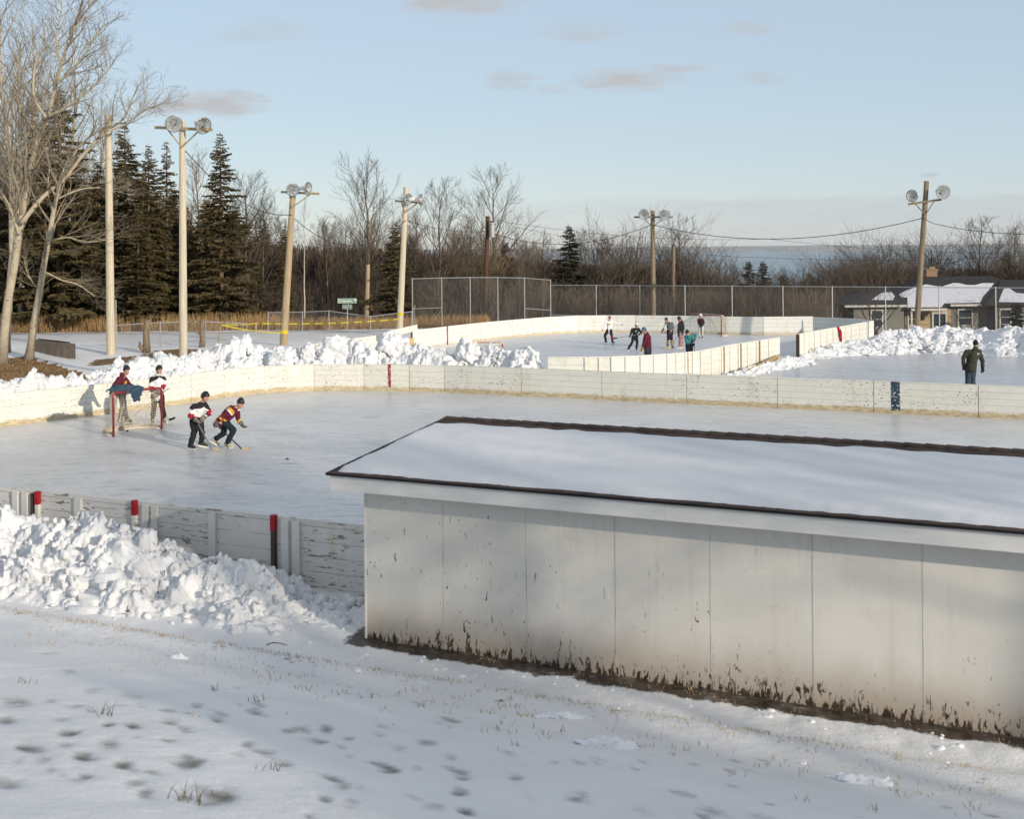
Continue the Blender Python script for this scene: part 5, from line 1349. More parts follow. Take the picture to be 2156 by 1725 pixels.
stick((b4.x - .28, b4.y - .22, .70), (b4.x + .50, b4.y - .5, .045), (b4.x + .78, b4.y - .52, .04), 'black taped stick of the crouching maroon skater reaching to the ice', M['stickblack'], M['stickwood'], M['stickgrey'])
# -- far rink
lite = cm('grey_shirt_cloth', (.10, .105, .11)); teal = cm('teal_cloth', (.035, .19, .20)); olive = cm('olive_cloth', (.04, .042, .028)); jean = cm('jeans_cloth', (.035, .055, .075)); ltgr = cm('light_grey_cloth', (.50, .49, .48))
hair = cm('brown_hair', (.05, .025, .015)); whit2 = cm('white_hoodie_cloth', (.78, .78, .79))
b = onz(1283, 724, FZ)
person(b, dict(pel=(0, .76, 0), ch=(.02, 1.08, 0), nk=(.03, 1.23, 0), hd=(.035, 1.38, 0), sA=(-.13, 1.18, 0), eA=(-.26, 1.0, -.05), hA=(-.35, .80, -.08), sB=(.18, 1.18, 0), eB=(.40, 1.10, -.03), hB=(.64, 1.05, -.05), kA=(-.24, .44, -.05), aA=(-.18, .14, .05), kB=(.13, .42, -.08), aB=(.18, .12, .02)),
       'child in a white hoodie with gold print, arms spread, on the far rink', face=165, gaze=(.15, -1, -.1), size=.86, shirt=[whit2, gold], shirt_pick=lambda P, fw, rt: (lambda p: 1 if abs((p - P('ch') + Vector((0, 0, .03))).dot(rt)) < .11 and abs((p - P('ch')).z + .03) < .045 and (p - P('ch')).dot(fw) > .06 else 0), pants=[black, red], pants_pick=lambda P, fw, rt: (lambda p: 1 if (p - P('kB')).length < .12 and p.z < P('kB').z + .03 else 0), head=None, hairc=hair, hood=whit2, toe=dict(A=(-.6, -.8, 0), B=(.6, -.8, 0)))
b = onz(1332, 738.5, FZ)
person(b, dict(pel=(.12, .75, 0), ch=(.15, 1.02, 0), nk=(.19, 1.15, -.02), hd=(.21, 1.28, -.04), sA=(.0, 1.08, 0), eA=(-.09, .88, -.08), hA=(-.13, .76, -.16), sB=(.32, 1.08, 0), eB=(.45, .9, -.06), hB=(.35, .84, -.16), kA=(-.02, .43, -.06), aA=(-.2, .12, 0), kB=(.23, .42, -.05), aB=(.2, .11, .02)),
       'child in a black jacket and white helmet holding a stick level on the far rink', face=160, gaze=(.1, -1, -.1), size=.85, shirt=[black, ltgr], shirt_pick=lambda P, fw, rt: (lambda p: 1 if (p - (P('ch') + fw*.13 + rt*-.06 - Vector((0, 0, .03)))).length < .035 else 0), pants=black, headc=hwht, glove=black, toe=dict(A=(-.7, -.7, 0), B=(.1, -1, 0)))
stick((b.x + .50, b.y - .2, FZ + .87), (b.x - .80, b.y - .22, FZ + .66), (b.x - .98, b.y - .2, FZ + .60), 'dark stick held level by the child in black', M['stickgrey'], M['stickblack'])
b = onz(1362, 773, FZ)
person(b, dict(pel=(.04, .88, 0), ch=(.02, 1.26, 0), nk=(-.04, 1.42, 0), hd=(-.10, 1.57, -.01), sA=(-.06, 1.3, -.17), eA=(-.15, 1.03, -.2), hA=(-.22, .80, -.22), sB=(.05, 1.3, .17), eB=(.12, 1.03, .2), hB=(.05, .82, .1), kA=(-.02, .46, -.08), aA=(-.04, .12, -.08), kB=(.12, .46, .1), aB=(.14, .12, .1)),
       'man in a maroon hoodie and blue helmet just behind the white boards', face=105, gaze=(-.9, -.5, -.25), shirt=maroon, pants=cm('charcoal_cloth', (.03, .032, .036)), headc=hblu, glove=tanl, hood=maroon, pr=1.08)
b = onz(1410, 734, FZ)
socks = cm('striped_sock_tan', (.5, .36, .16))
def sockp(P, fw, rt):
    def f(p):
        h = p.z - FZ
        if h < .46: return 1 if (int((h)/.06) % 2 == 0) else 0
        return 0
    return f
person(b, dict(pel=(.02, .92, 0), ch=(.0, 1.22, 0), nk=(-.10, 1.36, 0), hd=(-.16, 1.47, 0), sA=(-.18, 1.28, -.02), eA=(-.29, 1.06, -.06), hA=(-.41, .83, -.08), sB=(.13, 1.28, .05), eB=(.19, 1.06, .0), hB=(.1, .96, -.12), kA=(-.08, .52, -.04), aA=(-.11, .12, 0), kB=(.09, .52, .0), aB=(.15, .12, .04)),
       'boy in a grey shirt with striped socks reaching down with one arm', face=70, gaze=(-.8, .2, -.35), size=.9, shirt=[lite, ltgr], shirt_pick=lambda P, fw, rt: (lambda p: 1 if min((p - P('sA').lerp(P('eA'), k)).length for k in (.3, .6, .9)) < .075 else 0), pants=[black, socks], pants_pick=sockp, head=None, hairc=hair, toe=dict(A=(-.5, -.85, 0), B=(.3, -.95, 0)))
b = onz(1433, 734, FZ)
zig = cm('white_stripe_cloth', (.6, .42, .42))
person(b, dict(pel=(.03, .86, 0), ch=(.03, 1.20, 0), nk=(.0, 1.36, 0), hd=(-.05, 1.5, 0), sA=(-.08, 1.26, -.1), eA=(-.13, .98, -.12), hA=(-.12, .76, -.16), sB=(.14, 1.26, .1), eB=(.16, 1.0, .02), hB=(.0, .9, -.1), kA=(-.02, .46, -.03), aA=(-.05, .12, -.03), kB=(.08, .46, .05), aB=(.06, .12, .06)),
       'player in a black hoodie and red zigzag striped trousers beside the boy in grey', face=95, gaze=(-.95, -.1, -.2), size=.92, shirt=black, pants=[cm('dark_red_cloth', (.14, .02, .03)), zig], pants_pick=lambda P, fw, rt: (lambda p: 1 if math.sin((p.z + .03*math.sin(p.x*60))*62) > .35 else 0), headc=hblk, glove=black, boots='boottan', hood=black)
stick((b.x - .1, b.y - .18, FZ + .8), (b.x - .52, b.y - .25, FZ + .08), (b.x - .86, b.y - .25, FZ + .04), 'pale stick of the player in zigzag trousers', M['stickgrey'], M['stickwood'])
b = onz(1452, 762, FZ)
person(b, dict(pel=(-.02, .78, 0), ch=(-.02, 1.10, -.06), nk=(-.07, 1.22, -.12), hd=(-.12, 1.31, -.17), sA=(-.18, 1.14, -.06), eA=(-.15, .87, -.16), hA=(.10, .82, -.24), sB=(.15, 1.22, -.02), eB=(.3, 1.2, -.06), hB=(.18, .98, -.18), kA=(-.1, .44, -.06), aA=(-.12, .12, 0), kB=(.08, .44, -.06), aB=(.12, .12, 0)),
       'player in a teal jacket and dark knit hat bending over a stick', face=160, gaze=(-.2, -.9, -.5), size=.95, shirt=teal, pants=black, head='toque', headc=cm('charcoal_hat', (.02, .024, .03)), glove=black)
stick((b.x + .13, b.y - .22, FZ + 1.14), (b.x + .24, b.y - .35, FZ + .06), (b.x + .46, b.y - .42, FZ + .04), 'thin stick of the player in teal', M['stickgrey'], M['stickwood'])
b = onz(1475, 713, FZ)
person(b, dict(pel=(.02, .72, 0), ch=(.02, 1.02, 0), nk=(.01, 1.16, 0), hd=(.01, 1.28, -.01), sA=(-.11, 1.08, 0), eA=(-.14, .87, -.04), hA=(-.03, .76, -.16), sB=(.15, 1.08, 0), eB=(.2, .88, -.04), hB=(.08, .75, -.16), kA=(-.05, .42, -.03), aA=(-.08, .115, 0), kB=(.1, .42, -.03), aB=(.1, .115, 0)),
       'small child in a maroon jacket, white helmet and grey trousers in the far goal', face=180, gaze=(0, -1, -.1), size=.82, shirt=[maroon, black], shirt_pick=lambda P, fw, rt: (lambda p: 1 if abs((p - P('ch')).dot(rt)) < .1 and (p - P('ch')).z < .12 else 0), pants=[ltgr, cm('dark_grey_cloth', (.12, .12, .13))], pants_pick=lambda P, fw, rt: (lambda p: 1 if abs((p - P('pel')).dot(rt)) < .045 else 0), headc=hwht, glove=black)
b = ond(2042, 826, 44.8); b.z = .012
person(b, dict(pel=(.06, .90, 0), ch=(.12, 1.34, 0), nk=(.18, 1.53, 0), hd=(.22, 1.68, 0), sA=(-.10, 1.44, 0), eA=(-.23, 1.18, 0), hA=(-.19, .90, .05), sB=(.35, 1.42, 0), eB=(.46, 1.12, 0), hB=(.48, .80, .05), kA=(-.04, .5, .05), aA=(-.08, .1, 0), kB=(.12, .5, .04), aB=(.13, .1, .05)),
       'man in an olive jacket and jeans walking away across the grey ice', face=10, gaze=(.1, 1, 0), size=1.04, shirt=[olive, ltgr], shirt_pick=lambda P, fw, rt: (lambda p: 1 if abs((p - P('ch')).dot(rt) - .13) < .045 and abs((p - P('ch')).z - .03) < .014 and (p - P('ch')).dot(fw) < -.05 else 0), pants=jean, head='toque', headc=black, glove=black, skates=False, hood=olive, pr=1.15)
# ------------------------------------------------------------------ trees
def bark(name, lo, hi, marks=None, sc=4):
    m = NT(name); p = m.objco(); c = m.ramp(m.noise(m.map(p, (1, 1, .35)), sc, 5, .65), [(.3, lo), (.7, hi)])
    if marks:
        k = m.mrange(m.noise(m.map(p, (1.2, 1.2, 5)), 2.2, 4, .6), .60, .66); c = m.mix(m.math('MULTIPLY', k, .85), c, marks)
        foot = m.mrange(m.math('ADD', m.sep(p)[2], m.math('MULTIPLY', m.noise(p, 2, 3), 1.2)), 2.2, .6); c = m.mix(m.math('MULTIPLY', foot, .75), c, tuple(q*2.2 for q in marks))
    m.color(c); m.set(.85, .15); m.bump(m.noise(m.map(p, (4, 4, 1)), 8, 4), .4, .02); return m.mat
M['aspen'] = bark('aspen_bark', (.32, .275, .20), (.50, .435, .325), (.06, .05, .04))
M['aspen_twig'] = bark('aspen_twigs', (.19, .155, .11), (.31, .26, .19))
M['bark_brown'] = bark('brown_bark', (.10, .075, .05), (.19, .145, .10))
M['twig_brown'] = bark('brown_twigs', (.085, .07, .055), (.15, .122, .095))
M['twig_tan'] = bark('tan_twigs', (.17, .125, .08), (.27, .205, .14))
M['birch'] = bark('birch_bark', (.42, .38, .32), (.58, .53, .46), (.05, .045, .04))
M['twig_dark'] = bark('dark_twigs', (.048, .038, .034), (.09, .072, .062))
def needle(name, lo, hi):
    m = NT(name); p = m.objco(); inf = m.node('ShaderNodeObjectInfo')
    c = m.ramp(m.noise(p, 1.1, 4, .7), [(.25, lo), (.75, hi)])
    c = m.mix(m.math('MULTIPLY', inf.outputs['Random'], .35), c, (.085, .06, .028))
    m.color(c); m.set(.7, .2); return m.mat
M['needle'] = needle('spruce_needles', (.054, .046, .021), (.16, .125, .058))
M['needle_cool'] = needle('cool_spruce_needles', (.018, .021, .014), (.055, .052, .030))
M['sprucebark'] = bark('spruce_bark', (.10, .07, .045), (.18, .13, .09))

class Fast:
    """numpy tube collector for branches"""
    def __init__(s): s.v = []; s.f = []; s.n = 0
    def tube(s, pts, rad, n):
        k = len(pts); P = np.array(pts, float); d = np.gradient(P, axis=0) if k > 2 else np.repeat((P[1] - P[0])[None], k, 0)
        d /= np.linalg.norm(d, axis=1)[:, None] + 1e-9
        ref = np.array([.31, .87, .38]) if abs(d[0] @ np.array([.31, .87, .38])) < .9 else np.array([.9, -.2, .4])
        x = np.cross(d, ref); x /= np.linalg.norm(x, axis=1)[:, None] + 1e-9; y = np.cross(d, x)
        a = np.arange(n)*2*math.pi/n; rr = np.array(rad)[:, None, None]
        V = P[:, None, :] + (x[:, None, :]*np.cos(a)[None, :, None] + y[:, None, :]*np.sin(a)[None, :, None])*rr
        s.v.append(V.reshape(-1, 3)); i = np.arange(k - 1)[:, None]*n; j = np.arange(n)[None]; j2 = (j + 1) % n
        s.f.append((np.stack([i + j, i + j2, i + n + j2, i + n + j], -1).reshape(-1, 4) + s.n)); s.n += k*n
    def quads(s, V):   # (m,4,3)
        m_ = len(V); s.v.append(V.reshape(-1, 3)); s.f.append(np.arange(m_*4).reshape(-1, 4) + s.n); s.n += m_*4
    def mesh(s, name, mat, smooth=True):
        V = np.concatenate(s.v); Fc = np.concatenate(s.f).astype(np.int32); me = bpy.data.meshes.new(name)
        me.vertices.add(len(V)); me.vertices.foreach_set('co', V.astype(np.float32).ravel()); nf = len(Fc)
        me.loops.add(nf*4); me.loops.foreach_set('vertex_index', Fc.ravel()); me.polygons.add(nf); me.polygons.foreach_set('loop_start', np.arange(nf, dtype=np.int32)*4)
        try: me.polygons.foreach_set('loop_total', np.full(nf, 4, dtype=np.int32))
        except Exception: pass
        me.materials.append(mat); me.update(calc_edges=True); me.validate()
        if smooth: me.polygons.foreach_set('use_smooth', [True]*len(me.polygons))
        return me

def unit(v): return v/(np.linalg.norm(v) + 1e-9)
def grow(fast, rnd, p, d, L, r, lev, maxlev, prm, nseg=None):
    """one branch and, along it, its children"""
    nseg = nseg or (6 if lev <= 1 else (4 if lev == 2 else 3)); pts = [p]; rad = [r]; d = unit(np.array(d, float)); cur = np.array(p, float); tip = r*(.25 if lev < maxlev else .5)
    for i in range(nseg):
        d = unit(d + np.array([rnd.gauss(0, 1), rnd.gauss(0, 1), rnd.gauss(0, 1)])*prm['wob'] + np.array([0, 0, prm['up']*(1 if lev else .3)]))
        cur = cur + d*L/nseg; pts.append(cur); rad.append(lerp(r, tip, (i + 1)/nseg))
    fast.tube(pts, rad, 6 if lev <= 1 else (4 if lev == 2 else 3))
    if lev >= maxlev: return
    nc = prm['kids'][min(lev, len(prm['kids']) - 1)]; nc = int(nc*rnd.uniform(.8, 1.25) + .5)
    for c in range(nc):
        f = lerp(prm.get('first', .25), 1.0, (c + rnd.random())/nc); i = min(int(f*nseg), nseg - 1); q = pts[i] + (pts[i+1] - pts[i])*(f*nseg - i)
        ax = unit(pts[i+1] - pts[i]); per = unit(np.cross(ax, unit(np.array([rnd.gauss(0, 1), rnd.gauss(0, 1), rnd.gauss(0, 1)])))); an = rnd.uniform(*prm['ang'])
        cd = ax*math.cos(an) + per*math.sin(an); rl = lerp(r, tip, f)
        grow(fast, rnd, q, cd, L*rnd.uniform(.42, .68)*(1.15 - .5*f), max(prm['minr'], rl*rnd.uniform(.45, .65)), lev + 1, maxlev, prm)
def bare_tree(seed, H, trunk_r, kids=(16, 7, 5), ang=(.45, .95), wob=.09, up=.10, first=.28, maxlev=3, minr=.006, spread=.42, trunkpts=None, fork=0):
    """returns (trunk mesh builder, branch collector), root at the origin"""
    rnd = random.Random(seed); tr = MB(); br = Fast(); prm = dict(kids=kids[1:], ang=ang, wob=wob, up=up, minr=minr)
    if trunkpts is None:
        trunkpts = []; x = y = 0.0; k = 9
        for i in range(k + 1): trunkpts.append((x, y, H*i/k)); x += rnd.gauss(0, H*.009); y += rnd.gauss(0, H*.009)
    T = [np.array(q, float) for q in trunkpts]; k = len(T) - 1
    rad = [trunk_r*(1.28 if i == 0 else 1)*(1 - .88*(i/k)) + .012 for i in range(k + 1)]
    tr.tube([tuple(q) for q in T], rad, 10)
    n = kids[0]
    for c in range(n):
        f = lerp(first, .99, (c + rnd.random()*.8)/n); i = min(int(f*k), k - 1); q = T[i] + (T[i+1] - T[i])*(f*k - i); ax = unit(T[i+1] - T[i])
        ph = c*2.4 + rnd.uniform(-.5, .5); per = np.array([math.cos(ph), math.sin(ph), 0]); an = rnd.uniform(*ang)
        d = ax*math.cos(an) + per*math.sin(an); r0 = trunk_r*(1 - .88*f) + .012
        grow(br, rnd, q, d, H*spread*(1.12 - .75*f)*rnd.uniform(.75, 1.15), max(.016, r0*rnd.uniform(.38, .6)), 1, maxlev, prm)
    return tr, br
def bush_tree(seed, H, stems=7, lean=.45, kids=(8, 6), minr=.006, maxlev=3, r=.09, wob=.1, up=.13):
    rnd = random.Random(seed); tr = MB(); br = Fast(); prm = dict(kids=kids, ang=(.35, .8), wob=wob, up=up, minr=minr, first=.3)
    tr.tube([(0, 0, -.3), (0, 0, .25), (.02, 0, .5)], [r*2.0, r*1.7, r*1.4], 9)
    for s in range(stems):
        ph = s*2.4 + rnd.uniform(-.4, .4); l = rnd.uniform(.15, 1)*lean
        grow(br, rnd, np.array([0, 0, .35]), np.array([math.cos(ph)*l, math.sin(ph)*l, 1]), H*rnd.uniform(.7, 1.0), r*rnd.uniform(.6, 1), 1, maxlev, prm, 7)
    return tr, br
def spruce(seed, H, Rb, dens=1.0, gap=.0, bare=.11, droop=.18, cols=None):
    rnd = random.Random(seed); tr = MB(); Q = []; tw = Fast()
    tr.tube([(0, 0, -.3), (0, 0, H*.3), (.03*H*.02, 0, H*.7), (0, 0, H)], [H*.0125 + .05, H*.010 + .03, H*.005 + .015, .012], 8)
    z = H*bare; base_nr = np.random.RandomState(seed)
    while z < H*.985:
        f = z/H; L = Rb*(1 - f)**.82*(1.0 if f > .12 else .7 + f*2.5)*1.0 + .12; nb = rnd.randint(5, 7) if f < .9 else 4
        ph0 = rnd.uniform(0, 6.28); L *= rnd.uniform(.74, 1.2)
        for b in range(nb):
            if rnd.random() < gap: continue
            ph = ph0 + b*2*math.pi/nb + rnd.uniform(-.3, .3); l = L*rnd.uniform(.5, 1.28)*(1 + .22*mnoise.noise(Vector((math.cos(ph)*1.3, math.sin(ph)*1.3, z*.45 + seed)))); dr = droop*(1.15 - f*1.6)*rnd.uniform(.6, 1.4)
            out = np.array([math.cos(ph), math.sin(ph), 0]); side = np.array([-math.sin(ph), math.cos(ph), 0]); zz = z + rnd.uniform(-.30, .30)*min(1, 1.6 - 1.5*f)
            def at(u): return out*(l*u) + np.array([0, 0, zz - dr*l*u*1.0 + .32*dr*l*u*u*1.6 + (.25*l*u if f > .85 else 0)])
            if l > .3: tw.tube([at(0), at(.5), at(1)], [.018 + .01*l, .012 + .004*l, .005], 3)
            ns = max(3, int(l*10*dens))
            for k in range(ns):
                u = lerp(.22 if l > .8 else .05, 1.04, ((k + rnd.random())/ns)**.8); c = at(u); w = (.30*l*(1.08 - u)**.7 + .12)
                for sgn in ((-1, 1) if u < .97 else (0,)):
                    le = w*rnd.uniform(.6, 1.15); dirv = unit(side*sgn*rnd.uniform(.5, 1) + out*rnd.uniform(.35, .9) + np.array([0, 0, rnd.uniform(-.45, .10)]))
                    nrm = unit(np.cross(dirv, np.array([rnd.gauss(0, .45), rnd.gauss(0, .45), 1]))); wd = le*rnd.uniform(.26, .44) + .04
                    for q in range(2):
                        s0 = c + dirv*le*.45*q + np.array([rnd.gauss(0, .02), rnd.gauss(0, .02), -.03*q]); e = s0 + dirv*le*.62 + np.array([0, 0, -.06*le])
                        mid = (s0 + e)/2; Q.append([s0, mid + nrm*wd*.5, e, mid - nrm*wd*.5])
                        up_ = np.array([0, 0, wd*.42]); Q.append([s0, mid + up_*.7, e, mid - up_])
        z += (.17 + .22*(1 - f))*(H/14)**.5*rnd.uniform(.75, 1.2)
    tw.quads(np.array(Q)); return tr, tw
PROTO = {}
def proto(key, pair, barkm, crownm):
    tr, br = pair; me = bpy.data.meshes.new('trunk'); me.from_pydata(tr.v, [], tr.f); me.materials.append(M[barkm]); me.polygons.foreach_set('use_smooth', [True]*len(tr.f)); me.update()
    PROTO[key] = (me, br.mesh('crown', M[crownm], smooth='spruce' not in key))
def plant(name, key, p, sc, rz, label, cat, group=None, sxy=None, tilt=(0, 0), sink=.1):
    root = bpy.data.objects.new(name, None); COL.objects.link(root); root.location = (p[0], p[1], p[2] - sink); root.rotation_euler = (tilt[0], tilt[1], rz); root.scale = (sxy or sc, sxy or sc, sc); root.empty_display_size = .2
    tag(root, label, cat, group)
    for nm, me in zip(('trunk', 'crown'), PROTO[key]):
        o = bpy.data.objects.new(nm, me); COL.objects.link(o); o.parent = root
    return root
for i in range(4): proto('aspen%d' % i, bare_tree(40 + i, 14, .16, kids=(20, 7, 5), ang=(.45, .95), spread=.38, first=.32, minr=.0065), 'aspen', 'aspen_twig')
for i in range(4): proto('bare%d' % i, bare_tree(50 + i, 10, .12, kids=(24, 10, 6), ang=(.4, .85), spread=.50, first=.25, minr=.009), 'bark_brown', 'twig_brown')
for i in range(3): proto('thin%d' % i, bare_tree(60 + i, 9, .06, kids=(30, 8, 5), ang=(.35, .75), spread=.32, first=.35, minr=.006, maxlev=3), 'twig_tan', 'twig_tan')
for i in range(2): proto('birch%d' % i, bare_tree(70 + i, 10, .085, kids=(16, 6, 4), ang=(.35, .8), spread=.28, first=.35, minr=.006, wob=.12), 'birch', 'twig_brown')
for i in range(4): proto('willow%d' % i, bush_tree(80 + i, 8.5, stems=8, lean=.75, kids=(12, 8, 5), r=.13, minr=.0095, up=.05), 'bark_brown', 'twig_brown')
for i in range(3): proto('shrub%d' % i, bush_tree(90 + i, 3.6, stems=11, lean=.6, kids=(6, 4), r=.035, minr=.006, maxlev=3, wob=.13), 'twig_dark', 'twig_dark')
for i in range(2): proto('shrubtan%d' % i, bush_tree(95 + i, 3.2, stems=10, lean=.5, kids=(5, 4), r=.03, minr=.005, maxlev=3, wob=.12), 'twig_tan', 'twig_tan')
for i, (h, rb, g_, d_) in enumerate(((15, 3.1, .10, 1.0), (15, 2.7, .26, .9), (15, 3.5, .14, 1.0), (15, 2.6, .08, 1.1))): proto('spruce%d' % i, spruce(100 + i, h, rb, d_, g_), 'sprucebark', 'needle')
for i, (h, rb) in enumerate(((9, 2.0), (9, 1.7))): proto('sprucecool%d' % i, spruce(110 + i, h, rb, 1.1, .05, .03), 'sprucebark', 'needle_cool')

rnd = random.Random(77)
def at_px(name, key, px, top, Y, H0, label, cat='tree', group=None, wid=None, rz=None, base=None, tilt=(0, 0)):
    """a tree standing Y metres away whose top shows at picture height top"""
    d = ond(px, top, Y); g = zt(d.x, d.y) if base is None else base; H = d.z - g
    sc = H/H0; return plant(name, key, (d.x, d.y, g), sc, rnd.uniform(0, 6.28) if rz is None else rz, label, cat, group, None if wid is None else sc*wid, tilt)
# --- the two leaning pale trees on the left, trunks followed limb by limb
def limb_tree(name, Y, trunk, limbs, r0, label, seed, dens=1.0):
    b = ond(*trunk[0], Y); b.z = zt(b.x, b.y); rnd_ = random.Random(seed); root = thing(name, b, label, 'tree')
    def loc(px, py, dy): q = ond(px, py, Y + dy) - b; return np.array((q.x, q.y, q.z))
    tr = MB(); br = Fast(); prm = dict(kids=(5, 4), ang=(.4, .9), wob=.13, up=.05, minr=.0062)
    T = [loc(px, py, 0.12*i*(1 if seed % 2 else -1)) for i, (px, py) in enumerate(trunk)]; T[0][2] = -.15
    def smooth(P):
        out = []
        for i in range(len(P) - 1):
            p0, p1, p2, p3 = P[max(i-1, 0)], P[i], P[i+1], P[min(i+2, len(P)-1)]
            for k in range(4):
                t = k/4; out.append(.5*(2*p1 + (p2 - p0)*t + (2*p0 - 5*p1 + 4*p2 - p3)*t*t + (3*p1 - p0 - 3*p2 + p3)*t**3))
        out.append(P[-1]); return out
    S = smooth(T); n = len(S); rad = [max(.03, r0*(1 - .86*(i/(n-1))**.9)) for i in range(n)]; rad[0] *= 1.7; rad[1] *= 1.25; tr.tube([tuple(q) for q in S], rad, 12)
    def dress(P, R_, a, cnt, Lm):
        for c in range(cnt):
            f = lerp(a, .99, (c + rnd_.random())/cnt); k = len(P) - 1; i = min(int(f*k), k-1); q = P[i] + (P[i+1] - P[i])*(f*k - i); ax = unit(P[i+1] - P[i]); ph = rnd_.uniform(0, 6.28)
            per = unit(np.array([math.cos(ph), math.sin(ph)*.8, rnd_.uniform(-.1, .5)])); an = rnd_.uniform(.5, 1.05); d = unit(ax*math.cos(an) + per*math.sin(an))
            grow(br, rnd_, q, d, Lm*rnd_.uniform(.6, 1.3)*(1.1 - .55*f), max(.014, lerp(R_[0], R_[1], f)*rnd_.uniform(.35, .6)), 1, 3, prm)
    dress(S, (r0, .04), .26, int(24*dens), 3.4)
    for pts, r_, dy in limbs:
        P = smooth([loc(px, py, dy*i) for i, (px, py) in enumerate(pts)]); tr.tube([tuple(q) for q in P], [lerp(r_, .02, i/(len(P)-1)) for i in range(len(P))], 9); dress(P, (r_, .025), .15, int(18*dens), 2.3)
    me = bpy.data.meshes.new('trunk'); me.from_pydata(tr.v, [], tr.f); me.materials.append(M['aspen']); me.polygons.foreach_set('use_smooth', [True]*len(tr.f)); me.update()
    for nm, mesh in (('trunk', me), ('crown', br.mesh('crown', M['aspen_twig']))): o = bpy.data.objects.new(nm, mesh); COL.objects.link(o); o.parent = root
limb_tree('poplar_tree', 60.5, [(2, 742), (16, 640), (30, 560), (42, 480), (52, 420), (62, 375), (77, 300), (100, 245), (118, 175), (140, 100), (160, 45), (176, -10), (186, -70)],
          [([(45, 470), (90, 415), (135, 377), (175, 325), (225, 275), (260, 250), (280, 205), (300, 165)], .12, .25), ([(100, 245), (140, 225), (190, 187), (225, 150), (240, 130)], .09, -.25), ([(98, 248), (80, 222), (70, 190), (75, 130), (90, 95), (96, 45)], .085, .2),
           ([(118, 175), (150, 150), (180, 110), (205, 70), (222, 50)], .07, -.2), ([(128, 140), (120, 80), (130, 20), (128, -30)], .06, .2), ([(40, 495), (18, 430), (-8, 390)], .07, .1), ([(225, 275), (265, 262), (300, 235), (318, 225)], .05, .2), ([(150, 70), (185, 20), (208, -20)], .05, -.1)],
          .22, 'big pale barked leaning tree at the left edge, its limbs reaching over the bare pole', 5)
limb_tree('poplar_tree', 61.5, [(60, 738), (72, 680), (82, 622), (92, 560), (101, 510), (110, 460), (118, 420), (126, 385), (140, 345), (165, 310), (190, 285), (205, 250)],
          [([(101, 510), (140, 500), (180, 510), (222, 505)], .05, -.2), ([(90, 570), (130, 590), (165, 600), (200, 625)], .04, .2), ([(118, 420), (165, 400), (205, 395), (240, 402)], .05, .2), ([(112, 450), (100, 400), (104, 350), (96, 310)], .05, -.2), ([(84, 615), (60, 580), (50, 540)], .035, .2)],
          .19, 'pale leaning tree with black bark scars beside the concrete vault', 6, .75)
limb_tree('poplar_tree', 64, [(14, 715), (22, 600), (30, 520), (36, 460), (44, 380), (42, 300), (46, 220), (40, 150), (46, 90)], [([(42, 400), (10, 360), (-20, 340)], .05, .2), ([(44, 320), (62, 270), (60, 215)], .045, .2)], .13, 'slim grey tree directly behind the big leaning tree at the left edge', 7, .8)

# --- named conifers (picture x, top, distance, proto, width, label)
for px, top, Y, key, wd, lb in (
    (124, 178, 75, 'spruce0', 1.15, 'tallest dark spruce, standing behind the two leaning pale trees'), (262, 247, 78, 'spruce3', .95, 'narrow spruce just right of the bare pale pole'),
    (312, 297, 76, 'spruce0', .80, 'spruce between the bare pole and tallest lamp pole, the lower one'), (350, 292, 79, 'spruce1', .78, 'open gappy spruce touching the tallest lamp pole on its left'),
    (463, 272, 76, 'spruce0', .84, 'tall full spruce standing free right of the tallest lamp pole'), (68, 216, 80, 'spruce1', .8, 'spruce half hidden left of the tallest dark spruce'),
    (205, 330, 80, 'spruce2', .9, 'lower wide spruce left of the bare pale pole'), (22, 330, 79, 'spruce2', .95, 'wide spruce at the far left edge behind the pale trees'),
    (404, 470, 78, 'spruce3', 1.0, 'short spruce filling in right behind the tallest lamp pole'), (290, 430, 74.5, 'spruce2', 1.0, 'short broad spruce low between the two pale poles'), (160, 420, 77, 'spruce3', 1.1, 'short dense spruce behind the second leaning pale tree'),
    (545, 545, 84, 'spruce1', .9, 'small spruce right of the tall free standing one'), (601, 455, 84, 'spruce1', .55, 'thin dark spruce hidden behind the tan lamp pole'),
    (832, 460, 82, 'spruce2', 1.25, 'bushy dark spruce behind the pale pole by the plank'), (1198, 470, 96, 'sprucecool0', 1.05, 'dark pointed spruce standing alone behind the fence corner'),
    (1063, 505, 100, 'sprucecool0', 1.25, 'dark spruce right of the transformer pole'), (1020, 520, 98, 'sprucecool1', 1.3, 'dark spruce directly behind the transformer pole'), (1040, 513, 103, 'sprucecool1', .5, 'very thin spruce tip right of the transformer pole'),
    (1420, 510, 112, 'sprucecool1', .9, 'slim dark spruce above the short thin grey pole'), (1576, 546, 112, 'sprucecool0', 1.1, 'left one of two dark spruce tips before the lake'), (1606, 546, 116, 'sprucecool1', 1.35, 'right one of two dark spruce tips before the lake'),
    (1704, 570, 118, 'sprucecool0', 1.15, 'small round topped spruce alone against the lake'), (1650, 573, 114, 'sprucecool1', 1.9, 'broad dark evergreen below the lake, left of the small spruce'), (2120, 525, 108, 'sprucecool0', 1.1, 'dark spruce behind the house at the right edge')):
    at_px('spruce_tree', key, px, top, Y + (4 if px < 560 else 0), 9 if 'cool' in key else 15, lb, 'spruce', wid=wd*(1.15 if px < 560 else 1))
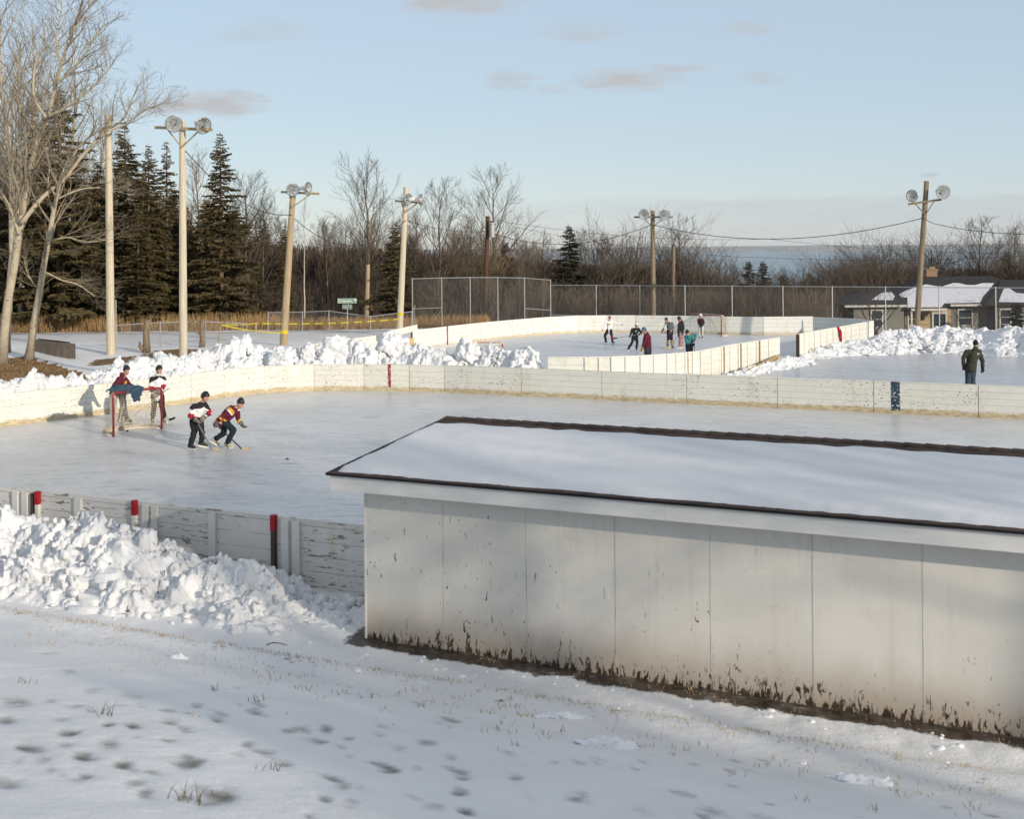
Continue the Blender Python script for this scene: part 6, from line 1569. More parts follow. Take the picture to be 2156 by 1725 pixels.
# --- single bare trees
for px, top, Y, key, H0, wd, lb in (
    (780, 378, 86, 'bare0', 10, 1.0, 'tall bare tree with a round crown by the street sign'), (922, 412, 88, 'bare1', 10, .9, 'bare tree right of the pale leaning pole'), (1032, 402, 92, 'bare2', 10, 1.1, 'wide bare tree rising behind the transformer pole'),
    (640, 425, 84, 'birch0', 10, .7, 'gaunt half dead tree right of the tan lamp pole'), (690, 470, 90, 'thin0', 9, 1.0, 'slender bare tree between the half dead tree and the round crowned tree'),
    (520, 395, 92, 'bare3', 10, 1.1, 'hazy bare tree right of the free standing spruce'), (560, 440, 94, 'bare0', 10, 1.1, 'bare tree left of the tan lamp pole'), (412, 345, 88, 'thin1', 9, 1.3, 'thin bare tree behind the top of the tallest lamp pole'),
    (1800, 525, 108, 'willow0', 8.5, 1.0, 'spreading bare tree left of the house roof against the lake'), (1930, 505, 112, 'willow1', 8.5, 1.35, 'dense round bare tree behind the house chimney'), (1880, 512, 114, 'willow2', 8.5, 1.1, 'bare tree between the leaning lamp pole and the lake'), (1995, 515, 114, 'willow3', 8.5, 1.2, 'dense bare tree behind the right half of the house roof'),
    (2065, 482, 110, 'bare1', 10, 1.3, 'bare tree with spreading crown above the right end of the house'), (2135, 498, 106, 'bare3', 10, 1.0, 'bare tree at the right edge of the picture'), (2100, 500, 120, 'willow2', 8.5, 1.0, 'blurred bare tree behind the right house wing'),
    (1250, 488, 104, 'willow0', 8.5, 1.15, 'bare willow right of the lone pointed spruce'), (1300, 482, 106, 'willow1', 8.5, 1.1, 'bare willow left of the weathered lamp pole'), (1345, 482, 108, 'willow2', 8.5, 1.1, 'bare willow touching the weathered lamp pole'), (1435, 486, 110, 'bare2', 10, 1.1, 'bare tree behind the short thin grey pole'), (1500, 517, 110, 'willow3', 8.5, 1.25, 'low round bare tree left of the lake view'),
    (1140, 500, 98, 'thin2', 9, 1.2, 'thin bare tree left of the lone pointed spruce'), (1095, 505, 100, 'birch1', 10, 1.0, 'pale stemmed tree between the dark spruces and the fence corner'), (980, 470, 96, 'thin0', 9, 1.2, 'thin bare tree left of the transformer pole'), (1385, 520, 112, 'willow0', 8.5, 1.0, 'bare bushy tree behind the weathered lamp pole'),
    (1590, 570, 110, 'birch0', 10, .8, 'white birch leaning below the two spruce tips'), (1610, 590, 92, 'birch1', 10, .7, 'small white birch just behind the tall fence'), (730, 480, 98, 'bare3', 10, .8, 'faint bare tree above the street sign'), (880, 455, 98, 'thin1', 9, 1.2, 'thin bare tree between the bushy spruce and the bare tree')):
    at_px('bare_tree', key, px, top, Y, H0, lb, 'tree', wid=wd)
# trees high on the left, behind the leaning pair
for px, top, Y, key, wd, lb in ((70, 60, 86, 'aspen2', 1.0, 'bare aspen with a fine crown high behind the leaning pair'), (150, 90, 90, 'aspen1', .9, 'bare aspen between the leaning trees and the bare pole'), (20, 200, 86, 'aspen3', 1.1, 'shorter bare aspen at the left edge behind the slim grey tree'), (8, -40, 76, 'aspen1', .9, 'tall bare aspen cut by the top left corner'), (40, 90, 80, 'aspen2', .85, 'tall bare aspen behind the slim grey tree'), (-40, 20, 70, 'aspen3', .9, 'bare aspen leaning in from the left edge'), (200, 205, 88, 'aspen0', .8, 'bare aspen behind the tallest dark spruce'), (255, 300, 90, 'aspen1', .7, 'lower bare aspen behind the narrow spruce'), (110, 150, 92, 'aspen3', .7, 'distant bare aspen above the tallest dark spruce')):
    at_px('aspen_tree', key, px, top, Y, 14, lb, 'tree', wid=wd)
# --- wood and thicket
G1_ = 'bare trees of the wood behind the rinks'
for k in range(190):
    px = rnd.uniform(-120, 1160); Y = rnd.uniform(85, 135) if px > 520 else rnd.uniform(84, 120); top = 448 + rnd.uniform(0, 105) + (25 if px > 900 else 0) - (140*sm(560, 100, px))
    if rnd.random() < .5: at_px('bare_tree', rnd.choice(['thin0', 'thin1', 'thin2']), px, top + 20, Y, 9, 'one of the many thin bare trees crowding the brown wood left of the fence', 'tree', G1_, rnd.uniform(.9, 1.5))
    else: at_px('bare_tree', rnd.choice(['bare0', 'bare1', 'bare2', 'bare3']), px, top + 35, Y, 10, 'one of the many thin bare trees crowding the brown wood left of the fence', 'tree', G1_, rnd.uniform(.8, 1.2))
for k in range(95):
    px = rnd.uniform(1120, 2260); Y = rnd.uniform(98, 160); top = rnd.uniform(535, 590) + 48*sm(1510, 1570, px)*(1 - sm(1740, 1790, px))
    if 1960 < px and Y < 104: Y += 14
    at_px('bare_tree', rnd.choice(['willow0', 'willow1', 'willow2', 'willow3', 'bare0']), px, top, Y, 8.5, 'one of the low bare trees massed in the thicket right of the fence corner', 'tree', 'low bare trees of the thicket', rnd.uniform(1.1, 1.7))
for k in range(120):
    px = rnd.uniform(520, 1900); q = fence_y(ond(px, 600, 80).x) if px > 1159 else 84; Y = q + rnd.uniform(2.0, 22)
    if px > 1770 and Y < 100: continue
    top = rnd.uniform(585, 650); at_px('shrub', rnd.choice(['shrub0', 'shrub1', 'shrub2', 'shrub0', 'shrubtan0']), px, top, Y, 3.5, 'one of the brown leafless shrubs of the thicket behind the fences', 'shrub', 'leafless shrubs of the thicket', rnd.uniform(1.2, 2.0))
for k in range(45):
    px = rnd.uniform(-60, 560); Y = rnd.uniform(81.5, 92); top = rnd.uniform(600, 668)
    at_px('shrub', rnd.choice(['shrub0', 'shrubtan0', 'shrubtan1']), px, top, Y, 3.4, 'one of the leafless shrubs under the spruces on the left', 'shrub', 'leafless shrubs under the spruces', rnd.uniform(1, 1.8))
for k in range(58):
    px = rnd.uniform(-100, 600); Y = rnd.uniform(86, 112); top = 350 + rnd.uniform(0, 170) + 90*sm(380, 560, px)
    at_px('spruce_tree', rnd.choice(['spruce0', 'spruce2', 'spruce3']), px, top, Y, 15, 'one of the dark spruces deep in the wood on the left', 'spruce', 'dark spruces deep in the wood', rnd.uniform(1.0, 1.5))
# far wood running down to the lake: reads as one mass
fa = Fast(); nr = np.random.RandomState(9); V = []
for k in range(80000):
    Y = 104 + 900*nr.rand()**2.6; X = (nr.rand()*2 - 1)*.60*Y + (0); z = zt(X, Y) if k % 4 == 0 else None
    if z is None: z = -(3.0 + .055*max(0, Y - (84 if X < 2.5 else fence_y(X)) - 60)) if Y - (84 if X < 2.5 else fence_y(X)) > 60 else -.05*(Y - fence_y(X) if X > 2.5 else Y - 84)
    px_ = CX + X/Y*F; lim = interp([(-900, 490), (500, 503), (900, 518), (1100, 540), (1450, 560), (1540, 597), (1760, 600), (1800, 560), (3000, 540)], px_); hmax = max(2.0, EYE + ray(px_, lim).z*Y - z)
    h = min(hmax, 13)*nr.uniform(.55, 1.0); w = nr.uniform(.03, .09)*(1 + Y/250); lx, ly = nr.normal(0, .6, 2)
    b0 = np.array([X, Y, z - .3]); t0 = b0 + np.array([lx, ly, h]); dx = np.array([w, 0, 0]); V.append([b0 - dx, b0 + dx, t0 + dx*.3, t0 - dx*.3]); dy = np.array([0, w, 0]); V.append([b0 - dy, b0 + dy, t0 + dy*.3, t0 - dy*.3])
fa.quads(np.array(V)); me = fa.mesh('far_wood', M['twig_dark'], False); o = bpy.data.objects.new('far_wood', me); COL.objects.link(o); tag(o, 'brown leafless wood falling away towards the lake', 'wood', kind='stuff')
# undergrowth: thin upright stems, tall dry grass by the road
fa = Fast(); V = []
for k in range(15000):
    px = nr.uniform(-150, 1900); xr = (px - CX)/F; Yf = 84 if xr*84 < 2.5 else (84 + 1.4)/(1 + .56*xr); Y = Yf + 1.2 + 26*nr.rand()**1.3
    if px < 520: Y = max(Y, 82.5)
    X = xr*Y
    if px > 1760 and Y < 96: continue
    z = zt(X, Y); h = nr.uniform(.8, 3.2); w = nr.uniform(.008, .02); lx, ly = nr.normal(0, .35, 2); b0 = np.array([X, Y, z - .1]); t0 = b0 + np.array([lx, ly, h]); dx = np.array([w, 0, 0]); dy = np.array([0, w, 0])
    V.append([b0 - dx, b0 + dx, t0 + dx*.4, t0 - dx*.4])
    for q in range(4):
        f = nr.uniform(.3, .95); s = b0 + (t0 - b0)*f; e = s + np.array([nr.normal(0, .35), nr.normal(0, .3), nr.uniform(.15, .6)]); V.append([s - dx*.6, s + dx*.6, e + dx*.3, e - dx*.3])
fa.quads(np.array(V)); me = fa.mesh('undergrowth', M['twig_brown'], False); o = bpy.data.objects.new('undergrowth', me); COL.objects.link(o); tag(o, 'dense brown undergrowth of thin stems behind the fences', 'undergrowth', kind='stuff')
fa = Fast(); V = []
for k in range(9000):
    X = nr.uniform(-36, -1.5); Y = 76.6 + 3.6*nr.rand() if X < -6 else 80.5 + 2.5*nr.rand(); z = zt(X, Y); h = nr.uniform(.35, 1.15)*(1 if X < -14 else .7); w = .014; lx, ly = nr.normal(0, .16, 2); b0 = np.array([X, Y, z - .05]); t0 = b0 + np.array([lx, ly, h]); dx = np.array([w, 0, 0])
    m0 = b0 + (t0 - b0)*.6 + np.array([lx*-.2, 0, 0]); V.append([b0 - dx, b0 + dx, m0 + dx*.8, m0 - dx*.8]); V.append([m0 - dx*.8, m0 + dx*.8, t0 + dx*.2, t0 - dx*.2])
M['tallgrass'] = simple('tall_dry_grass', (.33, .215, .10), .85, .4, 2.5)
fa.quads(np.array(V)); me = fa.mesh('tall_grass', M['tallgrass'], False); o = bpy.data.objects.new('tall_grass', me); COL.objects.link(o); tag(o, 'tall dry orange brown grass along the edge of the wood', 'grass', kind='stuff')
fa = Fast(); V = []
for k in range(9000):
    q = g1[nr.randint(len(g1))]; X = nr.uniform(-30, -13); Y = nr.uniform(50, 62)
    if not in_poly(X, Y, g1): continue
    z = zt(X, Y); lx, ly = nr.normal(0, .06, 2); b0 = np.array([X, Y, z - .02]); dx = np.array([.012, 0, 0]); t0 = b0 + np.array([lx, ly, nr.uniform(.04, .12)]); V.append([b0 - dx, b0 + dx, t0 + dx*.3, t0 - dx*.3])
fa.quads(np.array(V)); me = fa.mesh('brown_lawn', M['tallgrass'], False); o = bpy.data.objects.new('brown_lawn', me); COL.objects.link(o); tag(o, 'patch of bare brown grass thawed out of the snow on the left', 'grass', kind='stuff')
# ------------------------------------------------------------------ the house behind the fence
m = NT('green_siding'); p = m.pos(); z = m.sep(p)[2]; fr = m.math('FRACT', m.math('DIVIDE', z, .2)); lp = m.mrange(fr, .86, .98)
c = m.ramp(m.noise(p, 1.2, 4), [(.3, (.19, .19, .16)), (.7, (.235, .235, .20))]); c = m.mix(m.math('MULTIPLY', lp, .6), c, (.04, .045, .035)); m.color(c); m.set(.7, .2); m.bump(fr, .5, .02); M['siding'] = m.mat
m = NT('sandstone_blocks'); p = m.map(m.pos(), (1.3, 1, 4.2)); c = m.mix(.75, (.30, .22, .12), m.ramp(m.voro(p, 1.0, 'F1', 'Color'), [(.2, (.28, .19, .10)), (.5, (.44, .33, .19)), (.8, (.54, .43, .28))]))
e = m.mrange(m.voro(p, 1.0, 'DISTANCE_TO_EDGE'), .05, .0); c = m.mix(m.math('MULTIPLY', e, .7), c, (.09, .07, .045)); m.color(c); m.set(.85, .2); M['stone'] = m.mat
M['roofgrey'] = simple('grey_shingles', (.035, .033, .034), .95, .35, 7, stretch=(.4, 1, 4))
m = NT('thin_roof_snow'); p = m.pos(); n = m.noise(m.map(p, (.9, .9, 1.6)), 2.4, 6, .7)
z = m.sep(p)[2]; fr = m.math('FRACT', m.math('DIVIDE', z, .07)); rows = m.math('MULTIPLY', m.mrange(fr, .55, .95), .32)
c = m.mix(rows, (.62, .62, .67), (.16, .16, .18)); c = m.mix(m.mrange(n, .60, .70), c, (.06, .058, .06)); m.color(c); m.set(.8, .1); M['thinsnow'] = m.mat
M['trimwhite'] = simple('house_trim', (.55, .54, .49), .6, .08, 3)
mm2 = NT('window_glass'); mm2.color((.035, .045, .06)); mm2.set(.06, .6); M['glass'] = mm2.mat
M['curtain'] = simple('pale_curtain', (.34, .35, .37), .9, .08, 2)
M['brick'] = simple('tan_brick', (.27, .185, .12), .85, .3, 7, stretch=(1, 1, 3))
hs = thing('house', (30, 88, -1.6), 'green and sandstone bungalow with snow on its hipped grey roof behind the fence', 'house')
GZ = -1.7
def hx(px, Y): return ond(px, 640, Y).x
XL, XP0, XP1, XR = hx(1905, 88), hx(1905, 88), hx(2001, 88), hx(2260, 88)
def slab(name, x0, x1, y0, y1, z0, z1, mat, par=None): mb = MB(); mb.box(((x0+x1)/2, (y0+y1)/2, (z0+z1)/2), (x1-x0, y1-y0, z1-z0)); return mb.build(name, mat, par or hs)
w1 = slab('wall', XL - 2, XR, 88.0, 95.4, GZ, 1.12, M['siding'])
w2 = slab('stone_front', XL + .02, XP1, 87.93, 87.998, GZ, .86, M['stone'])
slab('stone_base', XP1 + .01, XR, 87.94, 87.997, GZ, -.95, M['stone'])
LWx0, LWx1 = hx(1797, 87.2), hx(1903, 87.2)
slab('wall', LWx0, LWx1, 87.2, 93.0, GZ, 1.16, M['siding'])
def hip(name, x0, x1, y0, y1, ze, rx0, rx1, ry, zr, th=.12):
    mb = MB(); v = [(x0, y0, ze), (x1, y0, ze), (x1, y1, ze), (x0, y1, ze), (rx0, ry, zr), (rx1, ry, zr)]
    lo = [(a, b, c - th) for a, b, c in v[:4]]
    mb.add(v + lo, [(0, 1, 5, 4), (1, 2, 5), (2, 3, 4, 5), (3, 0, 4), (0, 6, 7, 1), (1, 7, 8, 2), (2, 8, 9, 3), (3, 9, 6, 0), (6, 9, 8, 7)]); return mb.build(name, M['roofgrey'], hs)
ZEV = 1.22; mx0, mx1 = hx(1862, 92.0) - 1.6, hx(2240, 88)
rx0, rx1 = hx(1946, 92), hx(2080, 92)
rf = hip('roof', mx0 + .6, mx1, 87.45, 96.4, ZEV, rx0, rx1 + .3, 92, 3.02)
lf_ = hip('roof', hx(1778, 86.8), hx(1908, 86.8), 86.75, 93.6, 1.25, hx(1858, 89.6), hx(1872, 89.6), 89.8, 2.28)
rw = hip('roof', hx(2078, 86.5), hx(2320, 86.5), 86.6, 95, 1.19, hx(2110, 91), hx(2230, 91), 91, 2.75)
slab('wall', hx(2098, 87.0), hx(2300, 87.0), 87.0, 94, GZ, 1.08, M['siding'])
# porch roof in front of the main roof, one plane lower
mb = MB(); pa0, pa1 = hx(1908, 86.9), hx(1993, 86.9)
mb.add([(pa0, 86.85, .97), (pa1, 86.85, .97), (pa1, 88.4, 1.66), (pa0, 88.4, 1.66), (pa0, 86.85, .86), (pa1, 86.85, .86), (pa1, 88.4, 1.5), (pa0, 88.4, 1.5)], [(0, 1, 2, 3), (0, 4, 5, 1), (1, 5, 6, 2), (3, 7, 4, 0), (4, 7, 6, 5)])
pr_ = mb.build('porch_roof', M['roofgrey'], hs)
def roofsnow(pts, par, up=.03):   # pts on the roof plane
    mb = MB(); n = len(pts); mb.add([(x, y, z + up) for x, y, z in pts] + [(x, y, z + .004) for x, y, z in pts], [tuple(range(n))] + [(i, n + i, n + (i+1) % n, (i+1) % n) for i in range(n)]); o = mb.build('roof_snow', M['thinsnow'], par)
def mainz(y): return ZEV + (3.02 - ZEV)*(y - 87.45)/(92 - 87.45)
R_ = lambda px, y: (hx(px, y), y, mainz(y))
roofsnow([R_(1912, 87.6), R_(1960, 87.55), R_(2004, 87.55), R_(2064, 87.6), R_(2070, 88.6), R_(2082, 89.6), R_(2093, 90.7), R_(2070, 90.75), R_(2052, 90.4), R_(2036, 90.45), R_(2020, 90.75), R_(2008, 90.8), R_(1995, 90.5), R_(1984, 90.2), R_(1972, 90.3), R_(1950, 90.6), R_(1930, 90.2), R_(1908, 89.6), R_(1893, 89.0), R_(1900, 88.4)], rf)
def pz(y): return .97 + (1.66 - .97)*(y - 86.85)/1.55
roofsnow([(hx(1911, 86.9), 86.95, pz(86.95)), (hx(1983, 86.9), 86.95, pz(86.95)), (hx(1991, 87.6), 87.7, pz(87.7)), (hx(1991, 88.3), 88.35, pz(88.35)), (hx(1911, 88.3), 88.35, pz(88.35))], pr_)
def lz(y): return 1.25 + (2.28 - 1.25)*(y - 86.75)/(89.8 - 86.75)
roofsnow([(hx(px, y), y, lz(y)) for px, y in ((1836, 87.6), (1880, 87.5), (1884, 88.2), (1878, 88.9), (1858, 88.9), (1846, 88.2))], lf_)
def rz_(y): return 1.19 + (2.75 - 1.19)*(y - 86.6)/(91 - 86.6)
roofsnow([(hx(px, y), y, rz_(y)) for px, y in ((2103, 87.0), (2150, 86.9), (2190, 87.0), (2170, 88.3), (2140, 88.5), (2125, 89.4), (2114, 89.3), (2108, 88.2))], rw)
# eaves and gutters
for nm, x0, x1, y, z in (('fascia', XP1 - .2, mx1, 87.43, 1.13), ('fascia', hx(1778, 86.8), hx(1908, 86.8), 86.73, 1.16), ('fascia', pa0 + .3, pa1, 86.82, .88)): slab(nm, x0, x1, y - .05, y, z - .09, z + .06, M['trimwhite'])
slab('gutter', XL + .1, XL + .22, 87.0, 87.08, -.9, .8, M['trimwhite'])
def window(x0, x1, z0, z1, y, rows=4, curtain=.5):
    fr = MB(); t = .09
    for a, b, c_, d_ in ((x0 - t, x1 + t, z1, z1 + t), (x0 - t, x1 + t, z0 - t, z0), (x0 - t, x0, z0, z1), (x1, x1 + t, z0, z1)): fr.box(((a+b)/2, y - .04, (c_+d_)/2), (b - a, .07, d_ - c_))
    for k in range(1, rows): zz = lerp(z0, z1, k/rows); fr.box(((x0+x1)/2, y - .03, zz), (x1 - x0, .035, .035))
    f = fr.build('window', M['trimwhite'], hs); g = MB(); g.quad((x0, y - .012, z0), (x1, y - .012, z0), (x1, y - .012, z1), (x0, y - .012, z1)); g.build('pane', M['glass'], f)
    if curtain: g = MB(); zc = lerp(z0, z1, curtain); g.box(((x0+x1)/2, y - .018, (z0 + zc)/2), (x1 - x0 - .02, .006, zc - z0)); g.build('blind', M['curtain'], f)
window(hx(1913, 87.9), hx(1927, 87.9), -1.2, .62, 87.93, 4, .55)
window(hx(2018, 88), hx(2045, 88), -1.35, .74, 88.0, 4, .48)
window(hx(1835, 87.2), hx(1856, 87.2), -1.0, .80, 87.2, 3, .4)
window(hx(2106, 87), hx(2126, 87), -1.2, .78, 87.0, 4, 0)
dr = MB(); x0, x1 = hx(1965, 87.9), hx(1990, 87.9); 
for a, b, c_, d_ in ((x0 - .12, x1 + .12, .50, .62), (x0 - .12, x0, GZ, .50), (x1, x1 + .12, GZ, .50)): dr.box(((a+b)/2, 87.88, (c_+d_)/2), (b - a, .09, d_ - c_))
dr.box(((x0+x1)/2, 87.89, (GZ+.5)/2), (.06, .06, .5 - GZ)); dd_ = dr.build('door', M['trimwhite'], hs); g = MB(); g.quad((x0, 87.91, GZ), (x1, 87.91, GZ), (x1, 87.91, .5), (x0, 87.91, .5)); g.build('pane', M['glass'], dd_)
slab('wall_lamp', hx(1943, 87.8), hx(1947, 87.8), 87.78, 87.92, .1, .42, M['black_iron']); slab('mailbox', hx(1941, 87.8), hx(1953, 87.8), 87.8, 87.92, -.95, -.72, M['trimwhite'])
cx0, cx1 = hx(1949, 92.8), hx(1972, 92.8); mb = MB(); mb.box(((cx0+cx1)/2, 92.9, 2.95), (cx1 - cx0, .7, 1.1)); mb.box(((cx0+cx1)/2, 92.9, 3.5), (cx1 - cx0 + .12, .8, .1)); mb.box(((cx0+cx1)/2 + .08, 92.9, 3.63), (.42, .42, .2)); mb.build('chimney', M['brick'], rf)
# clipped evergreen and bare shrubs in front of the house
tr, tw = spruce(131, 4, 1.0, 1.7, 0, .02, .05); proto('sprucecone', (tr, tw), 'sprucebark', 'needle_cool')
at_px('conical_evergreen', 'sprucecone', 2140, 634, 84, 4.0, 'dark cone shaped evergreen in front of the right house window', 'evergreen', wid=1.25, base=-1.7)
for px, top, Y, lb in ((1838, 607, 76.5, 'bare many stemmed shrub in front of the left house wing'), (2092, 640, 77, 'bare shrub with crooked stems in front of the right house windows'), (2035, 655, 82, 'low bare shrub under the big house window')):
    at_px('bare_shrub', 'shrub1' if px != 1838 else 'shrub2', px, top, Y, 3.4, lb, 'shrub', wid=1.5, base=-.4 if Y < 80 else -1.2)

# ------------------------------------------------------------------ parked dark blue car glimpsed through the fence
M['carpaint'] = simple('dark_blue_car_paint', (.006, .012, .032), .25, .1, 3, spec=.6)
M['rubber'] = simple('tyre_rubber', (.015, .015, .015), .9, .2); M['hub'] = simple('wheel_hub', (.35, .35, .36), .35, .1, metal=.6); M['headlight'] = simple('car_headlight', (.6, .6, .58), .15, .05, spec=.8)
cp = ond(900, 690, 92); g = zt(cp.x, cp.y); cp = Vector((cp.x - .1, 92, g)); car = thing('parked_car', cp, 'dark blue car parked behind the fence, seen over the plank and boards', 'car')
prof = [(-2.2, .35), (-2.25, .75), (-2.1, .98), (-1.45, 1.06), (-.75, 1.5), (.5, 1.54), (1.15, 1.48), (1.85, 1.05), (2.2, .95), (2.25, .5), (2.1, .3)]
def carpt(x, y, z): return cp + Vector((x, y, z))
mb = MB(); n = len(prof)
rows = []
for y, k in ((-.88, 0), (-.84, 1), (.84, 1), (.88, 0)):
    rows.append([carpt(x*(.985 if k else 1), y*(.80 if (z > 1.1 and True) else 1), z) for x, z in prof])
mb.add([p for r_ in rows for p in r_], [(i*n + j, i*n + (j+1) % n, (i+1)*n + (j+1) % n, (i+1)*n + j) for i in range(3) for j in range(n)] + [tuple(range(n-1, -1, -1)), tuple(3*n + j for j in range(n))])
body = mb.build('body', M['carpaint'], car)
mb = MB(); q = [(-1.3, 1.1), (-.72, 1.44), (.45, 1.47), (1.1, 1.42), (1.6, 1.1)]
mb.add([carpt(x, -.72 - .165*(1.45 - z)/.35, z) for x, z in q], [(0, 1, 2, 3, 4)]); mb.build('side_window', M['glass'], car)
for sx in (-1.4, 1.4):
    for sy in (-.80, .80):
        mb = MB(); mb.lathe([(-.11, .18), (-.11, .32), (.11, .32), (.11, .18)], carpt(sx, sy, .32), (0, 1, 0), 18); w = mb.build('wheel', M['rubber'], car); mb = MB(); mb.lathe([(0, .001), (0, .19), (.02, .19)], carpt(sx, sy + (-.115 if sy < 0 else .095), .32), (0, 1, 0), 14); mb.build('hub', M['hub'], w)
for sy in (-.6, .6): mb = MB(); mb.box(carpt(-2.2, sy, .72), (.12, .3, .14)); mb.build('headlight', M['headlight'], car)
# ------------------------------------------------------------------ trees behind and beside the camera (bare ones dapple the slope; high crowns and spruces added to shade shed and house)
proto('shade0', bare_tree(201, 9, .14, kids=(30, 12, 8), ang=(.4, .95), spread=.42, first=.12, minr=.015), 'bark_brown', 'twig_brown')
proto('shade1', bare_tree(207, 12, .16, kids=(20, 8, 5), ang=(.5, 1.0), spread=.34, first=.62, minr=.013), 'bark_brown', 'twig_brown')  # unseen trees, crowns lifted to shade the roof yet let sun reach the wall
for k, (x, y, h) in enumerate(SHADE_HIGH):
    plant('bare_tree', 'shade1', (x, y, zt(x, y)), h/12.0, k*1.9, 'one of the high crowned bare trees added behind the camera to shade the shed roof', 'tree', 'high crowned trees behind the camera', h/12.0*1.3)
for k, (x, y, h) in enumerate(SHADE):
    o = plant('bare_tree', 'shade0', (x, y, zt(x, y)), h/9.0, k*1.7, 'one of the bare trees on the bank behind the camera that dapple the slope', 'tree', 'trees on the bank behind the camera', h/9.0*1.35)
for k, (x, y, h) in enumerate(SHADE_SPRUCE):
    plant('spruce_tree', 'spruce2', (x, y, zt(x, y)), h/15.0, k*1.3, 'one of the spruces added out of frame to the right to shade the house', 'spruce', 'spruces added right of the frame', h/15.0*1.5)

SUN_AZ = Vector((.67, -.74, 0)).normalized(); EL = R(SUN_EL)
sd = (SUN_AZ*math.cos(EL) + Vector((0, 0, math.sin(EL)))).normalized()
L = bpy.data.lights.new('sun', 'SUN'); L.energy = SUN_E; L.angle = R(.55); L.color = (1.0, .88, .72)
lo = bpy.data.objects.new('sun', L); COL.objects.link(lo); lo.rotation_euler = (-sd).to_track_quat('-Z', 'Y').to_euler(); lo.location = (40, -40, 60)
w = bpy.data.worlds.new('World'); scene.world = w; w.use_nodes = True; nt = w.node_tree; nd = nt.nodes; lk = nt.links
bg = nd['Background']; bg.inputs[1].default_value = SKY_E
sky = nd.new('ShaderNodeTexSky'); sky.sky_type = 'NISHITA'; sky.sun_disc = False; sky.sun_elevation = EL; sky.sun_rotation = math.atan2(sd.x, sd.y)
sky.air_density = SKY_AIR; sky.dust_density = SKY_DUST; sky.ozone_density = SKY_OZ; sky.altitude = 200
# clouds: thin streaks on a plane high above, in the sky's own directions
geo = nd.new('ShaderNodeTexCoord'); sep = nd.new('ShaderNodeSeparateXYZ'); lk.new(geo.outputs['Generated'], sep.inputs[0])
def mth(op, a, b=0.0, c=0.0, clamp=False):
    n = nd.new('ShaderNodeMath'); n.operation = op; n.use_clamp = clamp
    for i, v in enumerate((a, b, c)):
        if isinstance(v, (int, float)): n.inputs[i].default_value = v
        else: lk.new(v, n.inputs[i])
    return n.outputs[0]
def mr(x, a, b):
    n = nd.new('ShaderNodeMapRange'); n.interpolation_type = 'SMOOTHSTEP'; lk.new(x, n.inputs[0]); n.inputs[1].default_value = a; n.inputs[2].default_value = b; return n.outputs[0]
U = mth('DIVIDE', sep.outputs[0], mth('MAXIMUM', sep.outputs[1], .01)); V_ = mth('DIVIDE', sep.outputs[2], mth('MAXIMUM', sep.outputs[1], .01))
cmb = nd.new('ShaderNodeCombineXYZ'); lk.new(U, cmb.inputs[0]); lk.new(V_, cmb.inputs[1])
def cn(sx, sy, det, seed):
    mp = nd.new('ShaderNodeMapping'); mp.inputs['Scale'].default_value = (sx, sy, 1); mp.inputs['Location'].default_value = (seed, seed*.7, 0); lk.new(cmb.outputs[0], mp.inputs['Vector'])
    n = nd.new('ShaderNodeTexNoise'); n.inputs['Scale'].default_value = 1; n.inputs['Detail'].default_value = det; n.inputs['Roughness'].default_value = .58; lk.new(mp.outputs[0], n.inputs['Vector']); return n.outputs['Fac']
n1 = cn(14, 60, 6, 3.3); n2 = cn(40, 150, 5, 8.1)
tot = None
def uv(px, py): d = ray(px, py); return d.x, d.z
for px, py, rx, ry, a in ((1000, 4, 150, 34, 1.0), (1320, 168, 120, 26, .95), (1410, 142, 90, 12, .6), (430, 218, 150, 38, .9), (1230, 64, 90, 24, .45), (1570, 60, 60, 16, .55), (1070, 172, 60, 26, .55), (1160, 190, 50, 12, .5), (1600, 163, 70, 16, .4), (1960, 368, 30, 8, .6), (560, 70, 120, 30, .3)):
    u0, v0 = uv(px, py); du = mth('DIVIDE', mth('SUBTRACT', U, u0), rx/F); dv = mth('DIVIDE', mth('SUBTRACT', V_, v0), ry/F)
    q = mth('ADD', mth('MULTIPLY', du, du), mth('MULTIPLY', dv, dv)); e = mth('SUBTRACT', 1.0, q); e = mth('ADD', e, mth('MULTIPLY', mth('SUBTRACT', n1, .5), 4.2)); e = mth('ADD', e, mth('MULTIPLY', mth('SUBTRACT', n2, .5), 1.6))
    e = mth('MULTIPLY', mr(e, -.25, 1.5), min(1.0, a*1.25)); tot = e if tot is None else mth('MAXIMUM', tot, e)
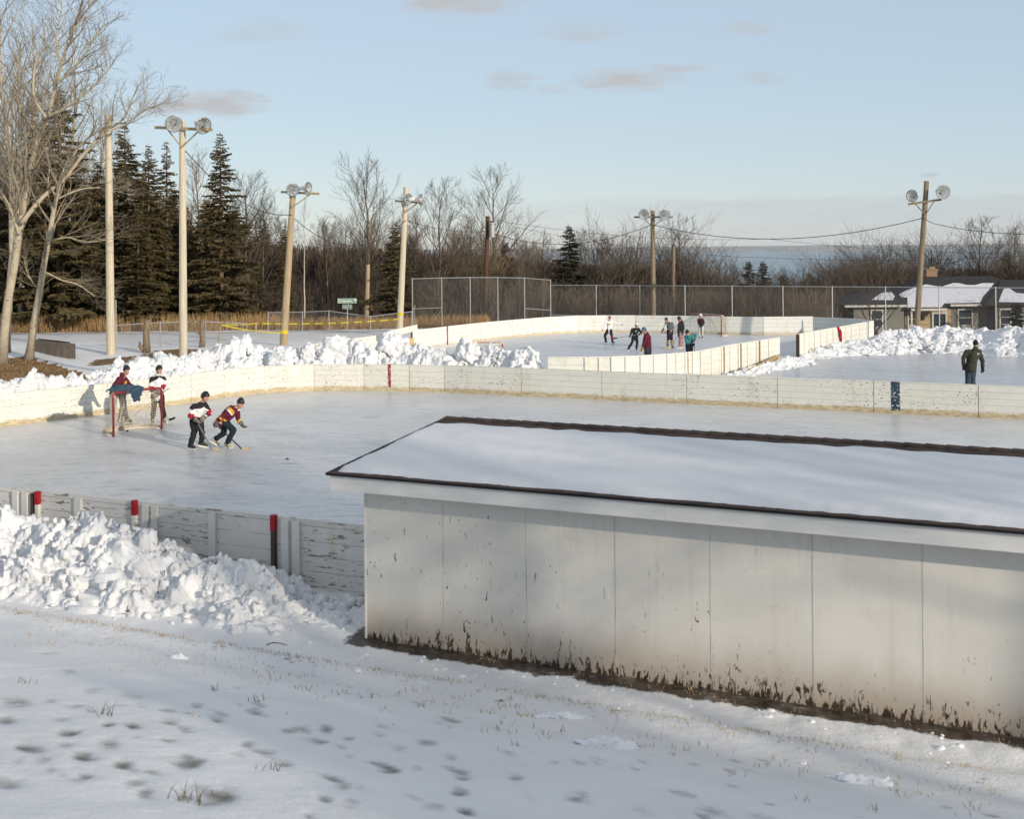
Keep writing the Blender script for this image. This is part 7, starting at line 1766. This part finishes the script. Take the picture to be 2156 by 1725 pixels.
# low bank of cloud along the horizon
u0, v0 = uv(1600, 470); band = mth('MULTIPLY', mr(V_, -.002, .006), mth('SUBTRACT', 1.0, mr(V_, .030, .046)))
ed = mth('ADD', V_, mth('MULTIPLY', mth('SUBTRACT', n1, .5), .020)); band2 = mth('SUBTRACT', 1.0, mr(ed, .036, .044)); side = mr(mth('ADD', U, mth('MULTIPLY', mth('SUBTRACT', n1, .5), .5)), -.12, .22)
lowc = mth('MULTIPLY', mth('MULTIPLY', band2, side), mth('ADD', .16, mth('MULTIPLY', n2, .55)))
tot = mth('MAXIMUM', tot, lowc)
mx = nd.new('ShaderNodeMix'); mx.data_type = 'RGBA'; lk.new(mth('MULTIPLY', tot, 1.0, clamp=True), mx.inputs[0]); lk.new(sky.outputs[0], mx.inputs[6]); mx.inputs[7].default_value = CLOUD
hv = nd.new('ShaderNodeMix'); hv.data_type = 'RGBA'; hv.inputs[0].default_value = SKY_VEIL; lk.new(sky.outputs[0], hv.inputs[6]); hv.inputs[7].default_value = VEIL; hz = nd.new('ShaderNodeMix'); hz.data_type = 'RGBA'; lk.new(mth('MULTIPLY', mr(sep.outputs[2], .30, .62), .72), hz.inputs[0]); lk.new(hv.outputs[2], hz.inputs[6]); hz.inputs[7].default_value = (3.95, 4.1, 4.35, 1); lk.new(hz.outputs[2], mx.inputs[6])  # hz greys the overhead sky, added to make the shade light less blue
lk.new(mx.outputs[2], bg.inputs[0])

# haze over the lake
if HAZE > 0:
    x0, x1, y0, y1, z0, z1 = -37000, 37000, -60, 39500, -80, 205
    mb = MB(); mb.box(((x0+x1)/2, (y0+y1)/2, (z0+z1)/2), (x1-x0, y1-y0, z1-z0)); m = bpy.data.materials.new('lake_haze'); m.use_nodes = True; n = m.node_tree.nodes; n.remove(n['Principled BSDF'])
    pv = n.new('ShaderNodeVolumePrincipled'); pv.inputs['Density'].default_value = HAZE; pv.inputs['Color'].default_value = (.93, .95, .97, 1); pv.inputs['Anisotropy'].default_value = 0.0
    m.node_tree.links.new(pv.outputs[0], n['Material Output'].inputs['Volume']); o = mb.build('haze', m); tag(o, 'pale haze in the air over the lake', 'haze', kind='stuff')

cam = bpy.data.cameras.new('camera'); co = bpy.data.objects.new('camera', cam); COL.objects.link(co); scene.camera = co
cam.sensor_fit = 'HORIZONTAL'; cam.sensor_width = 36; cam.lens = 36*F/PW; cam.shift_x = 0; cam.shift_y = -(PH/2 - HY)/PW; cam.clip_start = .3; cam.clip_end = 90000
co.matrix_world = Matrix(((cr, sr, 0, 0), (0, 0, -1, 0), (-sr, cr, 0, EYE), (0, 0, 0, 1)))
cam.dof.use_dof = True; cam.dof.focus_distance = 52; cam.dof.aperture_fstop = cam.lens/1000/.015
scene.view_settings.view_transform = 'Standard'; scene.view_settings.look = 'None'; scene.view_settings.gamma = 1; scene.view_settings.exposure = EXPO
scene.cycles.max_bounces = 6; scene.cycles.diffuse_bounces = 3; scene.cycles.glossy_bounces = 3; scene.cycles.transparent_max_bounces = 8; scene.cycles.volume_bounces = 0; scene.cycles.use_denoising = DENOISE
